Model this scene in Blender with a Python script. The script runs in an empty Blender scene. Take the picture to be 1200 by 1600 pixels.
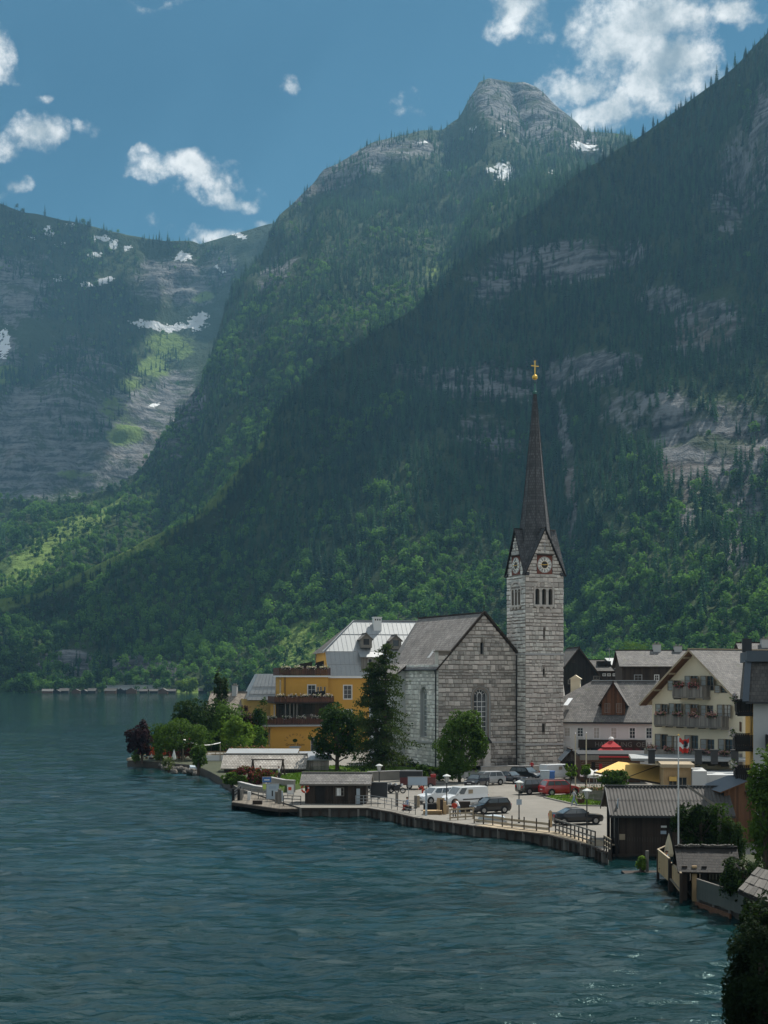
import bpy, bmesh, math, random
import numpy as np
from mathutils import Vector, Matrix
from mathutils.geometry import tessellate_polygon
R = math.radians
rng = random.Random(7)
nr = np.random.default_rng(7)
sc = bpy.context.scene
COL = sc.collection

# ------------------------------------------------------------------ camera, sky, sun, exposure
FPX, CXP, HYP, CAMZ = 2200.0, 600.0, 1060.0, 14.0      # focal length, optical centre and horizon of the 1200 px wide frame
cam = bpy.data.cameras.new('camera'); cam.sensor_fit = 'HORIZONTAL'; cam.sensor_width = 36
cam.lens = 36 * FPX / 1200; cam.shift_y = (HYP - 800) / 1200; cam.clip_start = 0.5; cam.clip_end = 40000
co = bpy.data.objects.new('camera', cam); COL.objects.link(co)
co.location = (0, 0, CAMZ); co.rotation_euler = (R(90), 0, 0); sc.camera = co
SUN_EL, SUN_AZ = 56.0, 38.0
sd = bpy.data.lights.new('sun', 'SUN'); sd.energy = 3.4; sd.angle = R(0.55); sd.color = (1.0, 0.95, 0.86)
so = bpy.data.objects.new('sun', sd); COL.objects.link(so)
sdir = Vector((math.cos(R(SUN_EL)) * math.sin(R(SUN_AZ)), math.cos(R(SUN_EL)) * math.cos(R(SUN_AZ)), math.sin(R(SUN_EL))))
so.rotation_euler = sdir.to_track_quat('Z', 'Y').to_euler(); so.location = (200, 200, 300)
sc.view_settings.view_transform = 'Standard'; sc.view_settings.look = 'None'
sc.view_settings.exposure = 0.8; sc.view_settings.gamma = 1.0
cy = sc.cycles
cy.max_bounces = 6; cy.diffuse_bounces = 3; cy.glossy_bounces = 2; cy.transmission_bounces = 3
cy.transparent_max_bounces = 6; cy.volume_bounces = 0; cy.use_denoising = True
cy.caustics_reflective = False; cy.caustics_refractive = False; cy.sample_clamp_indirect = 4.0; cy.sample_clamp_direct = 1.6

class NT:
    """small helper round a node tree"""
    def __init__(s, tree): s.t = tree; s.n = tree.nodes; s.l = tree.links
    def add(s, kind, **kw):
        n = s.n.new(kind)
        for k, v in kw.items():
            if k.startswith('i_'):
                key = k[2:]
                n.inputs[int(key) if key.isdigit() else key.replace('_', ' ')].default_value = v
            else: setattr(n, k, v)
        return n
    def link(s, a, b): s.l.new(a, b)
    def val(s, x, sock):
        if hasattr(x, 'is_output'): s.l.new(x, sock)
        else: sock.default_value = x
    def math(s, op, a, b=0.0, c=None, clamp=False):
        n = s.n.new('ShaderNodeMath'); n.operation = op; n.use_clamp = clamp
        s.val(a, n.inputs[0]); s.val(b, n.inputs[1])
        if c is not None: s.val(c, n.inputs[2])
        return n.outputs[0]
    def vmath(s, op, a, b=(0, 0, 0)):
        n = s.n.new('ShaderNodeVectorMath'); n.operation = op
        s.val(a, n.inputs[0]); s.val(b, n.inputs[1])
        return n.outputs['Value'] if op in ('LENGTH', 'DOT_PRODUCT', 'DISTANCE') else n.outputs[0]
    def noise(s, vec, scale, detail=4, rough=0.55, dims='3D'):
        n = s.n.new('ShaderNodeTexNoise'); n.noise_dimensions = dims
        if vec is not None: s.val(vec, n.inputs['Vector'])
        n.inputs['Scale'].default_value = scale; n.inputs['Detail'].default_value = detail; n.inputs['Roughness'].default_value = rough
        return n.outputs[0]
    def ramp(s, fac, lo, hi, a=0.0, b=1.0, smooth=True):
        n = s.n.new('ShaderNodeMapRange'); n.interpolation_type = 'SMOOTHSTEP' if smooth else 'LINEAR'
        s.val(fac, n.inputs[0]); n.inputs[1].default_value = lo; n.inputs[2].default_value = hi
        n.inputs[3].default_value = a; n.inputs[4].default_value = b
        return n.outputs[0]
    def mix(s, fac, a, b, blend='MIX'):
        n = s.n.new('ShaderNodeMix'); n.data_type = 'RGBA'; n.blend_type = blend
        s.val(fac, n.inputs[0])
        for x, k in ((a, 6), (b, 7)):
            if isinstance(x, tuple) and len(x) == 3: x = (*x, 1)
            s.val(x, n.inputs[k])
        return n.outputs[2]
    def bump(s, h, strength=0.3, dist=0.05, normal=None):
        n = s.n.new('ShaderNodeBump'); n.inputs['Strength'].default_value = strength; n.inputs['Distance'].default_value = dist
        s.l.new(h, n.inputs['Height'])
        if normal is not None: s.l.new(normal, n.inputs['Normal'])
        return n.outputs[0]

def build_world():
    w = bpy.data.worlds.new('World'); sc.world = w; w.use_nodes = True
    t = NT(w.node_tree); t.n.clear()
    sky = t.add('ShaderNodeTexSky', sky_type='NISHITA', sun_disc=False, sun_elevation=R(SUN_EL), sun_rotation=R(SUN_AZ),
                altitude=500.0, air_density=1.0, dust_density=0.4, ozone_density=2.0)
    base = t.mix(1.0, sky.outputs[0], (0.088, 0.205, 0.218), 'MULTIPLY')
    tc = t.add('ShaderNodeTexCoord'); d = tc.outputs['Generated']
    sep = t.add('ShaderNodeSeparateXYZ'); t.link(d, sep.inputs[0])
    y = t.math('MAXIMUM', sep.outputs[1], 0.05)
    fx = t.math('DIVIDE', sep.outputs[0], y); fz = t.math('DIVIDE', sep.outputs[2], y)
    comb = t.add('ShaderNodeCombineXYZ'); t.link(fx, comb.inputs[0]); t.link(fz, comb.inputs[1])
    warp = t.noise(d, 9.0, 3); wv = t.add('ShaderNodeTexNoise'); t.link(d, wv.inputs[0]); wv.inputs['Scale'].default_value = 14; wv.inputs['Detail'].default_value = 5
    off = t.vmath('SCALE', t.vmath('SUBTRACT', wv.outputs[1], (0.5, 0.5, 0.5))); off.node.inputs['Scale'].default_value = 0.085
    q = t.vmath('ADD', comb.outputs[0], off)
    blobs = [(985, 35, 150, 110, 1.25), (1035, 105, 110, 85, 1.25), (905, 125, 75, 48, 1.1), (945, 180, 70, 40, 1.15), (1000, 150, 60, 50, 1.1), (1065, 20, 60, 60, .9), (860, 95, 30, 18, .6),
             (790, 12, 62, 50, 1.1), (1150, 2, 80, 30, .95), (8, 88, 46, 44, .95), (42, 222, 76, 36, .88), (2, 294, 28, 15, .7), (56, 160, 22, 14, .6),
             (285, 281, 78, 28, .86), (350, 302, 46, 20, .84), (318, 356, 48, 20, .8), (385, 336, 28, 10, .55), (240, 260, 28, 14, .6), (462, 127, 30, 22, .75), (634, 152, 20, 14, .42), (140, 212, 40, 22, .3), (240, -15, 70, 14, .45)]
    m = None
    for (px, py, rx, ry, a) in blobs:
        v = t.vmath('SUBTRACT', q, ((px - CXP) / FPX, (HYP - py) / FPX, 0))
        v = t.vmath('MULTIPLY', v, (FPX / rx / 1.25, FPX / ry / 1.25, 0))
        k = t.ramp(t.vmath('LENGTH', v), 1.0, 0.1, 0, a, smooth=False)
        m = k if m is None else t.math('MAXIMUM', m, k)
    inside = t.math('GREATER_THAN', sep.outputs[1], 0.05); m = t.math('MULTIPLY', m, inside)
    # unseen clouds outside the view, made denser to add fill light
    low = t.noise(d, 3.1, 2)
    out = t.math('MAXIMUM', t.ramp(t.math('ABSOLUTE', fx), 0.30, 0.42), t.ramp(fz, 0.52, 0.62))
    out = t.math('MAXIMUM', out, t.math('SUBTRACT', 1.0, inside))
    gen = t.math('MULTIPLY', t.ramp(low, 0.40, 0.53), out)
    m = t.math('MAXIMUM', m, gen)
    fine = t.noise(d, 26.0, 9, 0.62)
    dens = t.math('ADD', m, t.math('MULTIPLY', t.math('SUBTRACT', fine, 0.5), 2.3))
    dens = t.math('ADD', dens, t.math('MULTIPLY', t.math('SUBTRACT', t.noise(d, 95.0, 6, 0.65), 0.5), 1.0))
    cl = t.ramp(t.math('MULTIPLY', dens, t.ramp(m, 0.0, 0.25)), 0.18, 0.92)
    sh = t.noise(t.vmath('ADD', d, (0.006, 0, 0.012)), 20.0, 6, 0.6)
    lit = t.ramp(t.math('SUBTRACT', fine, t.math('MULTIPLY', t.math('SUBTRACT', sh, 0.5), 0.9)), 0.25, 0.7)
    ccol = t.mix(lit, (1.45, 1.75, 1.95), (5.0, 4.95, 4.8))
    col = t.mix(t.math('MULTIPLY', cl, 0.96), base, ccol)
    bg = t.add('ShaderNodeBackground'); t.link(col, bg.inputs[0]); bg.inputs[1].default_value = 0.125
    o = t.add('ShaderNodeOutputWorld'); t.link(bg.outputs[0], o.inputs[0])
build_world()

# ------------------------------------------------------------------ mesh helpers
def vnoise(p, seed=0):
    """value noise of an (n,3) array, 0..1"""
    p = np.asarray(p, float); i = np.floor(p).astype(np.int64); f = p - i; f = f * f * (3 - 2 * f)
    def h(ix, iy, iz):
        n = (ix * 374761393 + iy * 668265263 + iz * 2147483647 + seed * 974711) & 0xFFFFFFFF
        n = ((n ^ (n >> 13)) * 1274126177) & 0xFFFFFFFF
        return ((n ^ (n >> 16)) & 0xFFFF) / 65535.0
    r = 0
    for dx in (0, 1):
        for dy in (0, 1):
            for dz in (0, 1):
                w = (f[:, 0] if dx else 1 - f[:, 0]) * (f[:, 1] if dy else 1 - f[:, 1]) * (f[:, 2] if dz else 1 - f[:, 2])
                r = r + w * h(i[:, 0] + dx, i[:, 1] + dy, i[:, 2] + dz)
    return r
def fbm(p, scale, octv=5, seed=0, gain=0.5):
    p = np.asarray(p, float) / scale; a, s, tot = 1.0, 0, 0
    for o in range(octv):
        s = s + a * vnoise(p, seed + o); tot += a; a *= gain; p = p * 2.03
    return s / tot

def np_mesh(name, verts, faces, mats, tone=None, smooth=False, midx=None):
    """mesh from an (n,3) and an (m,3|4) array"""
    me = bpy.data.meshes.new(name); k = faces.shape[1]
    me.vertices.add(len(verts)); me.vertices.foreach_set('co', np.ascontiguousarray(verts, dtype=np.float32).ravel())
    me.loops.add(faces.size); me.loops.foreach_set('vertex_index', np.ascontiguousarray(faces, dtype=np.int32).ravel())
    me.polygons.add(len(faces)); me.polygons.foreach_set('loop_start', np.arange(0, faces.size, k, dtype=np.int32))
    if midx is not None: me.polygons.foreach_set('material_index', np.asarray(midx, dtype=np.int32))
    if smooth: me.polygons.foreach_set('use_smooth', np.ones(len(faces), dtype=bool))
    me.update(calc_edges=True)
    for mm in (mats if isinstance(mats, (list, tuple)) else [mats]): me.materials.append(mm)
    if tone is not None:
        at = me.attributes.new('tone', 'FLOAT', 'FACE'); at.data.foreach_set('value', np.asarray(tone, dtype=np.float32))
    return me
def link(name, me, parent=None):
    o = bpy.data.objects.new(name, me); COL.objects.link(o)
    if parent is not None: o.parent = parent
    return o
def tag(o, label=None, cat=None, group=None, kind=None):
    if label: o['label'] = label
    if cat: o['category'] = cat
    if group: o['group'] = group
    if kind: o['kind'] = kind
    return o
def thing(name, label, cat, loc=(0, 0, 0), rz=0.0, group=None):
    o = bpy.data.objects.new(name, None); COL.objects.link(o); o.empty_display_size = 0.3
    o.location = loc; o.rotation_euler = (0, 0, rz)
    return tag(o, label, cat, group)
def copy_tree(o, parent=None):
    c = o.copy(); COL.objects.link(c)
    if parent is not None: c.parent = parent
    for ch in list(o.children): copy_tree(ch, c)
    return c

class MB:
    """collects faces; build() links them as one mesh object"""
    def __init__(s): s.v = []; s.f = []; s.m = []; s.t = []; s.uv = []; s.any_uv = False
    def face(s, pts, m=0, tone=0.0, uv=None):
        i = len(s.v); s.v.extend([tuple(p) for p in pts]); s.f.append(tuple(range(i, i + len(pts)))); s.m.append(m); s.t.append(tone)
        s.uv.append(uv); s.any_uv = s.any_uv or uv is not None
        return s
    def hexa(s, p, m=0, tone=0.0):
        """8 points: bottom ring 0-3, top ring 4-7"""
        i = len(s.v); s.v.extend([tuple(q) for q in p])
        for f in ((3, 2, 1, 0), (4, 5, 6, 7), (0, 1, 5, 4), (1, 2, 6, 5), (2, 3, 7, 6), (3, 0, 4, 7)):
            s.f.append(tuple(i + k for k in f)); s.m.append(m); s.t.append(tone); s.uv.append(None)
        return s
    def box(s, x0, x1, y0, y1, z0, z1, m=0, tone=0.0):
        return s.hexa([(x0, y0, z0), (x1, y0, z0), (x1, y1, z0), (x0, y1, z0), (x0, y0, z1), (x1, y0, z1), (x1, y1, z1), (x0, y1, z1)], m, tone)
    def beam(s, p, q, w, h=None, m=0, tone=0.0, up=(0, 0, 1)):
        p, q = Vector(p), Vector(q); h = h or w; d = (q - p).normalized(); u = Vector(up)
        if abs(d.dot(u)) > 0.98: u = Vector((0, 1, 0))
        a = d.cross(u).normalized() * (w / 2); b = a.cross(d).normalized() * (h / 2)
        return s.hexa([p - a - b, p + a - b, q + a - b, q - a - b, p - a + b, p + a + b, q + a + b, q - a + b], m, tone)
    def cyl(s, p, q, r0, r1=None, n=10, m=0, tone=0.0, caps=True):
        p, q = Vector(p), Vector(q); r1 = r0 if r1 is None else r1; d = (q - p).normalized()
        u = Vector((0, 0, 1)) if abs(d.z) < 0.95 else Vector((1, 0, 0))
        a = d.cross(u).normalized(); b = d.cross(a)
        A = [p + (a * math.cos(2 * math.pi * k / n) + b * math.sin(2 * math.pi * k / n)) * r0 for k in range(n)]
        B = [q + (a * math.cos(2 * math.pi * k / n) + b * math.sin(2 * math.pi * k / n)) * r1 for k in range(n)]
        for k in range(n):
            j = (k + 1) % n
            if r1 < 1e-5: s.face([A[k], A[j], q], m, tone)
            else: s.face([A[k], A[j], B[j], B[k]], m, tone)
        if caps:
            s.face(A[::-1], m, tone)
            if r1 >= 1e-5: s.face(B, m, tone)
        return s
    def tube(s, pts, r, n=6, m=0, tone=0.0):
        for a, b in zip(pts[:-1], pts[1:]): s.cyl(a, b, r if not isinstance(r, (list, tuple)) else r[0], None, n, m, tone)
        return s
    def lathe(s, c, prof, n=14, m=0, tone=0.0, sx=1.0, sy=1.0):
        """prof: (radius, z) pairs round the vertical through c"""
        for (r0, z0), (r1, z1) in zip(prof[:-1], prof[1:]):
            for k in range(n):
                a, b = 2 * math.pi * k / n, 2 * math.pi * (k + 1) / n
                P = lambda r, ang, z: (c[0] + r * math.cos(ang) * sx, c[1] + r * math.sin(ang) * sy, c[2] + z)
                pts = [P(r0, a, z0), P(r0, b, z0), P(r1, b, z1), P(r1, a, z1)]
                if r0 < 1e-5: pts = [pts[0], pts[2], pts[3]]
                elif r1 < 1e-5: pts = pts[:3]
                s.face(pts, m, tone)
        return s
    def slab(s, q, th=0.18, m=0, m_edge=None, tone=0.0, uv0=0.0):
        """roof slab: q = eave left, eave right, top right, top left (outer face); thickness goes inward. UV in metres."""
        q = [Vector(p) for p in q]; n = (q[1] - q[0]).cross(q[-1] - q[0]).normalized()
        if n.z < 0: n = -n
        lo = [p - n * th for p in q]; me_ = m if m_edge is None else m_edge
        e = (q[1] - q[0]).normalized(); up = n.cross(e)
        s.face(q, m, tone, [((p - q[0]).dot(e) + uv0, (p - q[0]).dot(up)) for p in q])
        s.face(lo[::-1], me_, tone)
        for k in range(len(q)):
            j = (k + 1) % len(q); s.face([lo[k], lo[j], q[j], q[k]], me_, tone)
        return s
    def prism(s, poly, fn, d0, d1, m=0, tone=0.0):
        """poly in (a,z), extruded along depth d with fn(a,z,d)->xyz"""
        A = [fn(a, z, d0) for a, z in poly]; B = [fn(a, z, d1) for a, z in poly]
        s.face(A, m, tone); s.face(B[::-1], m, tone)
        for k in range(len(poly)):
            j = (k + 1) % len(poly); s.face([A[k], B[k], B[j], A[j]], m, tone)
        return s
    def wall(s, outer, holes, fn, depth=0.25, m=0, m_rev=None, tone=0.0):
        """wall face with openings and their reveals"""
        loops = [outer] + list(holes)
        bm = bmesh.new()
        for l in loops:
            vs = [bm.verts.new((a, z, 0)) for a, z in l]
            for k in range(len(vs)): bm.edges.new((vs[k], vs[(k + 1) % len(vs)]))
        bmesh.ops.triangle_fill(bm, use_beauty=True, edges=bm.edges[:], normal=(0, 0, 1))
        for f in bm.faces: s.face([fn(v.co.x, v.co.y, 0.0) for v in f.verts], m, tone)
        bm.free()
        for l in holes:
            for k in range(len(l)):
                j = (k + 1) % len(l)
                s.face([fn(*l[k], 0.0), fn(*l[j], 0.0), fn(*l[j], depth), fn(*l[k], depth)], m if m_rev is None else m_rev, tone)
        return s
    def build(s, name, mats, parent=None, smooth=False):
        me = bpy.data.meshes.new(name); me.from_pydata(s.v, [], s.f)
        for mm in (mats if isinstance(mats, (list, tuple)) else [mats]): me.materials.append(mm)
        me.polygons.foreach_set('material_index', s.m)
        if any(s.t):
            at = me.attributes.new('tone', 'FLOAT', 'FACE'); at.data.foreach_set('value', s.t)
        if s.any_uv:
            ul = me.uv_layers.new(name='UVMap'); k = 0
            for f, u in zip(s.f, s.uv):
                for j in range(len(f)):
                    ul.data[k].uv = u[j] if u else (0, 0); k += 1
        if smooth: me.polygons.foreach_set('use_smooth', [True] * len(s.f))
        me.update(); return link(name, me, parent)

class Fr:
    """a building's own frame: u along its front, v into it, z up from its base"""
    def __init__(s, x, y, z, ang): s.x, s.y, s.z0, s.a = x, y, z, R(ang); s.c, s.s = math.cos(s.a), math.sin(s.a)
    def root(s, name, label, cat, group=None): return thing(name, label, cat, (s.x, s.y, s.z0), s.a, group)
    def world(s, u, v, z=0): return (s.x + u * s.c - v * s.s, s.y + u * s.s + v * s.c, s.z0 + z)
    def u(s, px, v=0.0):
        k = (px - CXP) / FPX; return (k * (s.y + v * s.c) - s.x + v * s.s) / (s.c - k * s.s)
    def v(s, px, u=0.0):
        k = (px - CXP) / FPX; return (s.x + u * s.c - k * (s.y + u * s.s)) / (k * s.c + s.s)
    def z(s, py, u=0.0, v=0.0): return CAMZ - (py - HYP) / FPX * (s.y + u * s.s + v * s.c) - s.z0
def G(px, py, z=1.0):
    """point of the ground plane at height z seen at a place of the photograph"""
    Y = FPX * (CAMZ - z) / (py - HYP); return ((px - CXP) / FPX * Y, Y, z)
def frame_at(px, py, z, ang): return Fr(*G(px, py, z), ang)
front = lambda u, z, d=0.0: (u, d, z)
def wall_fn(u0, v0, ang):
    """mapping (a,z,d) for a wall that starts at (u0,v0); a runs along ang (degrees, in the frame), d goes to its left (inward)"""
    c, s = math.cos(R(ang)), math.sin(R(ang))
    return lambda a, z, d=0.0: (u0 + a * c - d * s, v0 + a * s + d * c, z)
rect = lambda a0, a1, z0, z1: [(a0, z0), (a1, z0), (a1, z1), (a0, z1)]
def arch(a0, a1, z0, z1, n=10):
    """round-headed opening"""
    r = (a1 - a0) / 2; c = (a0 + a1) / 2
    return [(a0, z0), (a1, z0)] + [(c + r * math.cos(math.pi * k / n), z1 - r + r * math.sin(math.pi * k / n)) for k in range(n + 1)]

# ------------------------------------------------------------------ materials
M = {}
def mat(name, col, rough=0.8, var=0.25, scale=1.2, bump=0.2, bdist=0.03, metal=0.0, objvar=0.15, tonek=1.0, col2=None, stretch=(1, 1, 1), spec=0.4, trans=None, coat=0.0):
    m = bpy.data.materials.new(name); m.use_nodes = True; t = NT(m.node_tree); b = t.n['Principled BSDF']
    tc = t.add('ShaderNodeTexCoord'); vec = t.vmath('MULTIPLY', tc.outputs['Object'], stretch)
    n1 = t.noise(vec, scale, 6, 0.6); n2 = t.noise(vec, scale * 0.17, 3)
    f = t.math('ADD', t.math('MULTIPLY', t.math('SUBTRACT', n1, 0.5), var * 2.2), t.math('MULTIPLY', t.math('SUBTRACT', n2, 0.5), var * 1.6))
    at = t.add('ShaderNodeAttribute', attribute_name='tone'); oi = t.add('ShaderNodeObjectInfo')
    f = t.math('ADD', f, t.math('MULTIPLY', at.outputs['Fac'], tonek))
    f = t.math('ADD', f, t.math('MULTIPLY', t.math('SUBTRACT', oi.outputs['Random'], 0.5), objvar))
    f = t.math('MAXIMUM', t.math('ADD', f, 1.0), 0.12)
    base = t.mix(t.ramp(n2, 0.35, 0.65), col, col2 or col)
    sc_ = t.add('ShaderNodeVectorMath', operation='SCALE'); t.link(base, sc_.inputs[0]); t.link(f, sc_.inputs['Scale'])
    t.link(sc_.outputs[0], b.inputs['Base Color'])
    b.inputs['Roughness'].default_value = rough; b.inputs['Metallic'].default_value = metal; b.inputs['Specular IOR Level'].default_value = spec
    if coat: b.inputs['Coat Weight'].default_value = coat; b.inputs['Coat Roughness'].default_value = 0.05
    if bump: t.link(t.bump(t.noise(vec, scale * 2.5, 6), bump, bdist), b.inputs['Normal'])
    M[name] = m; return m
def mat_tiles(name, col, col2, w=0.28, h=0.36, rough=0.85, mort=0.012, dark=(0.02, 0.02, 0.02), moss=None, bump=0.5):
    """roof covering in courses (uses the slab's UV in metres)"""
    m = bpy.data.materials.new(name); m.use_nodes = True; t = NT(m.node_tree); b = t.n['Principled BSDF']
    tc = t.add('ShaderNodeTexCoord'); br = t.add('ShaderNodeTexBrick', offset=0.5, squash=1.0)
    wob = t.noise(tc.outputs['UV'], 1.3, 3); uvv = t.vmath('ADD', tc.outputs['UV'], t.vmath('SCALE', (1, 1, 0)))
    wb = uvv.node.inputs[1].links[0].from_node; t.link(t.math('MULTIPLY', wob, 0.12), wb.inputs['Scale'])
    t.link(uvv, br.inputs['Vector'])
    br.inputs['Color1'].default_value = (*col, 1); br.inputs['Color2'].default_value = (*col2, 1); br.inputs['Mortar'].default_value = (*dark, 1)
    br.inputs['Scale'].default_value = 1.0; br.inputs['Mortar Size'].default_value = mort; br.inputs['Mortar Smooth'].default_value = 0.2
    br.inputs['Bias'].default_value = 0.0; br.inputs['Brick Width'].default_value = w; br.inputs['Row Height'].default_value = h
    n = t.noise(tc.outputs['Object'], 0.35, 6, 0.65); f = t.ramp(n, 0.25, 0.75, 0.62, 1.38, smooth=False)
    s2 = t.add('ShaderNodeVectorMath', operation='SCALE'); t.link(br.outputs[0], s2.inputs[0]); t.link(f, s2.inputs['Scale'])
    c = s2.outputs[0]
    if moss: c = t.mix(t.ramp(t.noise(tc.outputs['Object'], 0.9, 6, 0.7), 0.55, 0.72, 0, 0.8), c, moss)
    t.link(c, b.inputs['Base Color']); b.inputs['Roughness'].default_value = rough
    sepu = t.add('ShaderNodeSeparateXYZ'); t.link(uvv, sepu.inputs[0])
    saw = t.math('SUBTRACT', 1.0, t.math('FRACT', t.math('DIVIDE', sepu.outputs[1], h)))
    hh = t.math('ADD', t.math('MULTIPLY', saw, 0.7), t.math('MULTIPLY', br.outputs['Fac'], -0.6))
    hh = t.math('ADD', hh, t.math('MULTIPLY', t.noise(tc.outputs['UV'], 6, 4), 0.7))
    t.link(t.bump(hh, bump, 0.06), b.inputs['Normal'])
    M[name] = m; return m
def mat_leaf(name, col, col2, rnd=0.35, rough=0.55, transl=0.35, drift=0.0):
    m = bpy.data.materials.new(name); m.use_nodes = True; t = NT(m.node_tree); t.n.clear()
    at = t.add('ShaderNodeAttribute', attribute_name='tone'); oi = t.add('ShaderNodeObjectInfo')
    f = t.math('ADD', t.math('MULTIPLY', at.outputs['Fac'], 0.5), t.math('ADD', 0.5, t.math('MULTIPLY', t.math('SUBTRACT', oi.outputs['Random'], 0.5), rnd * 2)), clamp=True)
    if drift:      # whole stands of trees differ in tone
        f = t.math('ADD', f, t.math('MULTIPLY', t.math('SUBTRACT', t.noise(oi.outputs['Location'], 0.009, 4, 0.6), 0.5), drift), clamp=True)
    c = t.mix(f, col, col2)
    d = t.add('ShaderNodeBsdfPrincipled'); t.link(c, d.inputs['Base Color']); d.inputs['Roughness'].default_value = max(rough, 0.7); d.inputs['Specular IOR Level'].default_value = 0.06
    tr = t.add('ShaderNodeBsdfTranslucent'); t.link(t.mix(1.0, c, (1.25, 1.3, 0.6), 'MULTIPLY'), tr.inputs[0])
    mx = t.add('ShaderNodeMixShader', i_0=transl); t.link(d.outputs[0], mx.inputs[1]); t.link(tr.outputs[0], mx.inputs[2])
    o = t.add('ShaderNodeOutputMaterial'); t.link(mx.outputs[0], o.inputs[0]); M[name] = m; return m
def mat_glass(name, col=(0.02, 0.025, 0.03), rough=0.06):
    m = bpy.data.materials.new(name); m.use_nodes = True; b = m.node_tree.nodes['Principled BSDF']
    t = NT(m.node_tree); n = t.noise(t.add('ShaderNodeTexCoord').outputs['Object'], 1.5, 3)
    t.link(t.mix(n, col, tuple(c * 2.2 for c in col)), b.inputs['Base Color'])
    b.inputs['Roughness'].default_value = rough; b.inputs['Specular IOR Level'].default_value = 0.7
    M[name] = m; return m

mat('mortar', (0.235, 0.205, 0.175), 0.95, 0.3, 2.0, 0.4)
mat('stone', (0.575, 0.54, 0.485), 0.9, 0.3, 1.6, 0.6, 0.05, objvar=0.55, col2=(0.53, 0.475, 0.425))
mat('stone_lit', (0.80, 0.775, 0.715), 0.9, 0.16, 1.6, 0.5, 0.05, objvar=0.3, col2=(0.62, 0.59, 0.54))  # stone lightened for the lake sides; brighter daylight put into the colour
mat('mortar_lit', (0.44, 0.42, 0.385), 0.95, 0.2, 2.0, 0.4)  # mortar lightened likewise, light of the lake side in its colour
mat('trim_stone', (0.40, 0.39, 0.38), 0.85, 0.15, 2.0, 0.2)
mat('plaster_grey', (0.46, 0.47, 0.47), 0.9, 0.1, 0.6, 0.1)
mat('plaster_white', (0.66, 0.655, 0.63), 0.9, 0.09, 0.5, 0.1)
mat('plaster_cream', (0.70, 0.62, 0.46), 0.9, 0.07, 0.4, 0.1)
mat('plaster_yellow', (0.62, 0.335, 0.065), 0.9, 0.09, 0.5, 0.1)
mat('plaster_ochre', (0.45, 0.32, 0.11), 0.9, 0.12, 0.5, 0.1)
mat('paint_white', (0.72, 0.72, 0.70), 0.6, 0.06, 2, 0.05)
mat('roof_metal', (0.33, 0.345, 0.35), 0.5, 0.14, 0.5, 0.08, metal=0.35)
mat('metal_dark', (0.035, 0.037, 0.04), 0.5, 0.2, 2, 0.1, metal=0.3)
mat('metal_grey', (0.30, 0.31, 0.32), 0.45, 0.12, 2, 0.05, metal=0.6)
mat('slate_blue', (0.075, 0.095, 0.118), 0.6, 0.15, 0.8, 0.1)
mat('wood_dark', (0.040, 0.028, 0.021), 0.85, 0.35, 1.5, 0.5, stretch=(5, 5, 0.5), tonek=1.2)
mat('wood_brown', (0.115, 0.055, 0.028), 0.8, 0.3, 1.5, 0.4, stretch=(5, 5, 0.5), tonek=1.2)
mat('wood_red', (0.085, 0.034, 0.022), 0.75, 0.25, 1.5, 0.3, stretch=(5, 5, 0.5), tonek=1.2)
mat('wood_grey', (0.19, 0.175, 0.155), 0.9, 0.35, 1.5, 0.5, stretch=(4, 4, 0.6), tonek=1.0)
mat('wood_black', (0.014, 0.012, 0.011), 0.85, 0.3, 1.5, 0.4, stretch=(5, 5, 0.5))
mat('wood_pale', (0.42, 0.29, 0.155), 0.8, 0.25, 1.5, 0.4, stretch=(4, 4, 0.6), tonek=1.0)
mat('wood_grey_green', (0.085, 0.095, 0.085), 0.9, 0.35, 1.5, 0.5, stretch=(4, 4, 0.6), tonek=1.0)
mat('wood_beige', (0.36, 0.29, 0.20), 0.85, 0.25, 1.5, 0.3, tonek=1.0)
mat('deck', (0.145, 0.125, 0.10), 0.9, 0.3, 1.2, 0.4, tonek=1.0)
mat('shutter', (0.17, 0.135, 0.10), 0.8, 0.2, 3, 0.2)
mat('asphalt', (0.215, 0.20, 0.175), 0.93, 0.26, 0.5, 0.2, 0.02, col2=(0.17, 0.158, 0.138))
mat('concrete', (0.24, 0.225, 0.20), 0.9, 0.25, 0.8, 0.3)
mat('earth', (0.12, 0.10, 0.07), 0.95, 0.3, 0.8, 0.4)
mat('grass', (0.075, 0.13, 0.025), 0.95, 0.4, 1.5, 0.6, 0.08, col2=(0.11, 0.17, 0.04))
mat('gold', (0.72, 0.46, 0.10), 0.3, 0.08, 3, 0.0, metal=0.9)
mat('patina', (0.05, 0.16, 0.14), 0.6, 0.2, 3, 0.1)
mat('clock_red', (0.17, 0.055, 0.035), 0.85, 0.2, 2, 0.1)
mat('clock_white', (0.78, 0.76, 0.70), 0.6, 0.04, 2, 0.0)
mat('black', (0.012, 0.012, 0.013), 0.5, 0.1, 2, 0.0)
mat('red_cloth', (0.42, 0.03, 0.035), 0.85, 0.12, 1.5, 0.15)
mat('yellow_cloth', (0.72, 0.46, 0.14), 0.85, 0.06, 0.8, 0.1)
mat('white_cloth', (0.74, 0.74, 0.71), 0.85, 0.06, 1.0, 0.1)
mat('beige_cloth', (0.48, 0.43, 0.31), 0.9, 0.1, 2.0, 0.2)
mat('orange_cloth', (0.55, 0.10, 0.03), 0.85, 0.15, 2.0, 0.2)
mat('teal_cloth', (0.05, 0.25, 0.30), 0.85, 0.1, 2.0, 0.2)
mat('denim', (0.20, 0.27, 0.36), 0.9, 0.15, 6.0, 0.2)
mat('shirt_blue', (0.20, 0.28, 0.42), 0.9, 0.1, 6.0, 0.2)
mat('shirt_red', (0.52, 0.06, 0.03), 0.9, 0.1, 6.0, 0.2)
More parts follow.
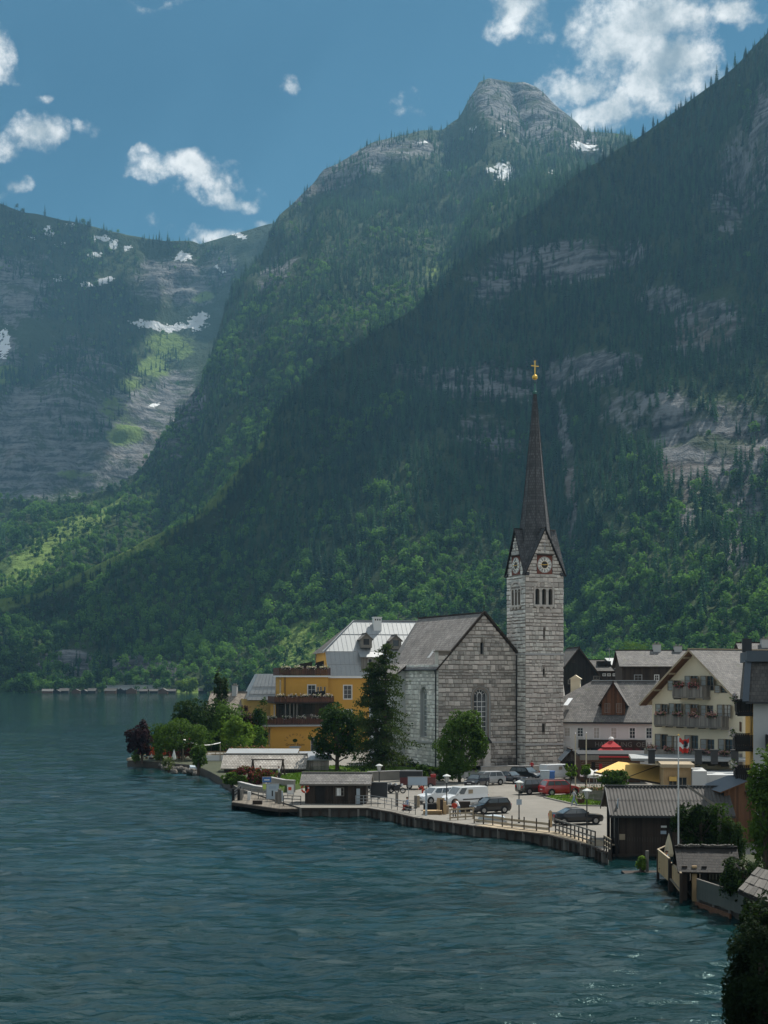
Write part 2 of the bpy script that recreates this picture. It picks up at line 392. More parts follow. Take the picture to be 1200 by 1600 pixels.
mat('shirt_white', (0.70, 0.70, 0.70), 0.9, 0.05, 6.0, 0.2)
mat('shirt_dark', (0.04, 0.042, 0.055), 0.9, 0.1, 6.0, 0.2)
mat('skin', (0.52, 0.30, 0.21), 0.6, 0.06, 6.0, 0.05)
mat('hair', (0.05, 0.03, 0.02), 0.8, 0.1, 9.0, 0.2)
mat('rubber', (0.016, 0.016, 0.017), 0.8, 0.1, 4, 0.1)
mat('rim', (0.45, 0.46, 0.47), 0.35, 0.05, 4, 0.0, metal=0.8)
for n_, c_ in (('black', (0.012, 0.013, 0.016)), ('white', (0.76, 0.77, 0.77)), ('silver', (0.42, 0.44, 0.46)), ('red', (0.38, 0.022, 0.02)), ('green', (0.016, 0.022, 0.020)), ('navy', (0.02, 0.024, 0.034)), ('maroon', (0.10, 0.016, 0.018))):
    mat('paint_' + n_ if n_ != 'white' else 'car_white', c_, 0.28, 0.03, 1, 0.0, spec=0.5, coat=0.7, objvar=0.0, metal=0.4 if n_ == 'silver' else 0.0)
mat('lens_red', (0.45, 0.01, 0.01), 0.2, 0.02, 2, 0.0)
mat('lens_clear', (0.7, 0.72, 0.74), 0.15, 0.02, 2, 0.0)
mat('plastic_blue', (0.06, 0.16, 0.42), 0.5, 0.06, 2, 0.0)
mat('plastic_pale', (0.40, 0.47, 0.52), 0.55, 0.08, 2, 0.0)
mat('plastic_green', (0.45, 0.55, 0.12), 0.5, 0.06, 2, 0.0)
mat('plastic_red', (0.60, 0.07, 0.03), 0.5, 0.06, 2, 0.0)
mat('lamp_glass', (0.62, 0.63, 0.60), 0.3, 0.05, 2, 0.0)
mat('board_dark', (0.03, 0.032, 0.036), 0.6, 0.1, 2, 0.0)
mat('sign_grey', (0.36, 0.44, 0.52), 0.5, 0.06, 2, 0.0)
mat('boulder', (0.13, 0.12, 0.105), 0.95, 0.3, 0.9, 0.8, 0.1)
mat_glass('glass'); mat_glass('glass_pale', (0.16, 0.17, 0.17), 0.15); mat_glass('glass_car', (0.07, 0.082, 0.09), 0.08); mat_glass('glass_curtain', (0.30, 0.28, 0.25), 0.3)
mat_tiles('shingle_church', (0.15, 0.135, 0.125), (0.235, 0.215, 0.20), 0.34, 0.42)
mat_tiles('shingle_spire', (0.052, 0.054, 0.058), (0.11, 0.112, 0.116), 0.32, 0.40, mort=0.025, dark=(0.03, 0.03, 0.032))
mat_tiles('shingle_dark', (0.062, 0.058, 0.055), (0.105, 0.098, 0.09), 0.30, 0.34)
mat_tiles('shingle_grey', (0.105, 0.10, 0.098), (0.17, 0.16, 0.152), 0.30, 0.34, moss=(0.11, 0.115, 0.07))
mat_tiles('shingle_wood', (0.21, 0.175, 0.14), (0.33, 0.285, 0.235), 0.24, 0.30)
mat_tiles('shingle_pale', (0.27, 0.25, 0.22), (0.42, 0.395, 0.355), 0.42, 0.42, mort=0.05, dark=(0.2, 0.18, 0.16))
mat_tiles('shingle_near', (0.020, 0.018, 0.017), (0.042, 0.038, 0.035), 0.22, 0.26)
mat_leaf('leaf_green', (0.022, 0.050, 0.010), (0.085, 0.150, 0.030))
mat_leaf('leaf_bright', (0.055, 0.115, 0.018), (0.17, 0.26, 0.045))
mat_leaf('leaf_dark', (0.014, 0.032, 0.010), (0.048, 0.085, 0.024))
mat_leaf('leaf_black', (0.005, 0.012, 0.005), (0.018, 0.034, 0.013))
mat_leaf('leaf_olive', (0.05, 0.075, 0.030), (0.135, 0.165, 0.070))
mat_leaf('leaf_purple', (0.022, 0.010, 0.016), (0.085, 0.045, 0.055))
mat_leaf('leaf_red', (0.09, 0.02, 0.022), (0.26, 0.07, 0.07))
mat_leaf('petal', (0.45, 0.36, 0.42), (0.80, 0.74, 0.78))
mat_leaf('petal_red', (0.30, 0.05, 0.06), (0.62, 0.40, 0.42))
mat_leaf('larch', (0.020, 0.042, 0.015), (0.075, 0.105, 0.038))
mat_leaf('forest_conifer', (0.006, 0.030, 0.021), (0.034, 0.100, 0.046), rnd=0.6, transl=0.25, drift=2.2)
mat_leaf('forest_broadleaf', (0.020, 0.070, 0.022), (0.115, 0.232, 0.058), rnd=0.6, transl=0.42, drift=2.2)
mat('bark', (0.075, 0.055, 0.042), 0.95, 0.3, 3, 0.8, stretch=(3, 3, 0.6))

# ------------------------------------------------------------------ lake
def build_lake():
    m = bpy.data.materials.new('lake_water'); m.use_nodes = True; t = NT(m.node_tree); b = t.n['Principled BSDF']
    tc = t.add('ShaderNodeTexCoord'); p = tc.outputs['Object']
    a = t.add('ShaderNodeMapping'); a.inputs['Rotation'].default_value = (0, 0, R(-12)); a.inputs['Scale'].default_value = (0.55, 1.0, 1); t.link(p, a.inputs[0])
    v = a.outputs[0]
    n0 = t.noise(v, 0.055, 4, 0.5); n1 = t.noise(v, 0.32, 5, 0.6); n2 = t.noise(v, 1.15, 5, 0.62); n3 = t.noise(v, 4.2, 3, 0.6)
    gust = t.ramp(t.noise(v, 0.018, 3), 0.35, 0.68, 0.55, 1.25)
    h = t.math('ADD', t.math('MULTIPLY', n1, 1.0), t.math('MULTIPLY', n2, t.math('MULTIPLY', gust, 0.95)))
    h = t.math('ADD', h, t.math('MULTIPLY', n3, t.math('MULTIPLY', gust, 0.13)))
    t.link(t.bump(h, 0.26, 1.0), b.inputs['Normal'])
    c = t.mix(t.ramp(n0, 0.35, 0.7), (0.0022, 0.015, 0.016), (0.0042, 0.026, 0.028))
    t.link(c, b.inputs['Base Color']); b.inputs['Roughness'].default_value = 0.06; b.inputs['IOR'].default_value = 1.52; b.inputs['Specular Tint'].default_value = (0.40, 0.86, 0.84, 1)
    b.inputs['Specular IOR Level'].default_value = 0.5
    # finer rows near the camera, coarser towards the far shore; long low waves are real relief
    ys = np.concatenate([np.linspace(-300, 35, 12)[:-1], np.geomspace(35, 50, 12)[:-1], np.geomspace(50, 420, 700)[:-1], np.geomspace(420, 7000, 60)])
    k = np.linspace(-1, 1, 330); X = []; V = []
    for y in ys:
        wdt = max(160.0, abs(y) * 0.42) if y < 2500 else abs(y) * 0.9
        X.append(np.stack([k * wdt, np.full_like(k, y), np.zeros_like(k)], 1))
    V = np.concatenate(X); q = V.copy(); q[:, 0] = V[:, 0] * 0.42 + V[:, 1] * 0.10; rid = lambda s_, sd_, o_=2: 1 - np.abs(2 * fbm(q, s_, o_, sd_) - 1)
    fade = np.clip(1.2 - np.abs(V[:, 1]) / 400, 0, 1)
    V[:, 2] = ((rid(0.75, 5) - 0.7) * 0.40 * np.clip(1.7 - V[:, 1] / 90, 0, 1) + (rid(1.6, 25) - 0.7) * 0.44 + (rid(4.2, 9) - 0.7) * 0.34 + (fbm(q, 0.5, 1, 15) - 0.5) * 0.10 * np.clip(1.6 - V[:, 1] / 110, 0, 1)) * fade * (0.65 + 0.7 * fbm(V, 38, 2, 70))
    nx = len(k); r, cidx = np.meshgrid(np.arange(len(ys) - 1), np.arange(nx - 1), indexing='ij'); i = (r * nx + cidx).ravel()
    F = np.stack([i, i + 1, i + nx + 1, i + nx], 1)
    o = link('lake', np_mesh('lake', V, F, m, smooth=True))
    tag(o, 'teal rippled lake water in front of the village', kind='structure')
build_lake()

# ------------------------------------------------------------------ mountains
def mat_terrain():
    m = bpy.data.materials.new('mountain_ground'); m.use_nodes = True; t = NT(m.node_tree); b = t.n['Principled BSDF']
    p = t.add('ShaderNodeTexCoord').outputs['Object']
    A = lambda n: t.add('ShaderNodeAttribute', attribute_name=n).outputs['Fac']
    n1 = t.noise(p, 0.02, 8, 0.65); n2 = t.noise(p, 0.11, 5, 0.6)
    strata = t.noise(t.vmath('MULTIPLY', p, (0.45, 0.45, 3.6)), 0.022, 8, 0.66)
    vert = t.noise(t.vmath('MULTIPLY', p, (1.2, 1.2, 0.16)), 0.045, 5, 0.6)
    rk = t.math('ADD', t.math('MULTIPLY', strata, 0.6), t.math('ADD', t.math('MULTIPLY', vert, 0.25), t.math('MULTIPLY', n2, 0.25)))
    rock = t.mix(t.ramp(rk, 0.45, 0.64), (0.028, 0.032, 0.038), (0.215, 0.215, 0.218))
    fine_ = t.noise(t.vmath('MULTIPLY', p, (0.5, 0.4, 8.0)), 0.022, 5, 0.6)
    rock = t.mix(t.ramp(fine_, 0.36, 0.47, 0.42, 0.0), rock, (0.022, 0.026, 0.032))
    ochre = t.ramp(t.noise(p, 0.006, 3), 0.58, 0.72, 0, 0.35)
    rock = t.mix(ochre, rock, (0.26, 0.19, 0.13))
    under = t.mix(n1, (0.020, 0.036, 0.014), (0.050, 0.075, 0.028))
    rock = t.mix(t.ramp(t.noise(p, 0.017, 7, 0.7), 0.50, 0.62, 0, 0.8), rock, (0.040, 0.058, 0.028))
    mead = t.mix(n2, (0.085, 0.145, 0.030), (0.18, 0.25, 0.060))
    edge = t.math('MULTIPLY', t.math('SUBTRACT', t.math('ADD', t.math('MULTIPLY', n1, 0.7), t.math('MULTIPLY', n2, 0.3)), 0.5), 1.3)
    c = t.mix(t.ramp(t.math('ADD', A('rock'), edge), 0.38, 0.58), under, rock)
    c = t.mix(t.ramp(t.math('ADD', A('meadow'), edge), 0.38, 0.62), c, mead)
    c = t.mix(t.math('MULTIPLY', t.math('GREATER_THAN', A('snow'), 0.12), t.ramp(t.math('ADD', A('snow'), t.math('MULTIPLY', t.math('SUBTRACT', t.noise(p, 0.05, 6, 0.7), 0.5), 3.2)), 0.46, 0.56)), c, (0.80, 0.82, 0.84))
    t.link(c, b.inputs['Base Color']); b.inputs['Roughness'].default_value = 0.95; b.inputs['Specular IOR Level'].default_value = 0.1
    h = t.math('ADD', t.math('MULTIPLY', strata, 5.0), t.math('ADD', t.math('MULTIPLY', n2, 8.0), t.math('MULTIPLY', vert, 18.0)))
    t.link(t.bump(h, 0.8, 1.0), b.inputs['Normal'])
    return m
TERR = mat_terrain()
def soft(px, py, spots):
    """largest of a set of soft ellipses (cx, cy, rx, ry, tilt in degrees, strength)"""
    r = np.zeros_like(px)
    for (cx, cy, rx, ry, a, s) in spots:
        c, sn = math.cos(R(a)), math.sin(R(a)); dx, dy = px - cx, py - cy
        d = np.hypot((dx * c + dy * sn) / rx, (-dx * sn + dy * c) / ry)
        r = np.maximum(r, s * np.clip(1.35 - d * 0.85, 0, 1))
    return r
def loft(name, label, rows, nu, nv, px0, px1, amp, spots, gul=0.0, seed=1, back=900.0):
    """rows: list of (t, [(px, py, Y), ...]); world points are blended between the rows, then given fractal relief"""
    pxs = np.linspace(px0, px1, nu); T = np.linspace(0, 1, nv); lines = []
    for tt, pts in rows:
        a = np.array(pts, float); Y = np.interp(pxs, a[:, 0], a[:, 2]); py = np.interp(pxs, a[:, 0], a[:, 1])
        lines.append(np.stack([(pxs - CXP) / FPX * Y, Y, CAMZ - (py - HYP) / FPX * Y], 1))
    ts = [r[0] for r in rows]; P = np.zeros((nv, nu, 3))
    for k in range(3):
        Z = np.stack([l[:, k] for l in lines], 0)
        for j, tt in enumerate(T):
            i = min(max(np.searchsorted(ts, tt) - 1, 0), len(ts) - 2); f = (tt - ts[i]) / (ts[i + 1] - ts[i])
            P[j, :, k] = Z[i] * (1 - f) + Z[i + 1] * f
    flat = P.reshape(-1, 3)
    du = np.gradient(P, axis=1); dv = np.gradient(P, axis=0); N = np.cross(du, dv); N /= np.linalg.norm(N, axis=2, keepdims=True) + 1e-9
    N[N[..., 2] < 0] *= -1
    env = (np.minimum(T / 0.08, 1.0) * np.minimum((1 - T) / 0.05 + 0.25, 1.0))[:, None]
    n = fbm(flat, 520, 3, seed) * 0.8 + fbm(flat, 170, 5, seed + 20) * 0.55 + fbm(flat, 45, 4, seed + 50) * 0.22
    n = (n.reshape(nv, nu) / 1.57 - 0.5) * 2
    g = np.abs(fbm(flat * np.array([1, 0.35, 0.35]), 260, 3, seed + 80).reshape(nv, nu) - 0.5) * 2
    P = P + N * ((n * amp - (1 - np.clip(g * 3.2, 0, 1)) * gul) * env)[..., None]
    # place of every vertex as the photograph shows it, used to lay out rock, snow and meadow on the slope
    px = P[..., 0] / P[..., 1] * FPX + CXP; py = HYP - (P[..., 2] - CAMZ) / P[..., 1] * FPX
    at = {k: soft(px, py, s) for k, s in spots.items()}
    rk = np.clip(at['rock'] * 1.6 - 0.35, 0, 1)      # ledges on the cliffs
    st = (fbm(P.reshape(-1, 3) * np.array([0.6, 0.6, 1.5]), 75, 5, seed + 5).reshape(nv, nu) - 0.5) * 2
    P = P + N * (st * rk * amp * 0.9 * env)[..., None]
    # the far side drops away behind the crest
    back_rows = []
    for d, dz in ((0.12, 0.10), (0.5, 0.45), (1.0, 1.0)):
        q = P[-1].copy(); q[:, 1] += back * d; q[:, 2] -= dz * np.maximum(q[:, 2] * 0.8, 0); back_rows.append(q)
    PP = np.concatenate([P, np.array(back_rows)], 0); nvv = nv + 3
    r, c = np.meshgrid(np.arange(nvv - 1), np.arange(nu - 1), indexing='ij'); i = (r * nu + c).ravel()
    me = np_mesh(name, PP.reshape(-1, 3), np.stack([i, i + 1, i + nu + 1, i + nu], 1), TERR, smooth=True)
    for k, s in at.items():
        a = me.attributes.new(k, 'FLOAT', 'POINT'); full = np.concatenate([s, np.repeat(s[-1:], 3, 0)], 0)
        a.data.foreach_set('value', full.astype(np.float32).ravel())
    o = link(name, me); tag(o, label, kind='structure')
    return P, px, py, at

# forest trees: a few kinds, set out by the thousand as woods that read as one mass
def proto_conifer(name, seed, h=26.0, w=4.0, bare=0.06):
    r = np.random.default_rng(seed); V = []; F = []; T = []
    nl = 13
    for k in range(nl):
        f = k / (nl - 1); z = h * (bare + (1 - bare) * f ** 0.92); rad = w * (1 - f) ** 0.82 * r.uniform(0.8, 1.15) + 0.12
        nb = max(4, int(9 - 4 * f)); a0 = r.uniform(0, 6.28)
        for j in range(nb):
            a = a0 + 6.283 * j / nb + r.uniform(-.25, .25); rr = rad * r.uniform(0.7, 1.2); da = 3.1 / nb * r.uniform(.7, 1.1); dz = rr * r.uniform(0.3, 0.6)
            i = len(V)
            V += [(0, 0, z + rr * 0.45), (rr * .72 * math.cos(a - da), rr * .72 * math.sin(a - da), z - dz * .5), (rr * math.cos(a), rr * math.sin(a), z - dz), (rr * .72 * math.cos(a + da), rr * .72 * math.sin(a + da), z - dz * .5)]
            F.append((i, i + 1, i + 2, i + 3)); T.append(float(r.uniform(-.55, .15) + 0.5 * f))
    i = len(V); V += [(0.3, 0, -2), (-0.2, 0.26, -2), (-0.2, -0.26, -2), (0, 0, h * .6)]; F += [(i, i + 1, i + 3, i + 3)][:0]
    me = np_mesh(name, np.array(V), np.array(F), M['forest_conifer'], T)
    return bpy.data.objects.new(name, me)
def proto_broad(name, seed, h=19.0, w=6.0, n=150):
    r = np.random.default_rng(seed); V = []; F = []; T = []
    lobes = [(0, 0, h * .58, w, h * .40)] + [(w * .5 * math.cos(a), w * .5 * math.sin(a), h * r.uniform(.42, .72), w * r.uniform(.45, .65), h * r.uniform(.2, .28)) for a in r.uniform(0, 6.28, 5)]
    for k in range(n):
        cx, cy_, cz, rr, rz = lobes[k % len(lobes)]; d = r.normal(size=3); d /= np.linalg.norm(d)
        if d[2] < -0.35: d[2] *= -1
        rad = r.uniform(.78, 1.05); c = np.array([cx + d[0] * rr * rad, cy_ + d[1] * rr * rad, cz + d[2] * rz * rad])
        nn = d * 0.9 + r.normal(size=3) * .55 + np.array([0, 0, .3]); nn /= np.linalg.norm(nn)
        a = np.cross(nn, r.normal(size=3)); a /= np.linalg.norm(a); b = np.cross(nn, a); s = r.uniform(.7, 1.5)
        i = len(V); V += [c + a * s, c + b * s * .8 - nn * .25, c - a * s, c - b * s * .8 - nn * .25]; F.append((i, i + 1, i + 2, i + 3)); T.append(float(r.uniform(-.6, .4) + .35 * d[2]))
    me = np_mesh(name, np.array(V), np.array(F), M['forest_broadleaf'], T)
    return bpy.data.objects.new(name, me)
PROTO = bpy.data.collections.new('forest_kinds')
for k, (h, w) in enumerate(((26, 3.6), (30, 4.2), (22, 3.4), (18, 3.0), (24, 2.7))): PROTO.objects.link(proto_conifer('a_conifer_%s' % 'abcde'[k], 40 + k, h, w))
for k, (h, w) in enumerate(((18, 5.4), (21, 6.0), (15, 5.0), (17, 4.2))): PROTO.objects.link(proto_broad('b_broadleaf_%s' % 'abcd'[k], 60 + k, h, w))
def forest_group():
    g = bpy.data.node_groups.new('woods', 'GeometryNodeTree')
    g.interface.new_socket('Geometry', in_out='INPUT', socket_type='NodeSocketGeometry'); g.interface.new_socket('Geometry', in_out='OUTPUT', socket_type='NodeSocketGeometry')
    t = NT(g); gi = t.add('NodeGroupInput'); go = t.add('NodeGroupOutput')
    ci = t.add('GeometryNodeCollectionInfo'); ci.inputs[0].default_value = PROTO; ci.inputs[1].default_value = True; ci.inputs[2].default_value = True
    ip = t.add('GeometryNodeInstanceOnPoints'); ip.inputs['Pick Instance'].default_value = True
    def na(name, ty):
        n = t.add('GeometryNodeInputNamedAttribute', data_type=ty); n.inputs[0].default_value = name; return n.outputs[0]
    t.link(gi.outputs[0], ip.inputs['Points']); t.link(ci.outputs[0], ip.inputs['Instance']); t.link(na('which', 'INT'), ip.inputs['Instance Index'])
    cx = t.add('ShaderNodeCombineXYZ'); t.link(na('turn', 'FLOAT'), cx.inputs[2]); t.link(cx.outputs[0], ip.inputs['Rotation'])
    t.link(na('size', 'FLOAT'), ip.inputs['Scale']); t.link(ip.outputs[0], go.inputs[0])
    return g
WOODS = forest_group()
def woods(name, label, surf, spacing, dens_fn, seed, broad_fn, size=1.0):
    P, px, py, at = surf; r = np.random.default_rng(seed)
    A = 0.5 * np.linalg.norm(np.cross(P[1:, 1:] - P[:-1, :-1], P[1:, :-1] - P[:-1, 1:]), axis=2)
    cx = lambda q: 0.25 * (q[1:, 1:] + q[:-1, :-1] + q[1:, :-1] + q[:-1, 1:])
    cpx, cpy = cx(px), cx(py); d = dens_fn(cpx, cpy, {k: cx(v) for k, v in at.items()}, P[:-1, :-1])
    d = d * ((cpx > -60) & (cpx < 1290) & (cpy > -60))
    n = r.poisson(A * d / spacing ** 2); idx = np.repeat(np.arange(n.size), n.ravel())
    j, i = np.unravel_index(idx, n.shape); a, b = r.random(len(idx)), r.random(len(idx))
    p = (P[j, i] * ((1 - a) * (1 - b))[:, None] + P[j, i + 1] * (a * (1 - b))[:, None] + P[j + 1, i] * ((1 - a) * b)[:, None] + P[j + 1, i + 1] * (a * b)[:, None])
    p[:, 2] -= 0.6
    qx, qy = cpx[j, i], cpy[j, i]; bf = broad_fn(qx, qy, p)
    isb = r.random(len(idx)) < bf
    which = np.where(isb, 5 + r.integers(0, 4, len(idx)), r.integers(0, 5, len(idx)))
    sz = size * np.clip(r.lognormal(-.2, .30, len(idx)), .35, 1.5) * np.where(isb, 0.95, 1.0) * (.62 + .75 * fbm(p, 75, 2, seed + 3))
    me = bpy.data.meshes.new(name); me.vertices.add(len(p)); me.vertices.foreach_set('co', p.astype(np.float32).ravel())
    for nm, ty, v in (('which', 'INT', which.astype(np.int32)), ('turn', 'FLOAT', r.uniform(0, 6.28, len(p)).astype(np.float32)), ('size', 'FLOAT', sz.astype(np.float32))):
        me.attributes.new(nm, ty, 'POINT').data.foreach_set('value', v)
    o = link(name, me); tag(o, label, kind='stuff'); md = o.modifiers.new('woods', 'NODES'); md.node_group = WOODS
    print(name, len(p))
    return o

M1C = [(-300, 985, 1700), (0, 925, 1750), (100, 897, 1780), (200, 852, 1800), (300, 792, 1840), (350, 737, 1870), (400, 692, 1890), (430, 642, 1900), (470, 592, 1930), (500, 562, 1950), (560, 522, 1980), (610, 492, 2020), (660, 455, 2060), (700, 420, 2100), (750, 380, 2150), (800, 336, 2190), (850, 301, 2220), (900, 262, 2240), (965, 220, 2250), (1000, 198, 2250), (1060, 158, 2230), (1100, 126, 2200), (1150, 88, 2160), (1200, 43, 2100), (1300, -25, 1950), (1600, -160, 1600)]
def row_between(foot, crest, fy, fz):
    """row whose depth is fy and height is fz of the way from foot to crest"""
    out = []
    f = np.array(foot, float); c = np.array(crest, float)
    for px in sorted(set(f[:, 0]) | set(c[:, 0])):
        Yf, pf = np.interp(px, f[:, 0], f[:, 2]), np.interp(px, f[:, 0], f[:, 1]); Yc, pc = np.interp(px, c[:, 0], c[:, 2]), np.interp(px, c[:, 0], c[:, 1])
        zf, zc = CAMZ - (pf - HYP) / FPX * Yf, CAMZ - (pc - HYP) / FPX * Yc
        Y = Yf + (Yc - Yf) * fy; z = zf + (zc - zf) * fz
        out.append((px, HYP - (z - CAMZ) / Y * FPX, Y))
    return out
shore = lambda px, Y: (px, HYP + (CAMZ + 0.7) * FPX / Y, Y)
M1F = [shore(-300, 1360), shore(0, 1350), shore(150, 1340), shore(320, 1330), shore(450, 1250), shore(600, 1100), shore(800, 980), shore(1000, 900), shore(1200, 820), shore(1600, 700)]
ROCK1 = [(875, 410, 140, 28.6, -8, 1), (790, 440, 60, 24.2, -25, 0.75), (830, 590, 150, 37.4, -6, 0.775), (720, 600, 90, 33, 10, 0.6875), (940, 575, 60, 24.2, -8, 1), (760, 680, 70, 44, 30, 0.625),
         (1115, 700, 95, 68.2, -8, 1), (1050, 680, 40, 66, 0, 1), (1105, 520, 62, 44, -20, 0.9), (1040, 470, 60, 28.6, 10, 0.6875), (1160, 270, 40, 88, 15, 0.875), (1190, 190, 30, 66, 10, 0.875), (1160, 820, 40, 77, 10, 0.75), (1075, 800, 16, 55, 10, 0.75), (884, 690, 10, 66, -8, 1), (893, 780, 9, 71.5, -2, 1), (645, 590, 60, 27.5, 15, 0.5625), (960, 760, 12, 44, 0, 0.5),
         (110, 1040, 50, 24.2, -8, 1), (200, 1045, 40, 19.8, 0, 0.75), (265, 1050, 40, 15.4, 0, 0.625), (1000, 640, 120, 44, 0, 0.5625)]
MEAD1 = [(60, 914, 100, 20, -22, 1), (180, 868, 120, 19, -26, 1), (290, 802, 100, 19, -33, 1), (370, 722, 66, 15, -42, .9), (400, 690, 40, 12, -35, .6), (470, 1012, 34, 44, 35, 1.0), (440, 1045, 60, 16, -10, .7), (70, 1055, 50, 8, 0, .7), (1110, 790, 50, 30, 0, .5), (310, 1080, 60, 5, 0, .8)]
S1 = loft('forested_mountain', 'steep dark forested mountain with pale cliff bands rising behind the church',
          [(0, M1F), (0.22, row_between(M1F, M1C, 0.30, 0.17)), (0.6, row_between(M1F, M1C, 0.66, 0.55)), (1, M1C)],
          430, 230, -300, 1600, 32, {'rock': ROCK1, 'meadow': MEAD1, 'snow': [(-900, 0, 1, 1, 0, 0)]}, gul=58, seed=3)
M2C = [(-300, 800, 2600), (0, 775, 2750), (100, 772, 2800), (180, 752, 2850), (215, 722, 2900), (270, 658, 2980), (310, 578, 3080), (350, 478, 3220), (400, 392, 3380), (425, 347, 3450), (432, 335, 3470), (460, 306, 3530), (500, 267, 3600), (545, 245, 3680), (580, 224, 3730), (640, 210, 3800), (690, 193, 3850), (714, 181, 3880), (734, 152, 3890), (748, 128, 3900), (765, 121, 3900), (800, 119, 3900), (820, 123, 3900), (842, 137, 3900), (870, 165, 3890), (900, 190, 3880), (916, 206, 3870), (960, 208, 3850), (1000, 213, 3820), (1100, 240, 3700), (1600, 300, 3300)]
M2F = [(p, y + 45, Y + 60) for p, y, Y in M1C]
S2 = loft('peaked_mountain', 'tall mountain with rounded bare rock summit and forested flanks',
          [(0, M2F), (0.5, row_between(M2F, M2C, 0.50, 0.44)), (1, M2C)], 380, 240, -300, 1600, 38,
          {'rock': [(820, 170, 95, 62, 25, .66), (770, 150, 50, 45, 0, .66), (900, 215, 60, 30, 20, .6), (545, 262, 110, 26, -22, .8), (480, 290, 60, 20, -40, .7), (640, 235, 70, 22, -10, .6), (430, 430, 60, 26, -50, .6), (400, 520, 50, 18, -50, .45), (560, 560, 50, 26, -20, .5), (600, 440, 30, 16, -30, .4), (300, 640, 30, 60, 25, .6), (270, 700, 40, 30, 0, .5)],
           'meadow': [(690, 420, 46, 26, -30, .55), (510, 480, 24, 14, 0, .6), (110, 832, 95, 24, -33, 1), (30, 890, 66, 24, -25, 1), (640, 470, 30, 14, 0, .4), (240, 770, 60, 10, -25, .5), (160, 800, 50, 12, -38, .8)],
           'snow': [(790, 270, 16, 16, -30, .85), (768, 266, 10, 7, 0, .7), (915, 229, 20, 6, 6, 1), (702, 268, 8, 4, 0, .6), (865, 270, 12, 4, 0, .5), (740, 205, 6, 6, 0, .6), (660, 222, 8, 3, 0, .6), (785, 208, 5, 9, 0, .6), (380, 372, 12, 5, 20, .8)]}, gul=60, seed=11)
M3C = [(-300, 285, 4200), (-50, 300, 4300), (0, 314, 4350), (40, 330, 4380), (100, 345, 4400), (150, 352, 4420), (200, 366, 4450), (250, 372, 4500), (300, 377, 4550), (312, 382, 4550), (340, 374, 4550), (380, 362, 4520), (420, 350, 4500), (600, 330, 4500)]
M3B = [(-300, 560, 3850), (0, 545, 3900), (60, 540, 3900), (130, 535, 3950), (200, 520, 4080), (260, 510, 4250), (320, 500, 4300), (380, 500, 4200), (600, 480, 4200)]
M3A = [(-300, 640, 3560), (0, 600, 3600), (100, 590, 3640), (200, 590, 3820), (270, 600, 4000), (320, 600, 4000), (380, 600, 3900), (600, 600, 3800)]
M3F = [(-300, 860, 3100), (0, 800, 3200), (150, 800, 3250), (220, 780, 3350), (270, 720, 3500), (320, 680, 3600), (380, 650, 3600), (600, 650, 3600)]
S3 = loft('cliff_mountain', 'bare grey cliff mountain with snow patches and a wooded rim beyond the lake',
          [(0, M3F), (0.42, M3A), (0.62, M3B), (1, M3C)], 260, 200, -300, 600, 34,
          {'rock': [(60, 690, 160, 110, 0, 0.72), (200, 660, 80, 90, 20, 0.648), (20, 450, 80, 70, 0, 0.648), (270, 440, 80, 45, 10, 0.684), (120, 570, 90, 50, 0, 0.576), (240, 720, 70, 50, 0, 0.648), (270, 620, 50, 70, 30, 0.648), (10, 560, 30, 60, 0, 0.576), (340, 420, 40, 40, 0, 0.576), (160, 740, 90, 40, 0, 0.576)],
           'meadow': [(262, 540, 46, 26, 10, .7), (240, 575, 40, 24, 0, .6), (180, 640, 36, 40, 30, .5), (195, 680, 36, 20, 0, .7), (8, 585, 24, 20, -30, .8), (320, 465, 26, 10, -15, .6), (110, 745, 40, 10, 0, .6), (200, 600, 30, 14, 0, .6)],
           'snow': [(235, 507, 26, 6, 8, 1), (275, 512, 22, 6, -8, 1), (308, 502, 18, 12, -30, 1), (286, 401, 12, 7, 0, 1), (178, 383, 8, 8, -40, .8), (155, 372, 16, 5, 0, .7), (75, 362, 8, 8, 0, .7), (148, 398, 14, 5, 0, .8), (160, 440, 16, 5, -20, 1), (135, 445, 12, 4, 0, .8), (6, 535, 8, 22, 5, 1), (240, 633, 10, 4, -20, .9), (92, 380, 10, 4, 0, .5), (52, 372, 8, 4, 0, .5), (95, 437, 10, 4, 0, .6), (345, 424, 8, 4, 30, .7), (200, 388, 6, 6, 0, .6), (110, 350, 8, 3, 0, .6), (375, 368, 12, 4, 20, .9)]}, gul=40, seed=23)
def patchy(P, s, seed, lo=0.35, hi=0.55): return np.clip((fbm(P.reshape(-1, 3), s, 4, seed).reshape(P.shape[:2]) - lo) / (hi - lo), 0, 1)
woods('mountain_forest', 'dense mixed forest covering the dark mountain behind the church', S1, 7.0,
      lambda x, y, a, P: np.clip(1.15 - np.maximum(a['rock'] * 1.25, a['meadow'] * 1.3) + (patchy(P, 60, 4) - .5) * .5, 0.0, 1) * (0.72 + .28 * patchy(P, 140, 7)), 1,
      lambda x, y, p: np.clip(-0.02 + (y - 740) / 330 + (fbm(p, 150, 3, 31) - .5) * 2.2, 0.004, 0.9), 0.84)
woods('peak_forest', 'spruce forest covering the flanks below the bare rounded summit', S2, 10.0,
      lambda x, y, a, P: np.clip(1.1 - np.maximum(a['rock'] * 1.15, np.maximum(a['meadow'], a['snow'] * 1.6)) + (patchy(P, 90, 5) - .5) * .6, 0, 1) * np.clip((y - 165) / 110, 0.05, 1), 2,
      lambda x, y, p: np.clip(0.05 + (y - 470) / 380 + (fbm(p, 170, 3, 33) - .5) * 2.0, 0.006, 0.85), 0.88)
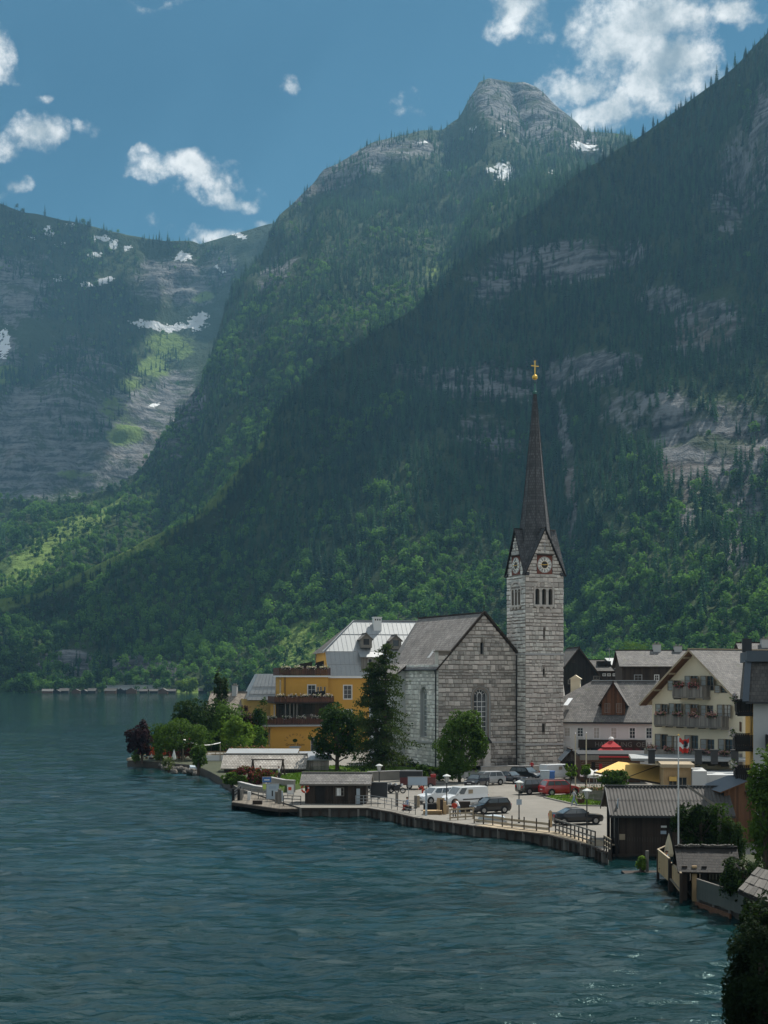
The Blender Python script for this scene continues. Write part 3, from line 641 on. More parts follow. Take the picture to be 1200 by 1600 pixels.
woods('ledge_forest', 'dark trees growing on the rim and ledges of the grey cliff mountain', S3, 10.0,
      lambda x, y, a, P: np.clip(np.maximum(np.clip((440 - y) / 60, 0, 1) * (x < 330), soft(x, y, [(130, 470, 90, 40, 10, 1), (150, 610, 60, 30, -20, .8), (190, 540, 40, 50, 0, .6), (140, 650, 40, 30, 0, .7), (235, 560, 40, 40, 0, .3), (90, 560, 60, 25, -10, .6), (30, 590, 40, 20, -30, .7), (330, 430, 30, 30, 0, .4)])) * (0.2 + 1.4 * patchy(P, 120, 6, .4, .6)) - a['snow'] * 1.2, 0, 1), 3,
      lambda x, y, p: np.full(len(p), 0.12), 1.15)

# ------------------------------------------------------------------ land the village stands on
mat('quay_wall', (0.075, 0.066, 0.056), 0.95, 0.4, 1.2, 0.6, 0.06)
def build_land():
    edge = [(199, 1188), (250, 1191), (305, 1196), (328, 1206), (345, 1215), (372, 1231), (430, 1250), (470, 1262), (575, 1262), (612, 1268), (650, 1277), (742, 1290), (860, 1304), (928, 1322), (950, 1331), (957, 1313), (1058, 1318), (1072, 1372), (1090, 1388), (1168, 1414), (1182, 1470), (1200, 1560), (1235, 1700)]
    pts = [G(x, y, 0.95)[:2] for x, y in edge]
    pts = pts + [(60, 30), (600, 30), (900, 700), (420, 1150), (60, 1150), (-40, 420)]
    mb = MB(); zt, zb = 0.95, -0.7
    for t in tessellate_polygon([[Vector((x, y, 0)) for x, y in pts]]): mb.face([(*pts[k], zt) for k in t], 0)
    for k in range(len(pts)):
        j = (k + 1) % len(pts); mb.face([(*pts[k], zb), (*pts[j], zb), (*pts[j], zt), (*pts[k], zt)], 1)
    o = mb.build('village_ground', [M['asphalt'], M['quay_wall']]); tag(o, 'pale paved village square and lakeside ground', kind='structure')
build_land()

woods('meadow_scrub', 'low bright scrub and young trees dotting the mountain clearings', S1, 7.0,
      lambda x, y, a, P: np.clip(a['meadow'] - .25, 0, 1) * (.35 + .9 * patchy(P, 30, 8)), 5, lambda x, y, p: np.full(len(p), 0.93), 0.42)

# unseen cumulus added above the view, placed and shaped to shade the slopes
def cloud(label, c, size, seed, sy=1.0):
    r = np.random.default_rng(seed); V = []; F = []; base = 0; nu, nv = 26, 16
    u, v = np.meshgrid(np.linspace(0, 2 * np.pi, nu, endpoint=False), np.linspace(0.02, np.pi - .02, nv)); S = np.stack([np.cos(u) * np.sin(v), np.sin(u) * np.sin(v), np.cos(v)], 2).reshape(-1, 3)
    rr, cc = np.meshgrid(np.arange(nv - 1), np.arange(nu), indexing='ij'); quads = np.stack([rr * nu + cc, rr * nu + (cc + 1) % nu, (rr + 1) * nu + (cc + 1) % nu, (rr + 1) * nu + cc], 2).reshape(-1, 4)
    for k in range(26):
        o = np.array([r.normal(0, .42), r.normal(0, .42), abs(r.normal(0, .16))]) * size * np.array([1, sy, 1]); s = size * r.uniform(.16, .40) * (1.2 - .5 * np.linalg.norm(o[:2]) / size)
        P = S * s * np.array([1, .5 + .5 * sy, 1]); P[:, 2] = np.where(P[:, 2] < 0, P[:, 2] * .35, P[:, 2] * .85); P = P * (1 + (fbm(P + o + seed * 999, size * .16, 4, seed) - .5)[:, None] * .7) + o; V.append(P); F.append(quads + base); base += len(P)
    m = bpy.data.materials.get('cloud_white')
    if m is None:
        m = bpy.data.materials.new('cloud_white'); m.use_nodes = True; t = NT(m.node_tree); t.n.clear(); d = t.add('ShaderNodeBsdfDiffuse'); tr = t.add('ShaderNodeBsdfTranslucent'); n = t.noise(t.add('ShaderNodeTexCoord').outputs['Object'], .01, 5); col = t.mix(n, (.78, .79, .80), (.88, .88, .88))
        t.link(col, d.inputs[0]); t.link(col, tr.inputs[0]); mx = t.add('ShaderNodeMixShader', i_0=.4); t.link(d.outputs[0], mx.inputs[1]); t.link(tr.outputs[0], mx.inputs[2]); o_ = t.add('ShaderNodeOutputMaterial'); t.link(mx.outputs[0], o_.inputs[0])
    o = link('cloud', np_mesh('cloud', np.concatenate(V), np.concatenate(F), m, smooth=True)); o.location = c; tag(o, label, kind='structure')
cloud('unseen white cumulus cloud added to shade the dark mountain', (1480, 3130, 2650), 720, 3, .45)
cloud('unseen white cumulus cloud added to shade the cliff mountain', (-250, 4760, 2850), 640, 5, .8)

# ------------------------------------------------------------------ building pieces
def window(parent, fn, r, d=0.14, nx=2, nz=2, frame='paint_white', pane='glass', fw=0.07, bar=0.045, proud=0.0, casing=None, sill=None, casement=None, arch_=False):
    """one window: its frame with glazing bars, a pane, and where the photo shows them casing, sill and opened casements"""
    a0, a1, z0, z1 = r; mb = MB(); B = lambda x0, x1, y0, y1, e0=d - 0.05, e1=d + 0.02: mb.prism(rect(x0, x1, y0, y1), fn, e0, e1)
    ztop = z1 - (a1 - a0) / 2 if arch_ else z1
    B(a0, a0 + fw, z0, ztop); B(a1 - fw, a1, z0, ztop); B(a0 + fw, a1 - fw, z0, z0 + fw)
    if not arch_: B(a0 + fw, a1 - fw, z1 - fw, z1)
    for k in range(1, nx): x = a0 + (a1 - a0) * k / nx; B(x - bar / 2, x + bar / 2, z0 + fw, ztop - (0 if arch_ else fw), d - 0.04, d + 0.015)
    for k in range(1, nz): z = z0 + (ztop - z0) * k / nz; B(a0 + fw, a1 - fw, z - bar / 2, z + bar / 2, d - 0.035, d + 0.012)
    if arch_:
        c, rr = (a0 + a1) / 2, (a1 - a0) / 2
        for k in range(12):
            t0, t1 = math.pi * k / 12, math.pi * (k + 1) / 12
            mb.prism([(c + rr * math.cos(t0), ztop + rr * math.sin(t0)), (c + rr * math.cos(t1), ztop + rr * math.sin(t1)), (c + (rr - fw) * math.cos(t1), ztop + (rr - fw) * math.sin(t1)), (c + (rr - fw) * math.cos(t0), ztop + (rr - fw) * math.sin(t0))], fn, d - 0.05, d + 0.02)
            mb.prism([(c + rr * .42 * math.cos(t0), ztop + rr * .62 * math.sin(t0)), (c + rr * .42 * math.cos(t1), ztop + rr * .62 * math.sin(t1)), (c + rr * .33 * math.cos(t1), ztop + rr * .52 * math.sin(t1)), (c + rr * .33 * math.cos(t0), ztop + rr * .52 * math.sin(t0))], fn, d - 0.04, d + 0.015)
        for an in (35, 62, 90, 118, 145):
            t0 = R(an); w = bar / 2 / rr; f0 = .62 if an == 90 else .55
            mb.prism([(c + rr * f0 * math.cos(t0 - w), ztop + rr * f0 * math.sin(t0 - w)), (c + rr * math.cos(t0 - w), ztop + rr * math.sin(t0 - w)), (c + rr * math.cos(t0 + w), ztop + rr * math.sin(t0 + w)), (c + rr * f0 * math.cos(t0 + w), ztop + rr * f0 * math.sin(t0 + w))], fn, d - 0.038, d + 0.013)
    o = mb.build('window', M[frame], parent)
    g = MB(); outl = arch(a0, a1, z0, z1) if arch_ else rect(a0, a1, z0, z1)
    g.face([fn(x, z, d + 0.03) for x, z in outl]); g.build('pane', M[pane], o)
    if casing:
        c = MB(); cw = 0.13
        for q in (rect(a0 - cw, a0, z0 - cw, z1 + cw), rect(a1, a1 + cw, z0 - cw, z1 + cw), rect(a0, a1, z1, z1 + cw), rect(a0, a1, z0 - cw, z0)): c.prism(q, fn, -0.035, 0.01)
        c.build('casing', M[casing], o)
    if sill: MB().prism(rect(a0 - .12, a1 + .12, z0 - .1, z0), fn, -0.14, 0.1).build('sill', M[sill], o)
    if casement:      # opened casement leaves standing out from the wall
        for side in casement:
            c = MB(); w = (a1 - a0) * 0.55; s = -1 if side == 'l' else 1; a = a0 if s < 0 else a1
            dirx, dird = s * 0.80, -0.60
            Q = lambda t, z: fn(a + dirx * t, z, dird * t - 0.02)
            for (t0, t1, y0, y1) in ((0, .06, z0, z1), (w - .06, w, z0, z1), (.06, w - .06, z0, z0 + .06), (.06, w - .06, z1 - .06, z1), (.06, w - .06, (z0 * 2 + z1) / 3 - .025, (z0 * 2 + z1) / 3 + .025), (.06, w - .06, (z0 + 2 * z1) / 3 - .025, (z0 + 2 * z1) / 3 + .025)):
                p = [Q(t0, y0), Q(t1, y0), Q(t1, y1), Q(t0, y1)]; n = Vector(fn(1, 0, 0)) - Vector(fn(0, 0, 0)); n = n * 0.03
                c.hexa([Vector(q) - n for q in p] + [Vector(q) + n for q in p])
            c.face([Q(.06, z0 + .06), Q(w - .06, z0 + .06), Q(w - .06, z1 - .06), Q(.06, z1 - .06)], 1)
            c.build('casement', [M['shutter'], M['glass_pale']], o)
    return o
def boards(mb, fn, a0, a1, zb, zt, w=0.18, th=0.03, gap=0.012, m=0, base=0.0, var=0.35):
    """upright boards; zt and zb may be functions of a"""
    n = max(1, round((a1 - a0) / w)); w = (a1 - a0) / n
    T = zt if callable(zt) else (lambda a: zt); Bf = zb if callable(zb) else (lambda a: zb)
    for k in range(n):
        x0, x1 = a0 + k * w + gap / 2, a0 + (k + 1) * w - gap / 2; e = rng.uniform(0, 0.012)
        mb.prism([(x0, Bf(x0)), (x1, Bf(x1)), (x1, T(x1)), (x0, T(x0))], fn, -th - e + base, base - 0.002, m, rng.uniform(-var, var))
def balcony(parent, fn, a0, a1, z, out, h=1.0, mats=('wood_grey', 'wood_grey'), slat=0.13, flowers=0, ends=True, name='balcony', petal='petal'):
    """slab, rails, upright slats and flower boxes of one balcony on a wall"""
    mb = MB(); mb.prism(rect(a0, a1, z - .14, z), fn, -out, 0.0)
    mb.prism(rect(a0, a1, z + h - .06, z + h), fn, -out - .05, -out + .06); mb.prism(rect(a0, a1, z + .08, z + .16), fn, -out - .01, -out + .04)
    for k in range(max(2, round((a1 - a0) / 2)) + 1):
        x = a0 + (a1 - a0 - .1) * k / max(2, round((a1 - a0) / 2)); mb.prism(rect(x, x + .1, z, z + h - .06), fn, -out + .041, -out + .12)
        mb.prism(rect(x, x + .12, z - .3, z - .14), fn, -out * .9, -0.02)
    if ends:
        for x in (a0, a1 - .06): mb.prism(rect(x, x + .06, z + h - .05, z + h + .004), fn, -out + .06, 0)
    o = mb.build(name, M[mats[0]], parent)
    s = MB(); n = max(2, int((a1 - a0) / slat))
    for k in range(n):
        x = a0 + (a1 - a0) * k / n; s.prism(rect(x + .008, x + (a1 - a0) / n - .008, z + .02, z + h - .065), fn, -out - .05, -out - .015, 0, rng.uniform(-.35, .35))
    if ends:
        for x in (a0, a1):
            m_ = max(2, int(out / slat))
            for k in range(m_): s.prism(rect(x - .02, x + .02, z + .02, z + h - .065), fn, -out + .02 + (out - .04) * k / m_, -out + .02 + (out - .04) * (k + .88) / m_, 0, rng.uniform(-.35, .35))
    so_ = s.build('slats', M[mats[1]], o); tag(so_, kind='stuff')
    if flowers:
        bx = MB()
        for k in range(flowers):
            x = a0 + (a1 - a0) * (k + .5) / flowers; bx.prism(rect(x - .55, x + .55, z + h - .16, z + h + .05), fn, -out - .27, -out - .055)
        bx.build('flower_box', M['wood_black'], o)
        P = []
        for k in range(flowers):
            x = a0 + (a1 - a0) * (k + .5) / flowers
            for j in range(150): P.append(fn(x + rng.uniform(-.85, .85), z + h + .05 + rng.gauss(.04, .15), -out - .17 + rng.gauss(0, .1)))
        f = link('flowers', leaf_cloud(np.array(P), .12, M[petal], M['leaf_green'], .35), o); tag(f, kind='stuff')
    return o
def leaf_cloud(P, size, m1, m2=None, share=0.0, up=0.25, seed=None, tone=None, centre=None):
    """many leaf-sized faces at the points P"""
    r = np.random.default_rng(len(P) if seed is None else seed); n = len(P)
    N = r.normal(size=(n, 3)); N /= np.linalg.norm(N, axis=1, keepdims=True); N[:, 2] += up
    if centre is not None:
        d = P - centre; d /= np.linalg.norm(d, axis=1, keepdims=True) + 1e-6; N = N * .75 + d * .75
    N /= np.linalg.norm(N, axis=1, keepdims=True)
    A = np.cross(N, r.normal(size=(n, 3))); A /= np.linalg.norm(A, axis=1, keepdims=True) + 1e-9; B = np.cross(N, A)
    s = size * r.uniform(.55, 1.35, (n, 1)); V = np.stack([P - A * s, P - B * s * .62 + N * s * .12, P + A * s, P + B * s * .62 + N * s * .12], 1).reshape(-1, 3)
    t = r.uniform(-.75, .75, n) if tone is None else tone + r.uniform(-.45, .45, n)
    mi = (r.random(n) < share).astype(int) if m2 is not None else np.zeros(n, int)
    return np_mesh('foliage', V, np.arange(4 * n).reshape(n, 4), [m1] + ([m2] if m2 is not None else []), t, midx=mi)
def gable_roof(parent, u0, u1, v0, v1, ze, zr, ov=0.5, ovg=0.5, axis='v', m='shingle_dark', edge='wood_dark', th=0.2, name='roof', uc=None):
    """two slabs; the ridge runs along v (gable to the front) or along u"""
    mb = MB()
    if axis == 'v':
        uc = (u0 + u1) / 2 if uc is None else uc
        for (ue, s) in ((u0, -1), (u1, 1)):
            sl = (zr - ze) / abs(uc - ue); a, b = (ue + s * ov, ze - ov * sl), (uc, zr)
            mb.slab([(a[0], v0 - ovg, a[1]), (a[0], v1 + ovg, a[1]), (b[0], v1 + ovg, b[1]), (b[0], v0 - ovg, b[1])], th, 0, 1)
        mb.beam((uc, v0 - ovg, zr + .03), (uc, v1 + ovg, zr + .03), .3, .12, 1)
    else:
        vc = (v0 + v1) / 2
        for (ve, s) in ((v0, -1), (v1, 1)):
            sl = (zr - ze) / abs(vc - ve); a, b = (ve + s * ov, ze - ov * sl), (vc, zr)
            mb.slab([(u0 - ovg, a[0], a[1]), (u1 + ovg, a[0], a[1]), (u1 + ovg, b[0], b[1]), (u0 - ovg, b[0], b[1])], th, 0, 1)
        mb.beam((u0 - ovg, vc, zr + .03), (u1 + ovg, vc, zr + .03), .3, .12, 1)
    return mb.build(name, [M[m], M[edge]], parent)
def chimney(parent, u, v, z0, z1, w=0.8, d=0.8, m='plaster_grey', cap='concrete'):
    mb = MB().box(u - w / 2, u + w / 2, v - d / 2, v + d / 2, z0, z1); mb.box(u - w / 2 - .08, u + w / 2 + .08, v - d / 2 - .08, v + d / 2 + .08, z1, z1 + .12, 1)
    for x in (-.22, .22): mb.box(u + x * w - .1, u + x * w + .1, v - .12, v + .12, z1 + .12, z1 + .4, 1)
    return mb.build('chimney', [M[m], M[cap]], parent)
def text(parent, s, loc, size, m, rot=(R(90), 0, 0), extr=0.015, align='CENTER', name='lettering'):
    cu = bpy.data.curves.new(name, 'FONT'); cu.body = s; cu.size = size; cu.extrude = extr; cu.align_x = align; cu.align_y = 'CENTER'; cu.resolution_u = 2
    tmp = bpy.data.objects.new(name, cu); COL.objects.link(tmp); bpy.context.view_layer.update(); me = bpy.data.meshes.new_from_object(tmp.evaluated_get(bpy.context.evaluated_depsgraph_get())); bpy.data.objects.remove(tmp); me.materials.clear(); me.materials.append(M[m])
    o = bpy.data.objects.new(name, me); COL.objects.link(o); o.location = loc; o.rotation_euler = rot; o.parent = parent
    return o

# ------------------------------------------------------------------ rubble masonry
def stone_mesh(seed):
    r = random.Random(seed); j = lambda: r.uniform(-.075, .075); mb = MB()
    B = [(-.5, 0, -.5), (.5, 0, -.5), (.5, 0, .5), (-.5, 0, .5)]
    Fv = [(x * .90 + j(), -1, z * .86 + j()) for x, _, z in B]; S = [(x + j(), -.55, z + j()) for x, _, z in B]
    mb.face(Fv)
    for k in range(4):
        q = (k + 1) % 4; mb.face([S[k], S[q], Fv[q], Fv[k]]); mb.face([B[k], B[q], S[q], S[k]])
    return mb
STONE_KINDS = [stone_mesh(k) for k in range(6)]
def scan(poly, z):
    xs = []
    for k in range(len(poly)):
        (a, b), (c, d) = poly[k], poly[(k + 1) % len(poly)]
        if (b - z) * (d - z) < 0: xs.append(a + (c - a) * (z - b) / (d - b))
    return (min(xs), max(xs)) if len(xs) > 1 else None
def lay_stones(poly, holes, rowh=(0.40, 0.74), wid=(0.38, 0.98), seed=1, quoin=True):
    """coursed rubble: list of (a0, a1, z0, z1)"""
    r = random.Random(seed); out = []; z = min(p[1] for p in poly) + .02; top = max(p[1] for p in poly); i = 0
    while z < top - .2:
        h = r.uniform(*rowh); zm = [z + .06, z + h * .5, z + h - .06]; ex = [scan(poly, q) for q in zm]; ex = [e for e in ex if e]
        if len(ex) < 2: z += h; continue
        lo, hi = max(e[0] for e in ex), min(e[1] for e in ex)
        cuts = []
        for hl in holes:
            if any(scan(hl, q) for q in zm):
                e = [scan(hl, q) for q in zm if scan(hl, q)]; cuts.append((min(x[0] for x in e) - .03, max(x[1] for x in e) + .03))
        a = lo; first = True
        while a < hi - .18:
            w = r.uniform(*wid)
            if first and quoin: w = 1.05 if i % 2 else .6
            first = False
            if hi - a - w < .3: w = hi - a
            b = a + w; segs = [(a, b)]
            for (c0, c1) in cuts:
                ns = []
                for (s0, s1) in segs:
                    if c1 <= s0 or c0 >= s1: ns.append((s0, s1))
                    else:
                        if c0 > s0 + .12: ns.append((s0, c0))
                        if c1 < s1 - .12: ns.append((c1, s1))
                segs = ns
            for (s0, s1) in segs:
                if h > .66 and s1 - s0 < .75 and r.random() < .4:
                    q = r.uniform(.36, .64); out += [(s0, s1, z, z + h * q), (s0, s1, z + h * q, z + h)]
                else: out.append((s0, s1, z + r.uniform(0, .09), z + h - r.uniform(0, .09)))
            a = b
        z += h; i += 1
    return out
GAP = 0.052
def place_stones(parent, fn, ang, lst, mname, singles, seed=3, proud=(0.05, 0.11)):
    """the largest ones as objects of their own, the rest joined"""
    r = random.Random(seed); order = sorted(range(len(lst)), key=lambda k: -(lst[k][1] - lst[k][0]) * (lst[k][3] - lst[k][2])); single = set(order[:singles])
    kinds = []
    if singles:
        for k, sm in enumerate(STONE_KINDS):
            me = bpy.data.meshes.new('stone'); me.from_pydata(sm.v, [], sm.f); me.materials.append(M[mname]); kinds.append(me)
    rest = MB()
    for k, (a0, a1, z0, z1) in enumerate(lst):
        w, h, p = a1 - a0 - GAP * r.uniform(.6, 1.9), z1 - z0 - GAP * r.uniform(.6, 1.9), r.uniform(*proud); ca, cz = (a0 + a1) / 2, (z0 + z1) / 2 + r.uniform(-.02, .02)
        if w < .08 or h < .08: continue
        if k in single:
            o = bpy.data.objects.new('stone', kinds[k % 6]); COL.objects.link(o); o.parent = parent
            o.location = fn(ca, cz, 0.0); o.rotation_euler = (0, 0, R(ang)); o.scale = (w, p, h)
        else:
            sm = STONE_KINDS[k % 6]; i = len(rest.v); t = r.uniform(-.32, .24)
            rest.v += [fn(ca + x * w, cz + z * h, y * p) for x, y, z in sm.v]
            for f in sm.f: rest.f.append(tuple(i + q for q in f)); rest.m.append(0); rest.t.append(t); rest.uv.append(None)
    if rest.f: tag(rest.build('stonework', M[mname], parent), kind='stuff')

# ------------------------------------------------------------------ the church
def build_church():
    fr = Fr(85 / FPX * 198.0, 198.0, 1.5, 23.0)
    root = fr.root('church', 'grey rubble stone church with steep shingled roof and tall spired clock tower', 'church')
    W = fr.u(825, 0); zr = fr.z(957, W / 2, 0); ze = fr.z(1041, 0, 0); zk = fr.z(1018, 0, 0); ul = 1.15; LW = 14.7
    ut = fr.u(808, 0); vf = fr.v(821, ut); vb = fr.v(795, ut); ur = fr.u(880, vf)
    # front gable wall
    slope = (zr - ze) / (W / 2); zl = ze + slope * ul
    wx0, wx1 = fr.u(740.5, 0), fr.u(761.5, 0); wz0, wz1 = fr.z(1159, wx0, 0), fr.z(1077, wx0, 0)
    outer = [(0, 0), (W, 0), (W, ze), (W / 2, zr), (ul * 1.9, ze + slope * ul * 1.9), (ul * 1.9, zk), (0, zk)]
    outer = [(0, 0), (W, 0), (W, ze), (W / 2, zr), ((zk - ze) / slope, zk), (0, zk)]
    hole = arch(wx0, wx1, wz0, wz1, 12); slit = arch(fr.u(750.5), fr.u(755.3), fr.z(1022, 7, 0), fr.z(1003, 7, 0), 6)
    mb = MB().wall(outer, [hole, slit], front, 0.9, 0, 1)
    wall = mb.build('facade_wall', [M['mortar'], M['trim_stone']], root)
    hole_b = arch(wx0 - .42, wx1 + .42, wz0, wz1 + .42, 12)
    place_stones(wall, front, 0, lay_stones([(a, z) for a, z in outer], [hole_b, slit], seed=4), 'stone', 150, 5)
    # splayed grey surround of the big window
    sur = MB(); n = len(hole)
    for k in range(n):
        j = (k + 1) % n
        if k == 0: continue
        sur.face([front(*hole_b[k], -.10), front(*hole_b[j], -.10), front(*hole[j], .35), front(*hole[k], .35)])
        sur.face([front(*hole_b[k], -.10), front(*hole_b[j], -.10), front(*hole_b[j], .02), front(*hole_b[k], .02)])
    sur.build('window_surround', M['plaster_grey'], root)
    window(root, front, (wx0, wx1, wz0, wz1), 0.42, 3, 9, 'paint_white', 'glass', .07, .07, arch_=True)
    window(root, front, (fr.u(750.5), fr.u(755.3), fr.z(1022, 7, 0), fr.z(1003, 7, 0)), 0.4, 1, 1, 'metal_dark', 'black', .03)
    zs = fr.z(1160, W / 2, 0)
    st = MB().box(-.14, ut - .05, -.24, 0.05, zs - .14, zs + .12); st.box(-.24, .05, .051, LW, zs - .14, zs + .12)
    st.build('string_course', M['trim_stone'], root)
    # left wall, towards the lake
    lf = wall_fn(0, LW, -90)     # a runs from the far end to the facade corner, inward = +u
    lw0, lw1 = LW - fr.v(668, 0.0), LW - fr.v(668, 0.0) + 0
    va, vb2 = fr.v(667, 0), fr.v(657, 0); wl = (LW - va - 0.0, LW - va + 1.0)
    c1 = LW - (va + vb2) / 2; hw = (vb2 - va) / 2
    lz0, lz1 = fr.z(1152, 0, va), fr.z(1073, 0, va)
    lh = arch(c1 - hw, c1 + hw, lz0, lz1, 10)
    lwall = MB().wall([(0, 0), (LW, 0), (LW, ze), (0, ze)], [lh], lf, 0.8, 0, 1).build('side_wall', [M['mortar_lit'], M['plaster_grey']], root)
    place_stones(lwall, lf, -90, lay_stones([(0, 0), (LW, 0), (LW, ze), (0, ze)], [lh], seed=9), 'stone_lit', 45, 6)
    window(root, lf, (c1 - hw, c1 + hw, lz0, lz1), 0.55, 2, 8, 'paint_white', 'glass_pale', .08, .07, arch_=True)
    # return of the raised left shoulder and hidden walls
    hid = MB(); hid.face([(0, 0, ze), (0, 1.2, ze), (0, 1.2, zk), (0, 0, zk)]); hid.face([(0, 1.2, ze - .3), (ul * 2, 1.2, zk - .6), (ul, 1.2, zk), (0, 1.2, zk)]); hid.face([(0, 0, zk), ((zk - ze) / slope, 0, zk), ((zk - ze) / slope, 1.2, zk), (0, 1.2, zk)])
    hid.face([(W, 0, 0), (W, 26, 0), (W, 26, ze), (W, 0, ze)]); E2 = (W / 2 - 3.5, 27, 0); E3 = (W, 26, 0)
    hid.face([(0, LW, 0), E2, (E2[0], E2[1], ze), (0, LW, ze)]); hid.face([E2, E3, (W, 26, ze), (E2[0], E2[1], ze)])
    hid.build('rear_wall', M['stone'], root)
    cop = MB().box(-.25, (zk - ze) / slope + .35, -.3, 1.35, zk + .01, zk + .16); cop.build('coping', M['shingle_wood'], root)
    # roof: the left slope runs back to the choir end, where it is hipped
    vr = fr.v(654, W / 2); zrr = fr.z(966, W / 2, vr); o_ = .35
    ev0, ev1 = (-o_, -.12, ze - o_ * slope), (-o_, LW + .4, ze - o_ * slope)
    rf = MB(); rf.slab([ev0, ev1, (W / 2, vr, zrr), (W / 2, -.12, zr + .02)], .22, 0, 1)
    rf.slab([(W + o_, -.12, ze - o_ * slope), (W + o_, 26.3, ze - o_ * slope), (W / 2, vr, zrr), (W / 2, -.12, zr + .02)], .22, 0, 1)
    rf.face([ev1, (E2[0], E2[1] + .3, ze - .3), (W / 2, vr, zrr)]); rf.face([(E2[0], E2[1] + .3, ze - .3), (W + .3, 26.3, ze - .3), (W / 2, vr, zrr)])
    rf.beam((W / 2, -.1, zr + .05), (W / 2, vr, zrr + .05), .32, .14, 1)
    ro = rf.build('roof', [M['shingle_church'], M['wood_dark']], root)
    vg = MB()
    for (x0, z0) in (((zk - ze) / slope, zk), (W + .35, ze - .35 * slope)): vg.beam((x0, -.2, z0 + .06), (W / 2, -.2, zr + .1), .28, .34, 0, up=(0, 1, 0))
    vg.build('verge', M['wood_dark'], ro)
    MB().beam((-.1, 3.2, fr.z(1026, 1.5, 3) - .2), (1.4, 4.4, fr.z(1021, 1.5, 3) + .5), .35, .08).build('roof_hatch', M['roof_metal'], ro)
    for (v, z) in ((0, zr), (vr, zrr)):
        f = MB().cyl((W / 2, v, z), (W / 2, v, z + 1.1), .05, .04, 6); f.box(W / 2 - .28, W / 2 + .28, v - .03, v + .03, z + .75, z + .83); f.build('finial', M['metal_dark'], ro)
    gt = MB().cyl((-o_ - .06, -.1, ze - o_ * slope - .12), (-o_ - .06, LW + .4, ze - o_ * slope - .12), .12, None, 8); gt.cyl((-.2, .55, ze - .5), (-.2, .55, 0), .085, None, 8); gt.cyl((-o_ - .06, .55, ze - o_ * slope - .15), (-.2, .55, ze - 1.2), .08, None, 8)
    u7 = ut - .22; MB().cyl((u7, -.2, fr.z(1024, ut, 0)), (u7, -.2, 0), .09, None, 8).build('downpipe', M['metal_dark'], root)
    gt.build('gutter', M['metal_dark'], root)
    # low annex with a pent roof against the left wall
    an = MB(); a0, a1, ad = LW - 3.4, LW + 5, 2.4; zt = fr.z(1060, -1, LW - 4)
    an.wall([(0, 0), (ad, 0), (ad, zt + 2.0), (0, zt)], [], lambda a, z, d=0: (-ad + a, a0 + d, z)); an.face([(-ad, a0, 0), (-ad, a1, 0), (-ad, a1, zt), (-ad, a0, zt)])
    an.build('annex_wall', M['plaster_grey'], root)
    MB().slab([(-ad - .4, a0 - .4, zt - .2), (-ad - .4, a1, zt - .2), (.1, a1, zt + 2.1), (.1, a0 - .4, zt + 2.1)], .2, 0, 1).build('annex_roof', [M['shingle_church'], M['wood_dark']], root)
    window(root, lambda a, z, d=0: (-ad + a, a0 + d, z), (.9, 1.6, 3.0, 7.4), 0.02, 2, 6, 'paint_white', 'glass', .07, .05)
    # slate lean-to between gable and tower
    MB().slab([(ut - 1.3, .3, fr.z(1020, ut, 0)), (ut + .2, .3, fr.z(1020, ut, 0)), (ut + .2, 4, fr.z(994, ut, 3)), (ut - 1.6, 4, fr.z(994, ut, 3))], .12).build('slate_roof', M['slate_blue'], root)
    # buttress cap and iron railing at the foot of the facade
    bu = fr.u(760.5, -.5); MB().box(bu - .5, bu + .5, -.75, -.24, 0, zs - .1).build('buttress', M['clock_red'] if False else M['stone'], root)
    MB().prism([(bu - .62, zs - .1), (bu + .62, zs - .1), (bu + .62, zs + .1), (bu, zs + .8), (bu - .62, zs + .1)], front, -.95, -.26).build('buttress_cap', M['metal_dark'], root)
    ra = MB(); r0, r1 = fr.u(778, -1), fr.u(806, -1)
    for k in range(15): x = r0 + (r1 - r0) * k / 14; ra.cyl((x, -1.0, 0), (x, -1.0, 1.15 + .25 * math.sin(math.pi * k / 14)), .035, None, 5)
    ra.box(r0, r1, -1.03, -.97, .25, .3); ra.box(r0, r1, -1.03, -.97, 1.0, 1.05); ra.build('iron_railing', M['metal_dark'], root)

    # tower
    tw = bpy.data.objects.new('tower', None); COL.objects.link(tw); tw.parent = root
    TW = ur - ut; TD = max(vb - vf, TW * .9); vb = vf + TD; cu, cv = ut + TW / 2, vf + TD / 2
    zg = fr.z(891, ut, vf); za = fr.z(825, cu, vf); ztip = fr.z(614, cu, cv)
    slits = []
    def opening(px, y0, y1, w, fnu=lambda x: x - ut):
        x = fnu(fr.u(px, vf)); return rect(x - w / 2, x + w / 2, fr.z(y1, cu, vf), fr.z(y0, cu, vf))
    o_front = [opening(849.5, 1045, 1055, .28), opening(849, 1131, 1144, .42), opening(850, 981, 996, .22)]
    bx = [fr.u(p, vf) - ut for p in (839.5, 850.0, 860.0)]; bz0, bz1 = fr.z(945, cu, vf), fr.z(920, cu, vf)
    bell = [arch(x - .3, x + .3, bz0, bz1, 8) for x in bx]
    ff = wall_fn(ut, vf, 0); fl = wall_fn(ut, vb, -90); frt = wall_fn(ut + TW, vf, 90); fb = wall_fn(ut + TW, vb, 180)
    bl = [arch(TD / 2 + dx - .3, TD / 2 + dx + .3, bz0, bz1, 8) for dx in (-.95, 0, .95)]
    box_ = lambda w: [(0, 0), (w, 0), (w, zg), (w / 2, za), (0, zg)]
    tb = MB().wall(box_(TW), o_front + bell, ff, .7, 0, 0); tb.wall(box_(TD), bl, fl, .7, 0, 0); tb.wall(box_(TD), [arch(TD / 2 + dx - .3, TD / 2 + dx + .3, bz0, bz1, 8) for dx in (-.95, 0, .95)], frt, .7, 0, 0); tb.wall(box_(TW), [], fb, .7, 0, 0)
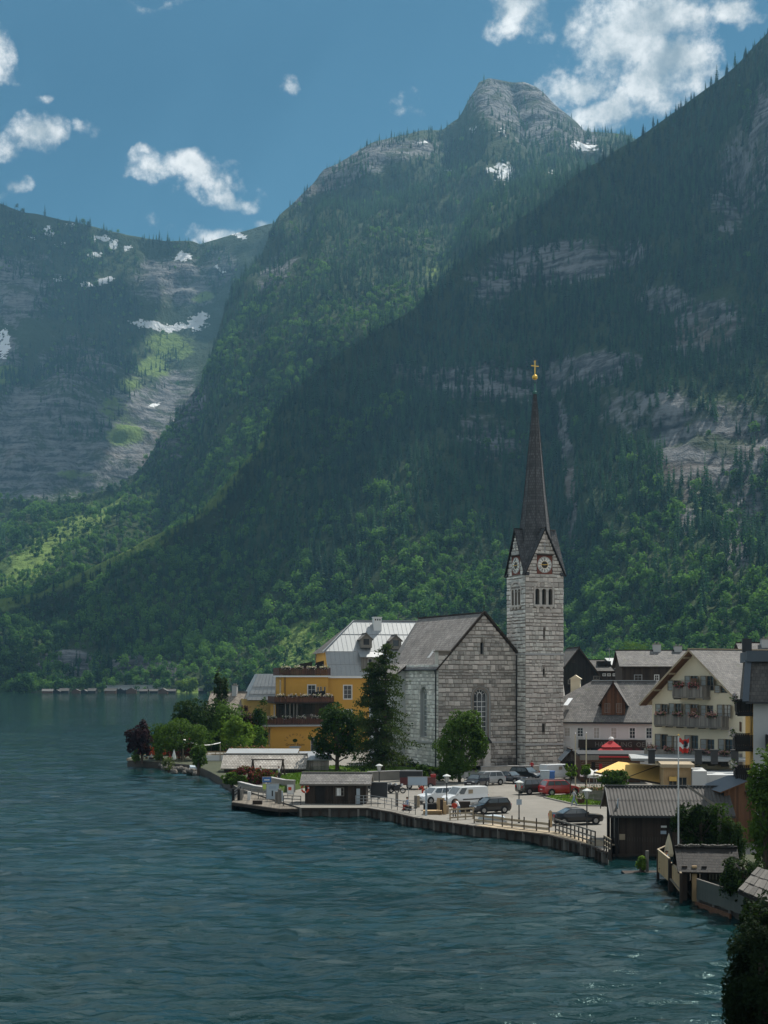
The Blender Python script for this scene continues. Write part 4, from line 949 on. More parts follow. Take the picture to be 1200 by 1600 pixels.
    for fnn, hs in ((ff, o_front + bell), (fl, bl), (frt, bl)):
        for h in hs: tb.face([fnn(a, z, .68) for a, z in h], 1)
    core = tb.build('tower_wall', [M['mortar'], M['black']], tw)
    zc0, zc1 = fr.z(897, cu, vf), fr.z(868, cu, vf); clock_hole = rect(TW / 2 - 1.25, TW / 2 + 1.25, zc0, zc1)
    clock_l = rect(TD / 2 - 1.25, TD / 2 + 1.25, zc0, zc1)
    arch_hole = rect(bx[0] - .62, bx[2] + .62, bz0 - .5, bz1 + .1)
    place_stones(core, ff, 0, lay_stones(box_(TW), o_front + [arch_hole, clock_hole], seed=12), 'stone', 85, 7)
    place_stones(core, fl, -90, lay_stones(box_(TD), [rect(TD / 2 - 1.5, TD / 2 + 1.5, bz0 - .3, bz1 + .1), clock_l], seed=13), 'stone_lit', 20, 8)
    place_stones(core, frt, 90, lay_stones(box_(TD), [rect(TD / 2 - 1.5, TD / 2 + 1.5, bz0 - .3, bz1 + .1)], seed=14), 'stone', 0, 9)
    for fnn, xs, w in ((ff, bx, TW), (fl, [TD / 2 - .95, TD / 2, TD / 2 + .95], TD)):
        t = MB(); c = (xs[0] + xs[2]) / 2
        for x in ((xs[0] + xs[1]) / 2, (xs[1] + xs[2]) / 2): t.cyl(fnn(x, bz0, .12), fnn(x, bz1 - .3, .12), .11, None, 8); t.prism(rect(x - .2, x + .2, bz1 - .42, bz1 - .24), fnn, -.06, .3)
        t.prism(rect(xs[0] - .6, xs[2] + .6, bz0 - .28, bz0 - .02), fnn, -.3, .2)
        for x in xs: t.prism([(x - .3, bz0 - .28), (x + .3, bz0 - .28), (x + .12, bz0 - .6), (x - .12, bz0 - .6)], fnn, -.24, 0)
        t.wall(rect(xs[0] - .6, xs[2] + .6, bz0 - .02, bz1 + .12), [arch(x - .34, x + .34, bz0 + .02, bz1 + .03, 8) for x in xs], lambda a, z, d=0: fnn(a, z, d - .06), .3)
        n = 14
        for k in range(n):      # relieving arch of voussoirs
            a, b = math.pi * k / n, math.pi * (k + .9) / n; rr = 1.72
            P = lambda r_, g: (c + r_ * math.cos(g), bz1 - .1 + .75 * r_ * math.sin(g))
            t.prism([P(rr, a), P(rr, b), P(rr - .3, b), P(rr - .3, a)], fnn, -.13, 0)
        t.build('belfry_arcade', M['stone'], tw)
    bands = MB()
    for y in (1022, 1163):
        z = fr.z(y, cu, vf); e = .2; bands.box(ut - e, ut + TW + e, vf - e, vf + .02, z - .14, z + .1); bands.box(ut - e, ut + .02, vf + .021, vb, z - .14, z + .1)
        bands.box(ut + TW - .02, ut + TW + e, vf + .021, vb, z - .14, z + .1)
    bands.build('string_course', M['trim_stone'], tw)
    # clocks
    for fnn, c, w in ((ff, TW / 2, TW), (fl, TD / 2, TD)):
        zc = (zc0 + zc1) / 2; cl = MB().prism(rect(c - 1.22, c + 1.22, zc0, zc1), fnn, -.06, .05, 0)
        cl.prism(rect(c - 1.32, c + 1.32, zc1, zc1 + .16), fnn, -.35, .05, 4)
        ring = lambda r0, r1, d, m, n=40: [cl.face([fnn(c + r0 * math.cos(2 * math.pi * k / n), zc + r0 * math.sin(2 * math.pi * k / n), d), fnn(c + r0 * math.cos(2 * math.pi * (k + 1) / n), zc + r0 * math.sin(2 * math.pi * (k + 1) / n), d), fnn(c + r1 * math.cos(2 * math.pi * (k + 1) / n), zc + r1 * math.sin(2 * math.pi * (k + 1) / n), d), fnn(c + r1 * math.cos(2 * math.pi * k / n), zc + r1 * math.sin(2 * math.pi * k / n), d)], m) for k in range(n)]
        ring(0.001, 1.16, -.065, 1); ring(1.06, 1.11, -.069, 2); ring(0.001, .5, -.07, 2); ring(.5, .53, -.072, 3)
        co_ = cl.build('clock', [M['clock_red'], M['clock_white'], M['black'], M['gold'], M['wood_dark']], tw)
        for k, rn in enumerate(('XII', 'I', 'II', 'III', 'IV', 'V', 'VI', 'VII', 'VIII', 'IX', 'X', 'XI')):
            g = R(90 - 30 * k); nm = MB(); x0 = -(len(rn) - 1) * .045
            for q, ch in enumerate(rn):      # strokes of the Roman figures, standing radially
                def S(t0, s0, t1, s1):
                    A = [(t0 - .016, s0), (t0 + .016, s0), (t1 + .016, s1), (t1 - .016, s1)]
                    nm.prism([(c + (s * math.cos(g) + t * math.sin(g)), zc + (s * math.sin(g) - t * math.cos(g))) for t, s in A], fnn, -.085, -.067)
                x = x0 + q * .09
                if ch == 'I': S(x, .62, x, 1.0)
                elif ch == 'V': S(x, .62, x - .05, 1.0); S(x, .62, x + .05, 1.0)
                else: S(x - .05, .62, x + .05, 1.0); S(x + .05, .62, x - .05, 1.0)
            nm.build('numeral', M['black'], co_)
        for (an, ln, wd) in ((8, .62, .045), (-3, 1.0, .035)):      # quarter to three
            g = R(an) if ln < .9 else R(180 + an); h = MB(); P = lambda s, t: (c + s * math.cos(g) - t * math.sin(g), zc + s * math.sin(g) + t * math.cos(g))
            h.prism([P(-.18, -wd), P(-.18, wd), P(ln, wd * .5), P(ln, -wd * .5)], fnn, -.11, -.09); h.build('clock_hand', M['gold'], co_)
    # cross in relief over each clock
    for fnn, c in ((ff, TW / 2), (fl, TD / 2)):
        x = MB(); z0 = zc1 + .45; x.prism(rect(c - .09, c + .09, z0, z0 + 1.5), fnn, -.14, 0); x.prism(rect(c - .4, c - .09, z0 + 1.0, z0 + 1.16), fnn, -.14, 0); x.prism(rect(c + .09, c + .4, z0 + 1.0, z0 + 1.16), fnn, -.14, 0); x.build('relief_cross', M['trim_stone'], tw)
    # spire
    sp = MB(); prof = [(TW / 2 * 1.02, zg - .1), (TW / 2 * .74, zg + (ztip - zg) * .17), (TW / 2 * .47, zg + (ztip - zg) * .44), (.17, ztip)]
    octo = lambda ap, z: [(cu + ap / math.cos(math.pi / 8) * math.cos(math.pi / 8 + math.pi / 4 * k), cv + ap / math.cos(math.pi / 8) * math.sin(math.pi / 8 + math.pi / 4 * k) * TD / TW, z) for k in range(8)]
    for (r0, z0), (r1, z1) in zip(prof[:-1], prof[1:]):
        A, B = octo(r0, z0), octo(r1, z1)
        for k in range(8):
            j = (k + 1) % 8; hw0, hw1 = (Vector(A[j]) - Vector(A[k])).length / 2, (Vector(B[j]) - Vector(B[k])).length / 2
            sp.face([A[k], A[j], B[j], B[k]], 0, 0, [(-hw0 + k * .13, z0), (hw0 + k * .13, z0), (hw1 + k * .13, z1), (-hw1 + k * .13, z1)])
    # corner skirts between the gables
    for (sx, sy) in ((0, 0), (1, 0), (1, 1), (0, 1)):
        x, y = ut + TW * sx, vf + TD * sy; ap = TW / 2 * .74; zz = prof[1][1]
        tgt = octo(ap, zz); near = sorted(tgt, key=lambda q: (q[0] - x) ** 2 + (q[1] - y) ** 2)[:2]
        sp.face([(x, y, zg - .05), near[0], near[1]], 0, 0, [(0, 0), (-.9, 4), (.9, 4)])
    spo = sp.build('spire', [M['shingle_spire']], tw)
    hips = MB()
    for (r0, z0), (r1, z1) in zip(prof[:-1], prof[1:]):
        A, B = octo(r0 * 1.005, z0), octo(r1 * 1.005, z1)
        for k in range(8): hips.beam(A[k], B[k], .09, .05)
    hips.build('hip_ridge', M['metal_dark'], spo)
    gb = MB()
    for fnn, w in ((ff, TW), (fl, TD), (frt, TD), (fb, TW)):
        e = .3; sl = (za - zg) / (w / 2)
        for s in (0, 1):
            x0 = -e if s == 0 else w + e
            q = [fnn(x0, zg - e * sl, -.35), fnn(x0, zg - e * sl, .5), fnn(w / 2, za + .12, w * .42), fnn(w / 2, za + .12, -.35)]
            gb.slab(q, .14, 0, 1)
    gb.build('gable_roof', [M['shingle_spire'], M['wood_black']], tw)
    tp = MB().lathe((cu, cv, ztip), [(.2, -.2), (.34, .0), (.38, .12), (.22, .2), (.16, .4), (.14, 1.3), (.2, 1.4)], 12); tp.build('spire_cap', M['patina'], tw, True)
    zb = fr.z(589.5, cu, cv); zt = fr.z(565, cu, cv)
    ba = MB().lathe((cu, cv, zb), [(.42 * math.sin(math.pi * k / 10) + (1e-6 if k in (0, 10) else 0), -.38 * math.cos(math.pi * k / 10)) for k in range(11)], 16); ba.build('gilt_ball', M['gold'], tw, True)
    x = MB().box(cu - .055, cu + .055, cv - .055, cv + .055, zb + .4, zt); ca = zb + .4 + (zt - zb - .4) * .66; x.box(cu - .62, cu - .056, cv - .05, cv + .05, ca - .055, ca + .055); x.box(cu + .056, cu + .62, cv - .05, cv + .05, ca - .055, ca + .055)
    x.box(cu - .1, cu + .1, cv - .1, cv + .1, zt, zt + .12); x.build('cross', M['gold'], tw)
    # low churchyard wall at the foot of the tower
    return fr
CH = build_church()

# ------------------------------------------------------------------ yellow lakeside hotel
def build_hotel():
    fr = Fr(*G(423, 1172, 1.2), 12.0); root = fr.root('lakeside_hotel', 'yellow lakeside hotel with stepped wooden balconies and grey metal mansard roof', 'hotel')
    u = lambda px, v=0: fr.u(px, v); z = lambda py, uu=0, v=0: fr.z(py, uu, v)
    Y_, Wt, Dk = 'plaster_yellow', 'paint_white', 'wood_red'
    # ground block with the painted sign
    u1 = u(503); z1 = z(1135, 3); ub = 0.0; d1 = 7.0
    gw = MB(); door = rect(u(485.5), u(496), z(1174, 6), z(1152, 6)); gw.wall([(0, -.3), (u1, -.3), (u1, z1), (0, z1)], [door], front, .25)
    lf = wall_fn(0, d1, -90); wn = rect(d1 - 3.4, d1 - 1.6, .6, z1 - .5); gw.wall([(0, -.3), (d1, -.3), (d1, z1), (0, z1)], [wn], lf, .25)
    gw.build('ground_floor_wall', M[Y_], root)
    window(root, front, (u(485.5), u(496), z(1174, 6), z(1152, 6)), .15, 2, 2, Wt, 'glass', .08, .05); window(root, lf, (d1 - 3.4, d1 - 1.6, .6, z1 - .5), .15, 2, 3, Wt, 'glass')
    # painted sign: arc of letters, a tree and the name
    cx, cz = u(461), z(1163, 4); sg = bpy.data.objects.new('wall_sign', None); COL.objects.link(sg); sg.parent = root
    for k, ch in enumerate('SEEHOTEL'):
        a = R(158 - 136 * k / 7); rr = 1.75; text(sg, ch, (cx + rr * 1.05 * math.cos(a), -.02, cz + .1 + rr * .95 * math.sin(a)), .5, 'wood_brown', (R(90), R(90) - a, 0), .006)
    text(sg, 'Grüner Baum', (cx, -.02, z(1163.5, 4)), .62, 'wood_dark', extr=.008)
    tr = MB(); tz = z(1157, 4); r_ = random.Random(5)
    for k in range(9):
        a = k * .7; c = (cx + .26 * math.cos(a), tz + .16 * math.sin(a)); tr.face([(c[0] + .2 * math.cos(t * .785), -.021 - k * .0008, c[1] + .17 * math.sin(t * .785)) for t in range(8)])
    tr.face([(cx - .05, -.02, tz - .6), (cx + .05, -.02, tz - .6), (cx + .04, -.02, tz), (cx - .04, -.02, tz)]); tr.build('tree_emblem', M['leaf_dark'], sg)
    MB().face([(cx + 1.15 * math.cos(q * .5236), -.018, z(1167.3, 4) + .2 * math.sin(q * .5236)) for q in range(12)]).build('water_emblem', M['plastic_pale'], sg)
    # first balcony, on a slab with a grey edge
    zb1 = z(1131, 3); MB().box(-1.3, u1 + .2, -1.0, d1, z1, zb1 - .14).build('slab', M['roof_metal'], root)
    balcony(root, wall_fn(-1.2, -.9, 0), 0, u1 + 1.2, zb1, 0.0, 1.15, (Dk, Dk), .14, 4, False)
    balcony(root, wall_fn(-1.2, d1, -90), 0, d1 + .9, zb1, 0.0, 1.15, (Dk, Dk), .14, 3, False)
    # recessed dark timber front with posts
    a0, a1 = u(431, 2.0), u(519, 2.0); zf2 = z(1096, 4, 2); tb = MB(); boards(tb, wall_fn(0, 2.0, 0), a0, a1, zb1, zf2, .2); tb.build('timber_front', M['wood_dark'], root)
    po = MB()
    for px in (446, 453, 459, 464): x = u(px, .2); po.box(x - .09, x + .09, .1, .28, zb1, zf2)
    po.build('post', M['wood_grey'], root)
    lw = MB(); ls = wall_fn(a0, 9.5, -90); wn = rect(7.5 - 2.6, 7.5 - 1.5, zb1, zf2 - .8); lw.wall([(0, 0), (7.5, 0), (7.5, zf2), (0, zf2)], [wn], ls, .2); lw.build('side_wall', M[Y_], root); window(root, ls, (7.5 - 2.6, 7.5 - 1.5, zb1, zf2 - .8), .12, 1, 3, Wt, 'glass', casing=Wt)
    # second balcony and the floor above it
    zb2 = z(1098, 4, -.6); MB().box(a0 - .6, a1, -.55, 10, zf2 - .05, zb2 - .142).build('slab', M['wood_dark'], root)
    balcony(root, wall_fn(a0 - .5, -.5, 0), 0, a1 - a0 + .4, zb2, 0.0, 1.2, (Dk, Dk), .14, 5, False)
    balcony(root, wall_fn(a0 - .5, 9, -90), 0, 9.5, zb2, 0.0, 1.1, (Dk, Dk), .14, 0, False)
    c0, c1 = u(440, 2.2), u(513, 2.2); z3 = z(1058, 4, 2); f3 = wall_fn(0, 2.2, 0); wn = rect(u(481, 2.2), u(493, 2.2), z(1085, 6, 2), z(1070.5, 6, 2)); sl_ = [rect(u(p, 2.2) - .17, u(p, 2.2) + .17, z(1086, 8, 2), z(1073, 8, 2)) for p in (497, 501.5, 507.5)]
    w3 = MB().wall([(c0, zb2), (c1, zb2), (c1, z3), (c0, z3)], [wn] + sl_, f3, .2)
    l3 = wall_fn(c0, 10.2, -90); wl = rect(8 - 2.2, 8 - 1.2, zb2, z3 - .7); w3.wall([(0, zb2), (8, zb2), (8, z3), (0, z3)], [wl], l3, .2); w3.build('upper_wall', M[Y_], root)
    window(root, f3, (u(481, 2.2), u(493, 2.2), z(1085, 6, 2), z(1070.5, 6, 2)), .12, 2, 2, Wt, 'glass', casing=Wt); window(root, l3, (8 - 2.2, 8 - 1.2, zb2, z3 - .7), .12, 1, 2, Wt, 'glass', casing=Wt)
    for q in sl_: window(root, f3, (q[0][0], q[1][0], q[0][1], q[2][1]), .1, 1, 2, Wt, 'glass', .04)
    MB().box(c0 - .5, c1 + .4, 1.8, 10, z3, z3 + .28).build('cornice', M[Wt], root)
    MB().beam((c0 + .6, 2.05, z3), (c0 + .6, 2.05, zb2), .12).build('downpipe', M['metal_dark'], root)
    zb3 = z3 + .45; balcony(root, wall_fn(c0 - .45, 1.85, 0), 0, c1 - c0 + .8, zb3, 0.0, 1.25, (Dk, Dk), .14, 4, False); balcony(root, wall_fn(c0 - .45, 10, -90), 0, 8.1, zb3, 0.0, 1.25, (Dk, Dk), .14, 0, False)
    # folded sunshades and screens on the terraces
    for (p0, p1, y0, y1, v) in ((463, 488, 1044, 1034, 4.5), (488, 506, 1046, 1032, 5.5), (482, 508, 1091, 1079, 1.3)):
        MB().prism([(u(p0, v), z(y0, 5, v)), (u(p1, v), z(y0, 5, v)), (u(p1, v), z(y1, 5, v)), (u(p0 + 6, v), z(y1 + 3, 5, v))], wall_fn(0, v, 0), 0, .1).build('wind_screen', M['wood_black'], root)
    # main block with mansard roof
    vm = 3.0; m0, m1 = u(512, vm), u(512, vm) + 22; zE = z(1057, 9, vm); fm = wall_fn(0, vm, 0)
    holes = [rect(u(537, vm), u(549.5, vm), z(1092, 12, vm), z(1071, 12, vm))] + [rect(u(537, vm) + k, u(549.5, vm) + k, z(1092, 12, vm), z(1071, 12, vm)) for k in (5.5, 11)] + [rect(u(537, vm) + k, u(549.5, vm) + k, z(1130, 12, vm), z(1109, 12, vm)) for k in (0, 5.5, 11)]
    mw = MB().wall([(m0, -.3), (m1, -.3), (m1, zE), (m0, zE)], holes, fm, .22)
    zm, zt = z(1018, 9, vm + 1.2), z(969.5, 12, vm + 7.0); vd = 14.0; gl = wall_fn(m0, vm + vd, -90)
    win = [rect(vd / 2 + dx - .28, vd / 2 + dx + .28, zE + .6, zE + 2.4) for dx in (-2.6, -1.2, .2, 1.6, 3)]
    mw.wall([(0, -.3), (vd, -.3), (vd, zE), (vd - 1.1, zm), (1.1, zm), (0, zE)], win, gl, .2); mw.face([(m1, vm, 0), (m1, vm + vd, 0), (m1, vm + vd, zE), (m1, vm, zE)])
    mw.build('main_wall', M[Y_], root)
    for q in holes: window(root, fm, (q[0][0], q[1][0], q[0][1], q[2][1]), .12, 2, 3, Wt, 'glass', casing=Wt)
    for q in win: window(root, gl, (q[0][0], q[1][0], q[0][1], q[2][1]), .12, 1, 2, Wt, 'glass', .05)
    MB().box(m0 - .25, m1, vm - .4, vm + .02, zE - .3, zE + .12).build('cornice', M[Wt], root)
    vr_ = vm + 7.0; r0 = u(553, vr_); mm = fr.u(508.5, vm + 1.2); rf = MB()
    Lq = [(m0 + .05, vm - .45, zE + .12), (m1, vm - .45, zE + .12), (m1, vm + 1.2, zm), (mm, vm + 1.2, zm)]; Uq = [(mm, vm + 1.2, zm + .01), (m1, vm + 1.2, zm + .01), (m1, vr_, zt), (r0, vr_, zt)]
    rf.slab(Lq, .16, 0, 1); rf.slab(Uq, .16, 0, 1)
    bk = vm + vd; rf.slab([(m1, bk - 1.2, zm), (mm, bk - 1.2, zm), (r0, vr_, zt), (m1, vr_, zt)], .16, 0, 1); rf.slab([(m1, bk + .4, zE), (m0, bk + .4, zE), (mm, bk - 1.2, zm), (m1, bk - 1.2, zm)], .16, 0, 1)
    rf.slab([(mm - .5, bk - .8, zm - .15), (mm - .5, vm + .8, zm - .15), (r0, vr_, zt + .02), (r0, vr_ + .05, zt + .02)], .14, 2, 1)
    rf.beam((r0, vr_, zt + .06), (m1, vr_, zt + .06), .3, .16, 1); rf.beam((mm - .5, vm + .9, zm), (r0, vr_, zt + .08), .25, .14, 0)
    roof = rf.build('mansard_roof', [M['roof_metal'], M['metal_grey'], M['shingle_dark']], root)
    sm = MB()
    for q in (Lq, Uq):
        n = 26
        for k in range(n + 1):
            f = k / n; x0 = q[0][0] + (q[1][0] - q[0][0]) * f
            if q is Uq:
                tpx = max(0.0, min(1.0, (x0 - q[0][0]) / (r0 - q[0][0]))) ; b = (x0, q[0][1] + (vr_ - q[0][1]) * tpx, q[0][2] + (zt - q[0][2]) * tpx)
            else: b = (x0 + (q[3][0] - q[0][0]) * (1 - f), q[3][1], q[3][2])
            if (Vector(b) - Vector((x0, q[0][1], q[0][2]))).length > .3: sm.beam((x0, q[0][1], q[0][2] + .02), (b[0], b[1], b[2] + .02), .05, .06)
    for f in (.46,): sm.beam((m0 + .05, Lq[0][1] + (Lq[3][1] - Lq[0][1]) * f, Lq[0][2] + (Lq[3][2] - Lq[0][2]) * f + .03), (m1, Lq[0][1] + (Lq[3][1] - Lq[0][1]) * f, Lq[0][2] + (Lq[3][2] - Lq[0][2]) * f + .03), .06, .05)
    for f in (.0, .55): sm.beam((mm + (r0 - mm) * f, Uq[0][1] + (vr_ - Uq[0][1]) * f, Uq[0][2] + (zt - Uq[0][2]) * f + .03), (m1, Uq[0][1] + (vr_ - Uq[0][1]) * f, Uq[0][2] + (zt - Uq[0][2]) * f + .03), .1, .05)
    for k in range(40): x = m0 + (m1 - m0) * k / 39; sm.beam((x, vm - .25, zE + .2), (x, vm - .25, zE + .42), .05)
    tag(sm.build('standing_seam', M['metal_grey'], roof), kind='stuff')
    # dormers
    for (px, py) in ((572.5, 1012), (618.5, 1014)):
        v0 = vm + 1.0; x = u(px, v0); w = 1.05; zb = z(py, 14, v0); h = 1.75; d = MB(); fd = wall_fn(0, v0, 0)
        d.wall([(x - w, zb), (x + w, zb), (x + w, zb + h), (x, zb + h + .95), (x - w, zb + h)], [rect(x - .55, x + .55, zb + .55, zb + 1.65)], fd, .2)
        for s in (-w, w): d.face([(x + s, v0, zb), (x + s, v0 + 4, zb), (x + s, v0 + 4, zb + h), (x + s, v0, zb + h)])
        d.face([(x - .55, v0 + .2, zb + .55), (x + .55, v0 + .2, zb + .55), (x + .55, v0 + .2, zb + 1.65), (x - .55, v0 + .2, zb + 1.65)], 1)
        do = d.build('dormer', [M['wood_grey'], M['glass']], roof); gable_roof(do, x - w, x + w, v0, v0 + 4, zb + h, zb + h + .95, .3, .3, 'v', 'shingle_grey', 'wood_grey', .1, 'dormer_roof')
    x0, x1, v0 = u(565, vm - .2), u(600, vm - .2), vm - .15; zb, h = z(1053, 12, v0), z(1026, 12, v0); d = MB(); fd = wall_fn(0, v0, 0)
    d.wall(rect(x0, x1, zb, h), [rect(x0 + 1.2, x0 + 2.0, zb + .5, h - .35)], fd, .15); boards(d, fd, x0, x0 + 1.15, zb, h, .2, m=0); d.face([(x0, v0, zb), (x0, v0 + 2.2, zb), (x0, v0 + 2.2, h + .6), (x0, v0, h)])
    do = d.build('dormer', [M['wood_grey']], roof); MB().slab([(x0 - .35, v0 - .5, h - .05), (x1, v0 - .5, h - .05), (x1, v0 + 1.9, h + 1.3), (x0 - .35, v0 + 1.9, h + 1.3)], .1).build('dormer_roof', M['roof_metal'], do)
    window(do, fd, (x0 + 1.2, x0 + 2.0, zb + .5, h - .35), .08, 1, 2, Wt, 'glass')
    xc = u(589, vr_ - 1.2); c = MB().box(xc - .75, xc + .75, vr_ - 1.9, vr_ - .5, zt - 2.0, zt + .5); c.box(xc - .85, xc + .85, vr_ - 2, vr_ - .4, zt + .5, zt + .68)
    for k in (-.42, 0, .42): c.box(xc + k - .11, xc + k + .11, vr_ - 1.93, vr_ - 1.9, zt, zt + .3, 1)
    c.build('chimney', [M['paint_white'], M['black']], roof)
    # wing towards the lake with its own metal roof
    vw = 12.0; w0, w1 = u(372, vw), u(436, vw); zw = z(1092, 0, vw); fw = wall_fn(0, vw, 0)
    ww = MB().wall([(w0 + 1, -.3), (w1, -.3), (w1, zw), (w0 + 1, zw)], [], fw); ww.face([(w0 + 1, vw, -.3), (w0 + 1, vw + 9, -.3), (w0 + 1, vw + 9, zw), (w0 + 1, vw, zw)]); ww.build('wing_wall', M['plaster_ochre'], root)
    zq = z(1053, 0, vw + 2.2); q = [(u(386, vw - .5), vw - .5, zw - .2), (w1 + 1, vw - .5, zw - .2), (w1 + 1, vw + 2.2, zq), (u(403, vw + 2.2), vw + 2.2, zq)]
    wr = MB().slab(q, .15); wr.slab([q[0], q[3], (q[3][0], vw + 7, zq), (q[0][0], vw + 9, zw - .2)], .15); wr.face([q[3], q[2], (w1 + 1, vw + 7, zq), (q[3][0], vw + 7, zq)]); wro = wr.build('wing_roof', M['roof_metal'], root)
    s2 = MB()
    for k in range(9): f = k / 8; s2.beam(Vector(q[0]).lerp(Vector(q[1]), f) + Vector((0, 0, .03)), Vector(q[3]).lerp(Vector(q[2]), f) + Vector((0, 0, .03)), .05, .06)
    for f in (.22, .5): s2.beam(Vector(q[0]).lerp(Vector(q[3]), f) + Vector((0, 0, .03)), Vector(q[1]).lerp(Vector(q[2]), f) + Vector((0, 0, .03)), .08, .05)
    tag(s2.build('standing_seam', M['metal_grey'], wro), kind='stuff')
    f = Vector(q[0]).lerp(Vector(q[3]), .35) + Vector((5.2, -.05, .1)); MB().slab([f, f + Vector((.7, 0, 0)), f + Vector((.7, .5, .95)), f + Vector((0, .5, .95))], .08).build('skylight', M['glass_pale'], wro)
    return fr
HO = build_hotel()

# ------------------------------------------------------------------ shingled house among the garden trees
def build_garden_house():
    fr = Fr(*G(322, 1168, 1.0), -10.0); root = fr.root('shingled_house', 'old house with brown weathered shingle roof behind the garden trees', 'house')
    w = fr.u(405); ze, zr = fr.z(1112, 5), fr.z(1081, 5, 4)
    mb = MB().box(0, w, 0, 9, 0, ze); mb.face([(0, 0, ze), (0, 9, ze), (0, 4.5, zr)]); mb.face([(w, 0, ze), (w, 9, ze), (w, 4.5, zr)]); mb.build('wall', M['wood_brown'], root)
    rf = gable_roof(root, 0, w, 0, 9, ze, zr, .8, .4, 'u', 'shingle_wood', 'wood_grey')
    x = fr.u(385); d = MB().wall([(x - 1.1, ze), (x + 1.1, ze), (x + 1.1, ze + .9), (x, ze + 1.9), (x - 1.1, ze + .9)], [], wall_fn(0, .3, 0)); do = d.build('dormer', M['wood_dark'], rf); gable_roof(do, x - 1.1, x + 1.1, .3, 4, ze + .9, ze + 1.9, .4, .5, 'v', 'shingle_wood', 'wood_grey', .12, 'dormer_roof')
    chimney(rf, fr.u(367, 4), 4, zr - .8, zr + 1.2, .9, .9, 'plaster_grey')
    for k in (1.0, 3.2): window(root, front, (k, k + .9, 1.0, 2.3), -.02, 2, 2, 'paint_white')
build_garden_house()

# ------------------------------------------------------------------ cream gabled guest house
def build_cream():
    fr = Fr((1019 - CXP) / FPX * 168.0, 168.0, 0.95, -60.0)
    root = fr.root('guest_house', 'cream plastered guest house with three wooden flower balconies under a broad gable', 'house')
    W = fr.u(1160); apex_u = fr.u(1087); D = 14.0
    ze = fr.z(1093, 0); zr = fr.z(1019, apex_u); W = apex_u * 2
    sl = (zr - ze) / apex_u; wins = []
    rows = [((1056, 1079), (1058, 1080), 'top'), ]
    def wn(px, y0, y1, w, cs):
        x = fr.u(px); q = (x - w / 2, x + w / 2, fr.z(y1, x), fr.z(y0, x)); wins.append((q, cs))
    for px, y0, y1, cs in ((1057, 1063, 1079, 'lr'), (1084, 1056, 1079, 'lr'), (1109, 1056, 1079, 'lr'), (1131, 1071, 1083, 'l'),
                           (1037.5, 1100, 1120, 'lr'), (1059, 1099, 1121, 'lr'), (1084, 1100, 1121, 'lr'), (1109, 1102, 1121, 'l'), (1135, 1101, 1122, 'lr'),
                           (1038, 1147, 1176, 'l'), (1056, 1150, 1178, 'l'), (1085, 1149, 1180, 'l'), (1110, 1155, 1182, 'l'), (1138, 1155, 1184, 'lr')):
        wn(px, y0, y1, 1.25 if y0 > 1145 else 1.15, cs)
    outer = [(0, 0), (W, 0), (W, ze), (apex_u, zr), (0, ze)]
    gd = [(u_, u_ + 1.1, .3, 2.3) for u_ in (1.5, 4.5, 8, 11)]
    mb = MB().wall(outer, [rect(*q) for q, _ in wins], front, .22); mb.face([(0, 0, 0), (0, D, 0), (0, D, ze), (0, 0, ze)]); mb.face([(W, 0, 0), (W, D, 0), (W, D, ze), (W, 0, ze)]); mb.face([(0, D, 0), (W, D, 0), (W, D, ze), (apex_u, D, zr), (0, D, ze)])
    mb.build('wall', M['plaster_cream'], root)
    for q, cs in wins: window(root, front, q, .14, 2, 3, 'shutter', 'glass_curtain' if rng.random() < .3 else 'glass', .07, .05, casement=cs)
    rf = gable_roof(root, 0, W, 0, D, ze + .35, zr + .35, 1.15, 1.1, 'v', 'shingle_grey', 'wood_beige', .22, uc=apex_u)
    for f in (.12, .45, .8):
        for s in (-1, 1): x = apex_u + s * apex_u * f; z = zr - abs(x - apex_u) * sl; MB().beam((x, -1.0, z + .05), (x, .1, z + .05), .2, .26).build('purlin', M['wood_beige'], rf)
    so_ = MB(); 
    for s, ue in ((-1, 0), (1, W)): boards(so_, (lambda s_, ue_: (lambda a, z, d=0: (apex_u + (ue_ + s_ * 1.1 - apex_u) * z, -1.05 + a, zr + .10 - abs((ue_ + s_ * 1.1 - apex_u) * z) * sl + d)))(s, ue), 0, 1.1, 0, 1, .22)
    so_.build('soffit', M['wood_brown'], rf)
    for (p0, p1, y, fl) in ((1063, 1110, 1089, 2), (1034, 1139, 1134, 4), (1019, 1160, 1190, 5)):
        u0, u1 = fr.u(p0), fr.u(p1); zz = fr.z(y, (u0 + u1) / 2, -.9); balcony(root, front, u0, u1, zz, 1.2, 1.25, ('wood_grey', 'wood_grey'), .18, fl, True, petal='petal_red')
    for (px, y0, y1) in ((1090, 1060, 1073), (1089.5, 1106, 1119)): x = fr.u(px); MB().prism(rect(x, x + .9, fr.z(y1, x), fr.z(y0, x)), front, -1.0, -.93).build('balcony_screen', M['wood_brown'], root)
    return fr
CR = build_cream()

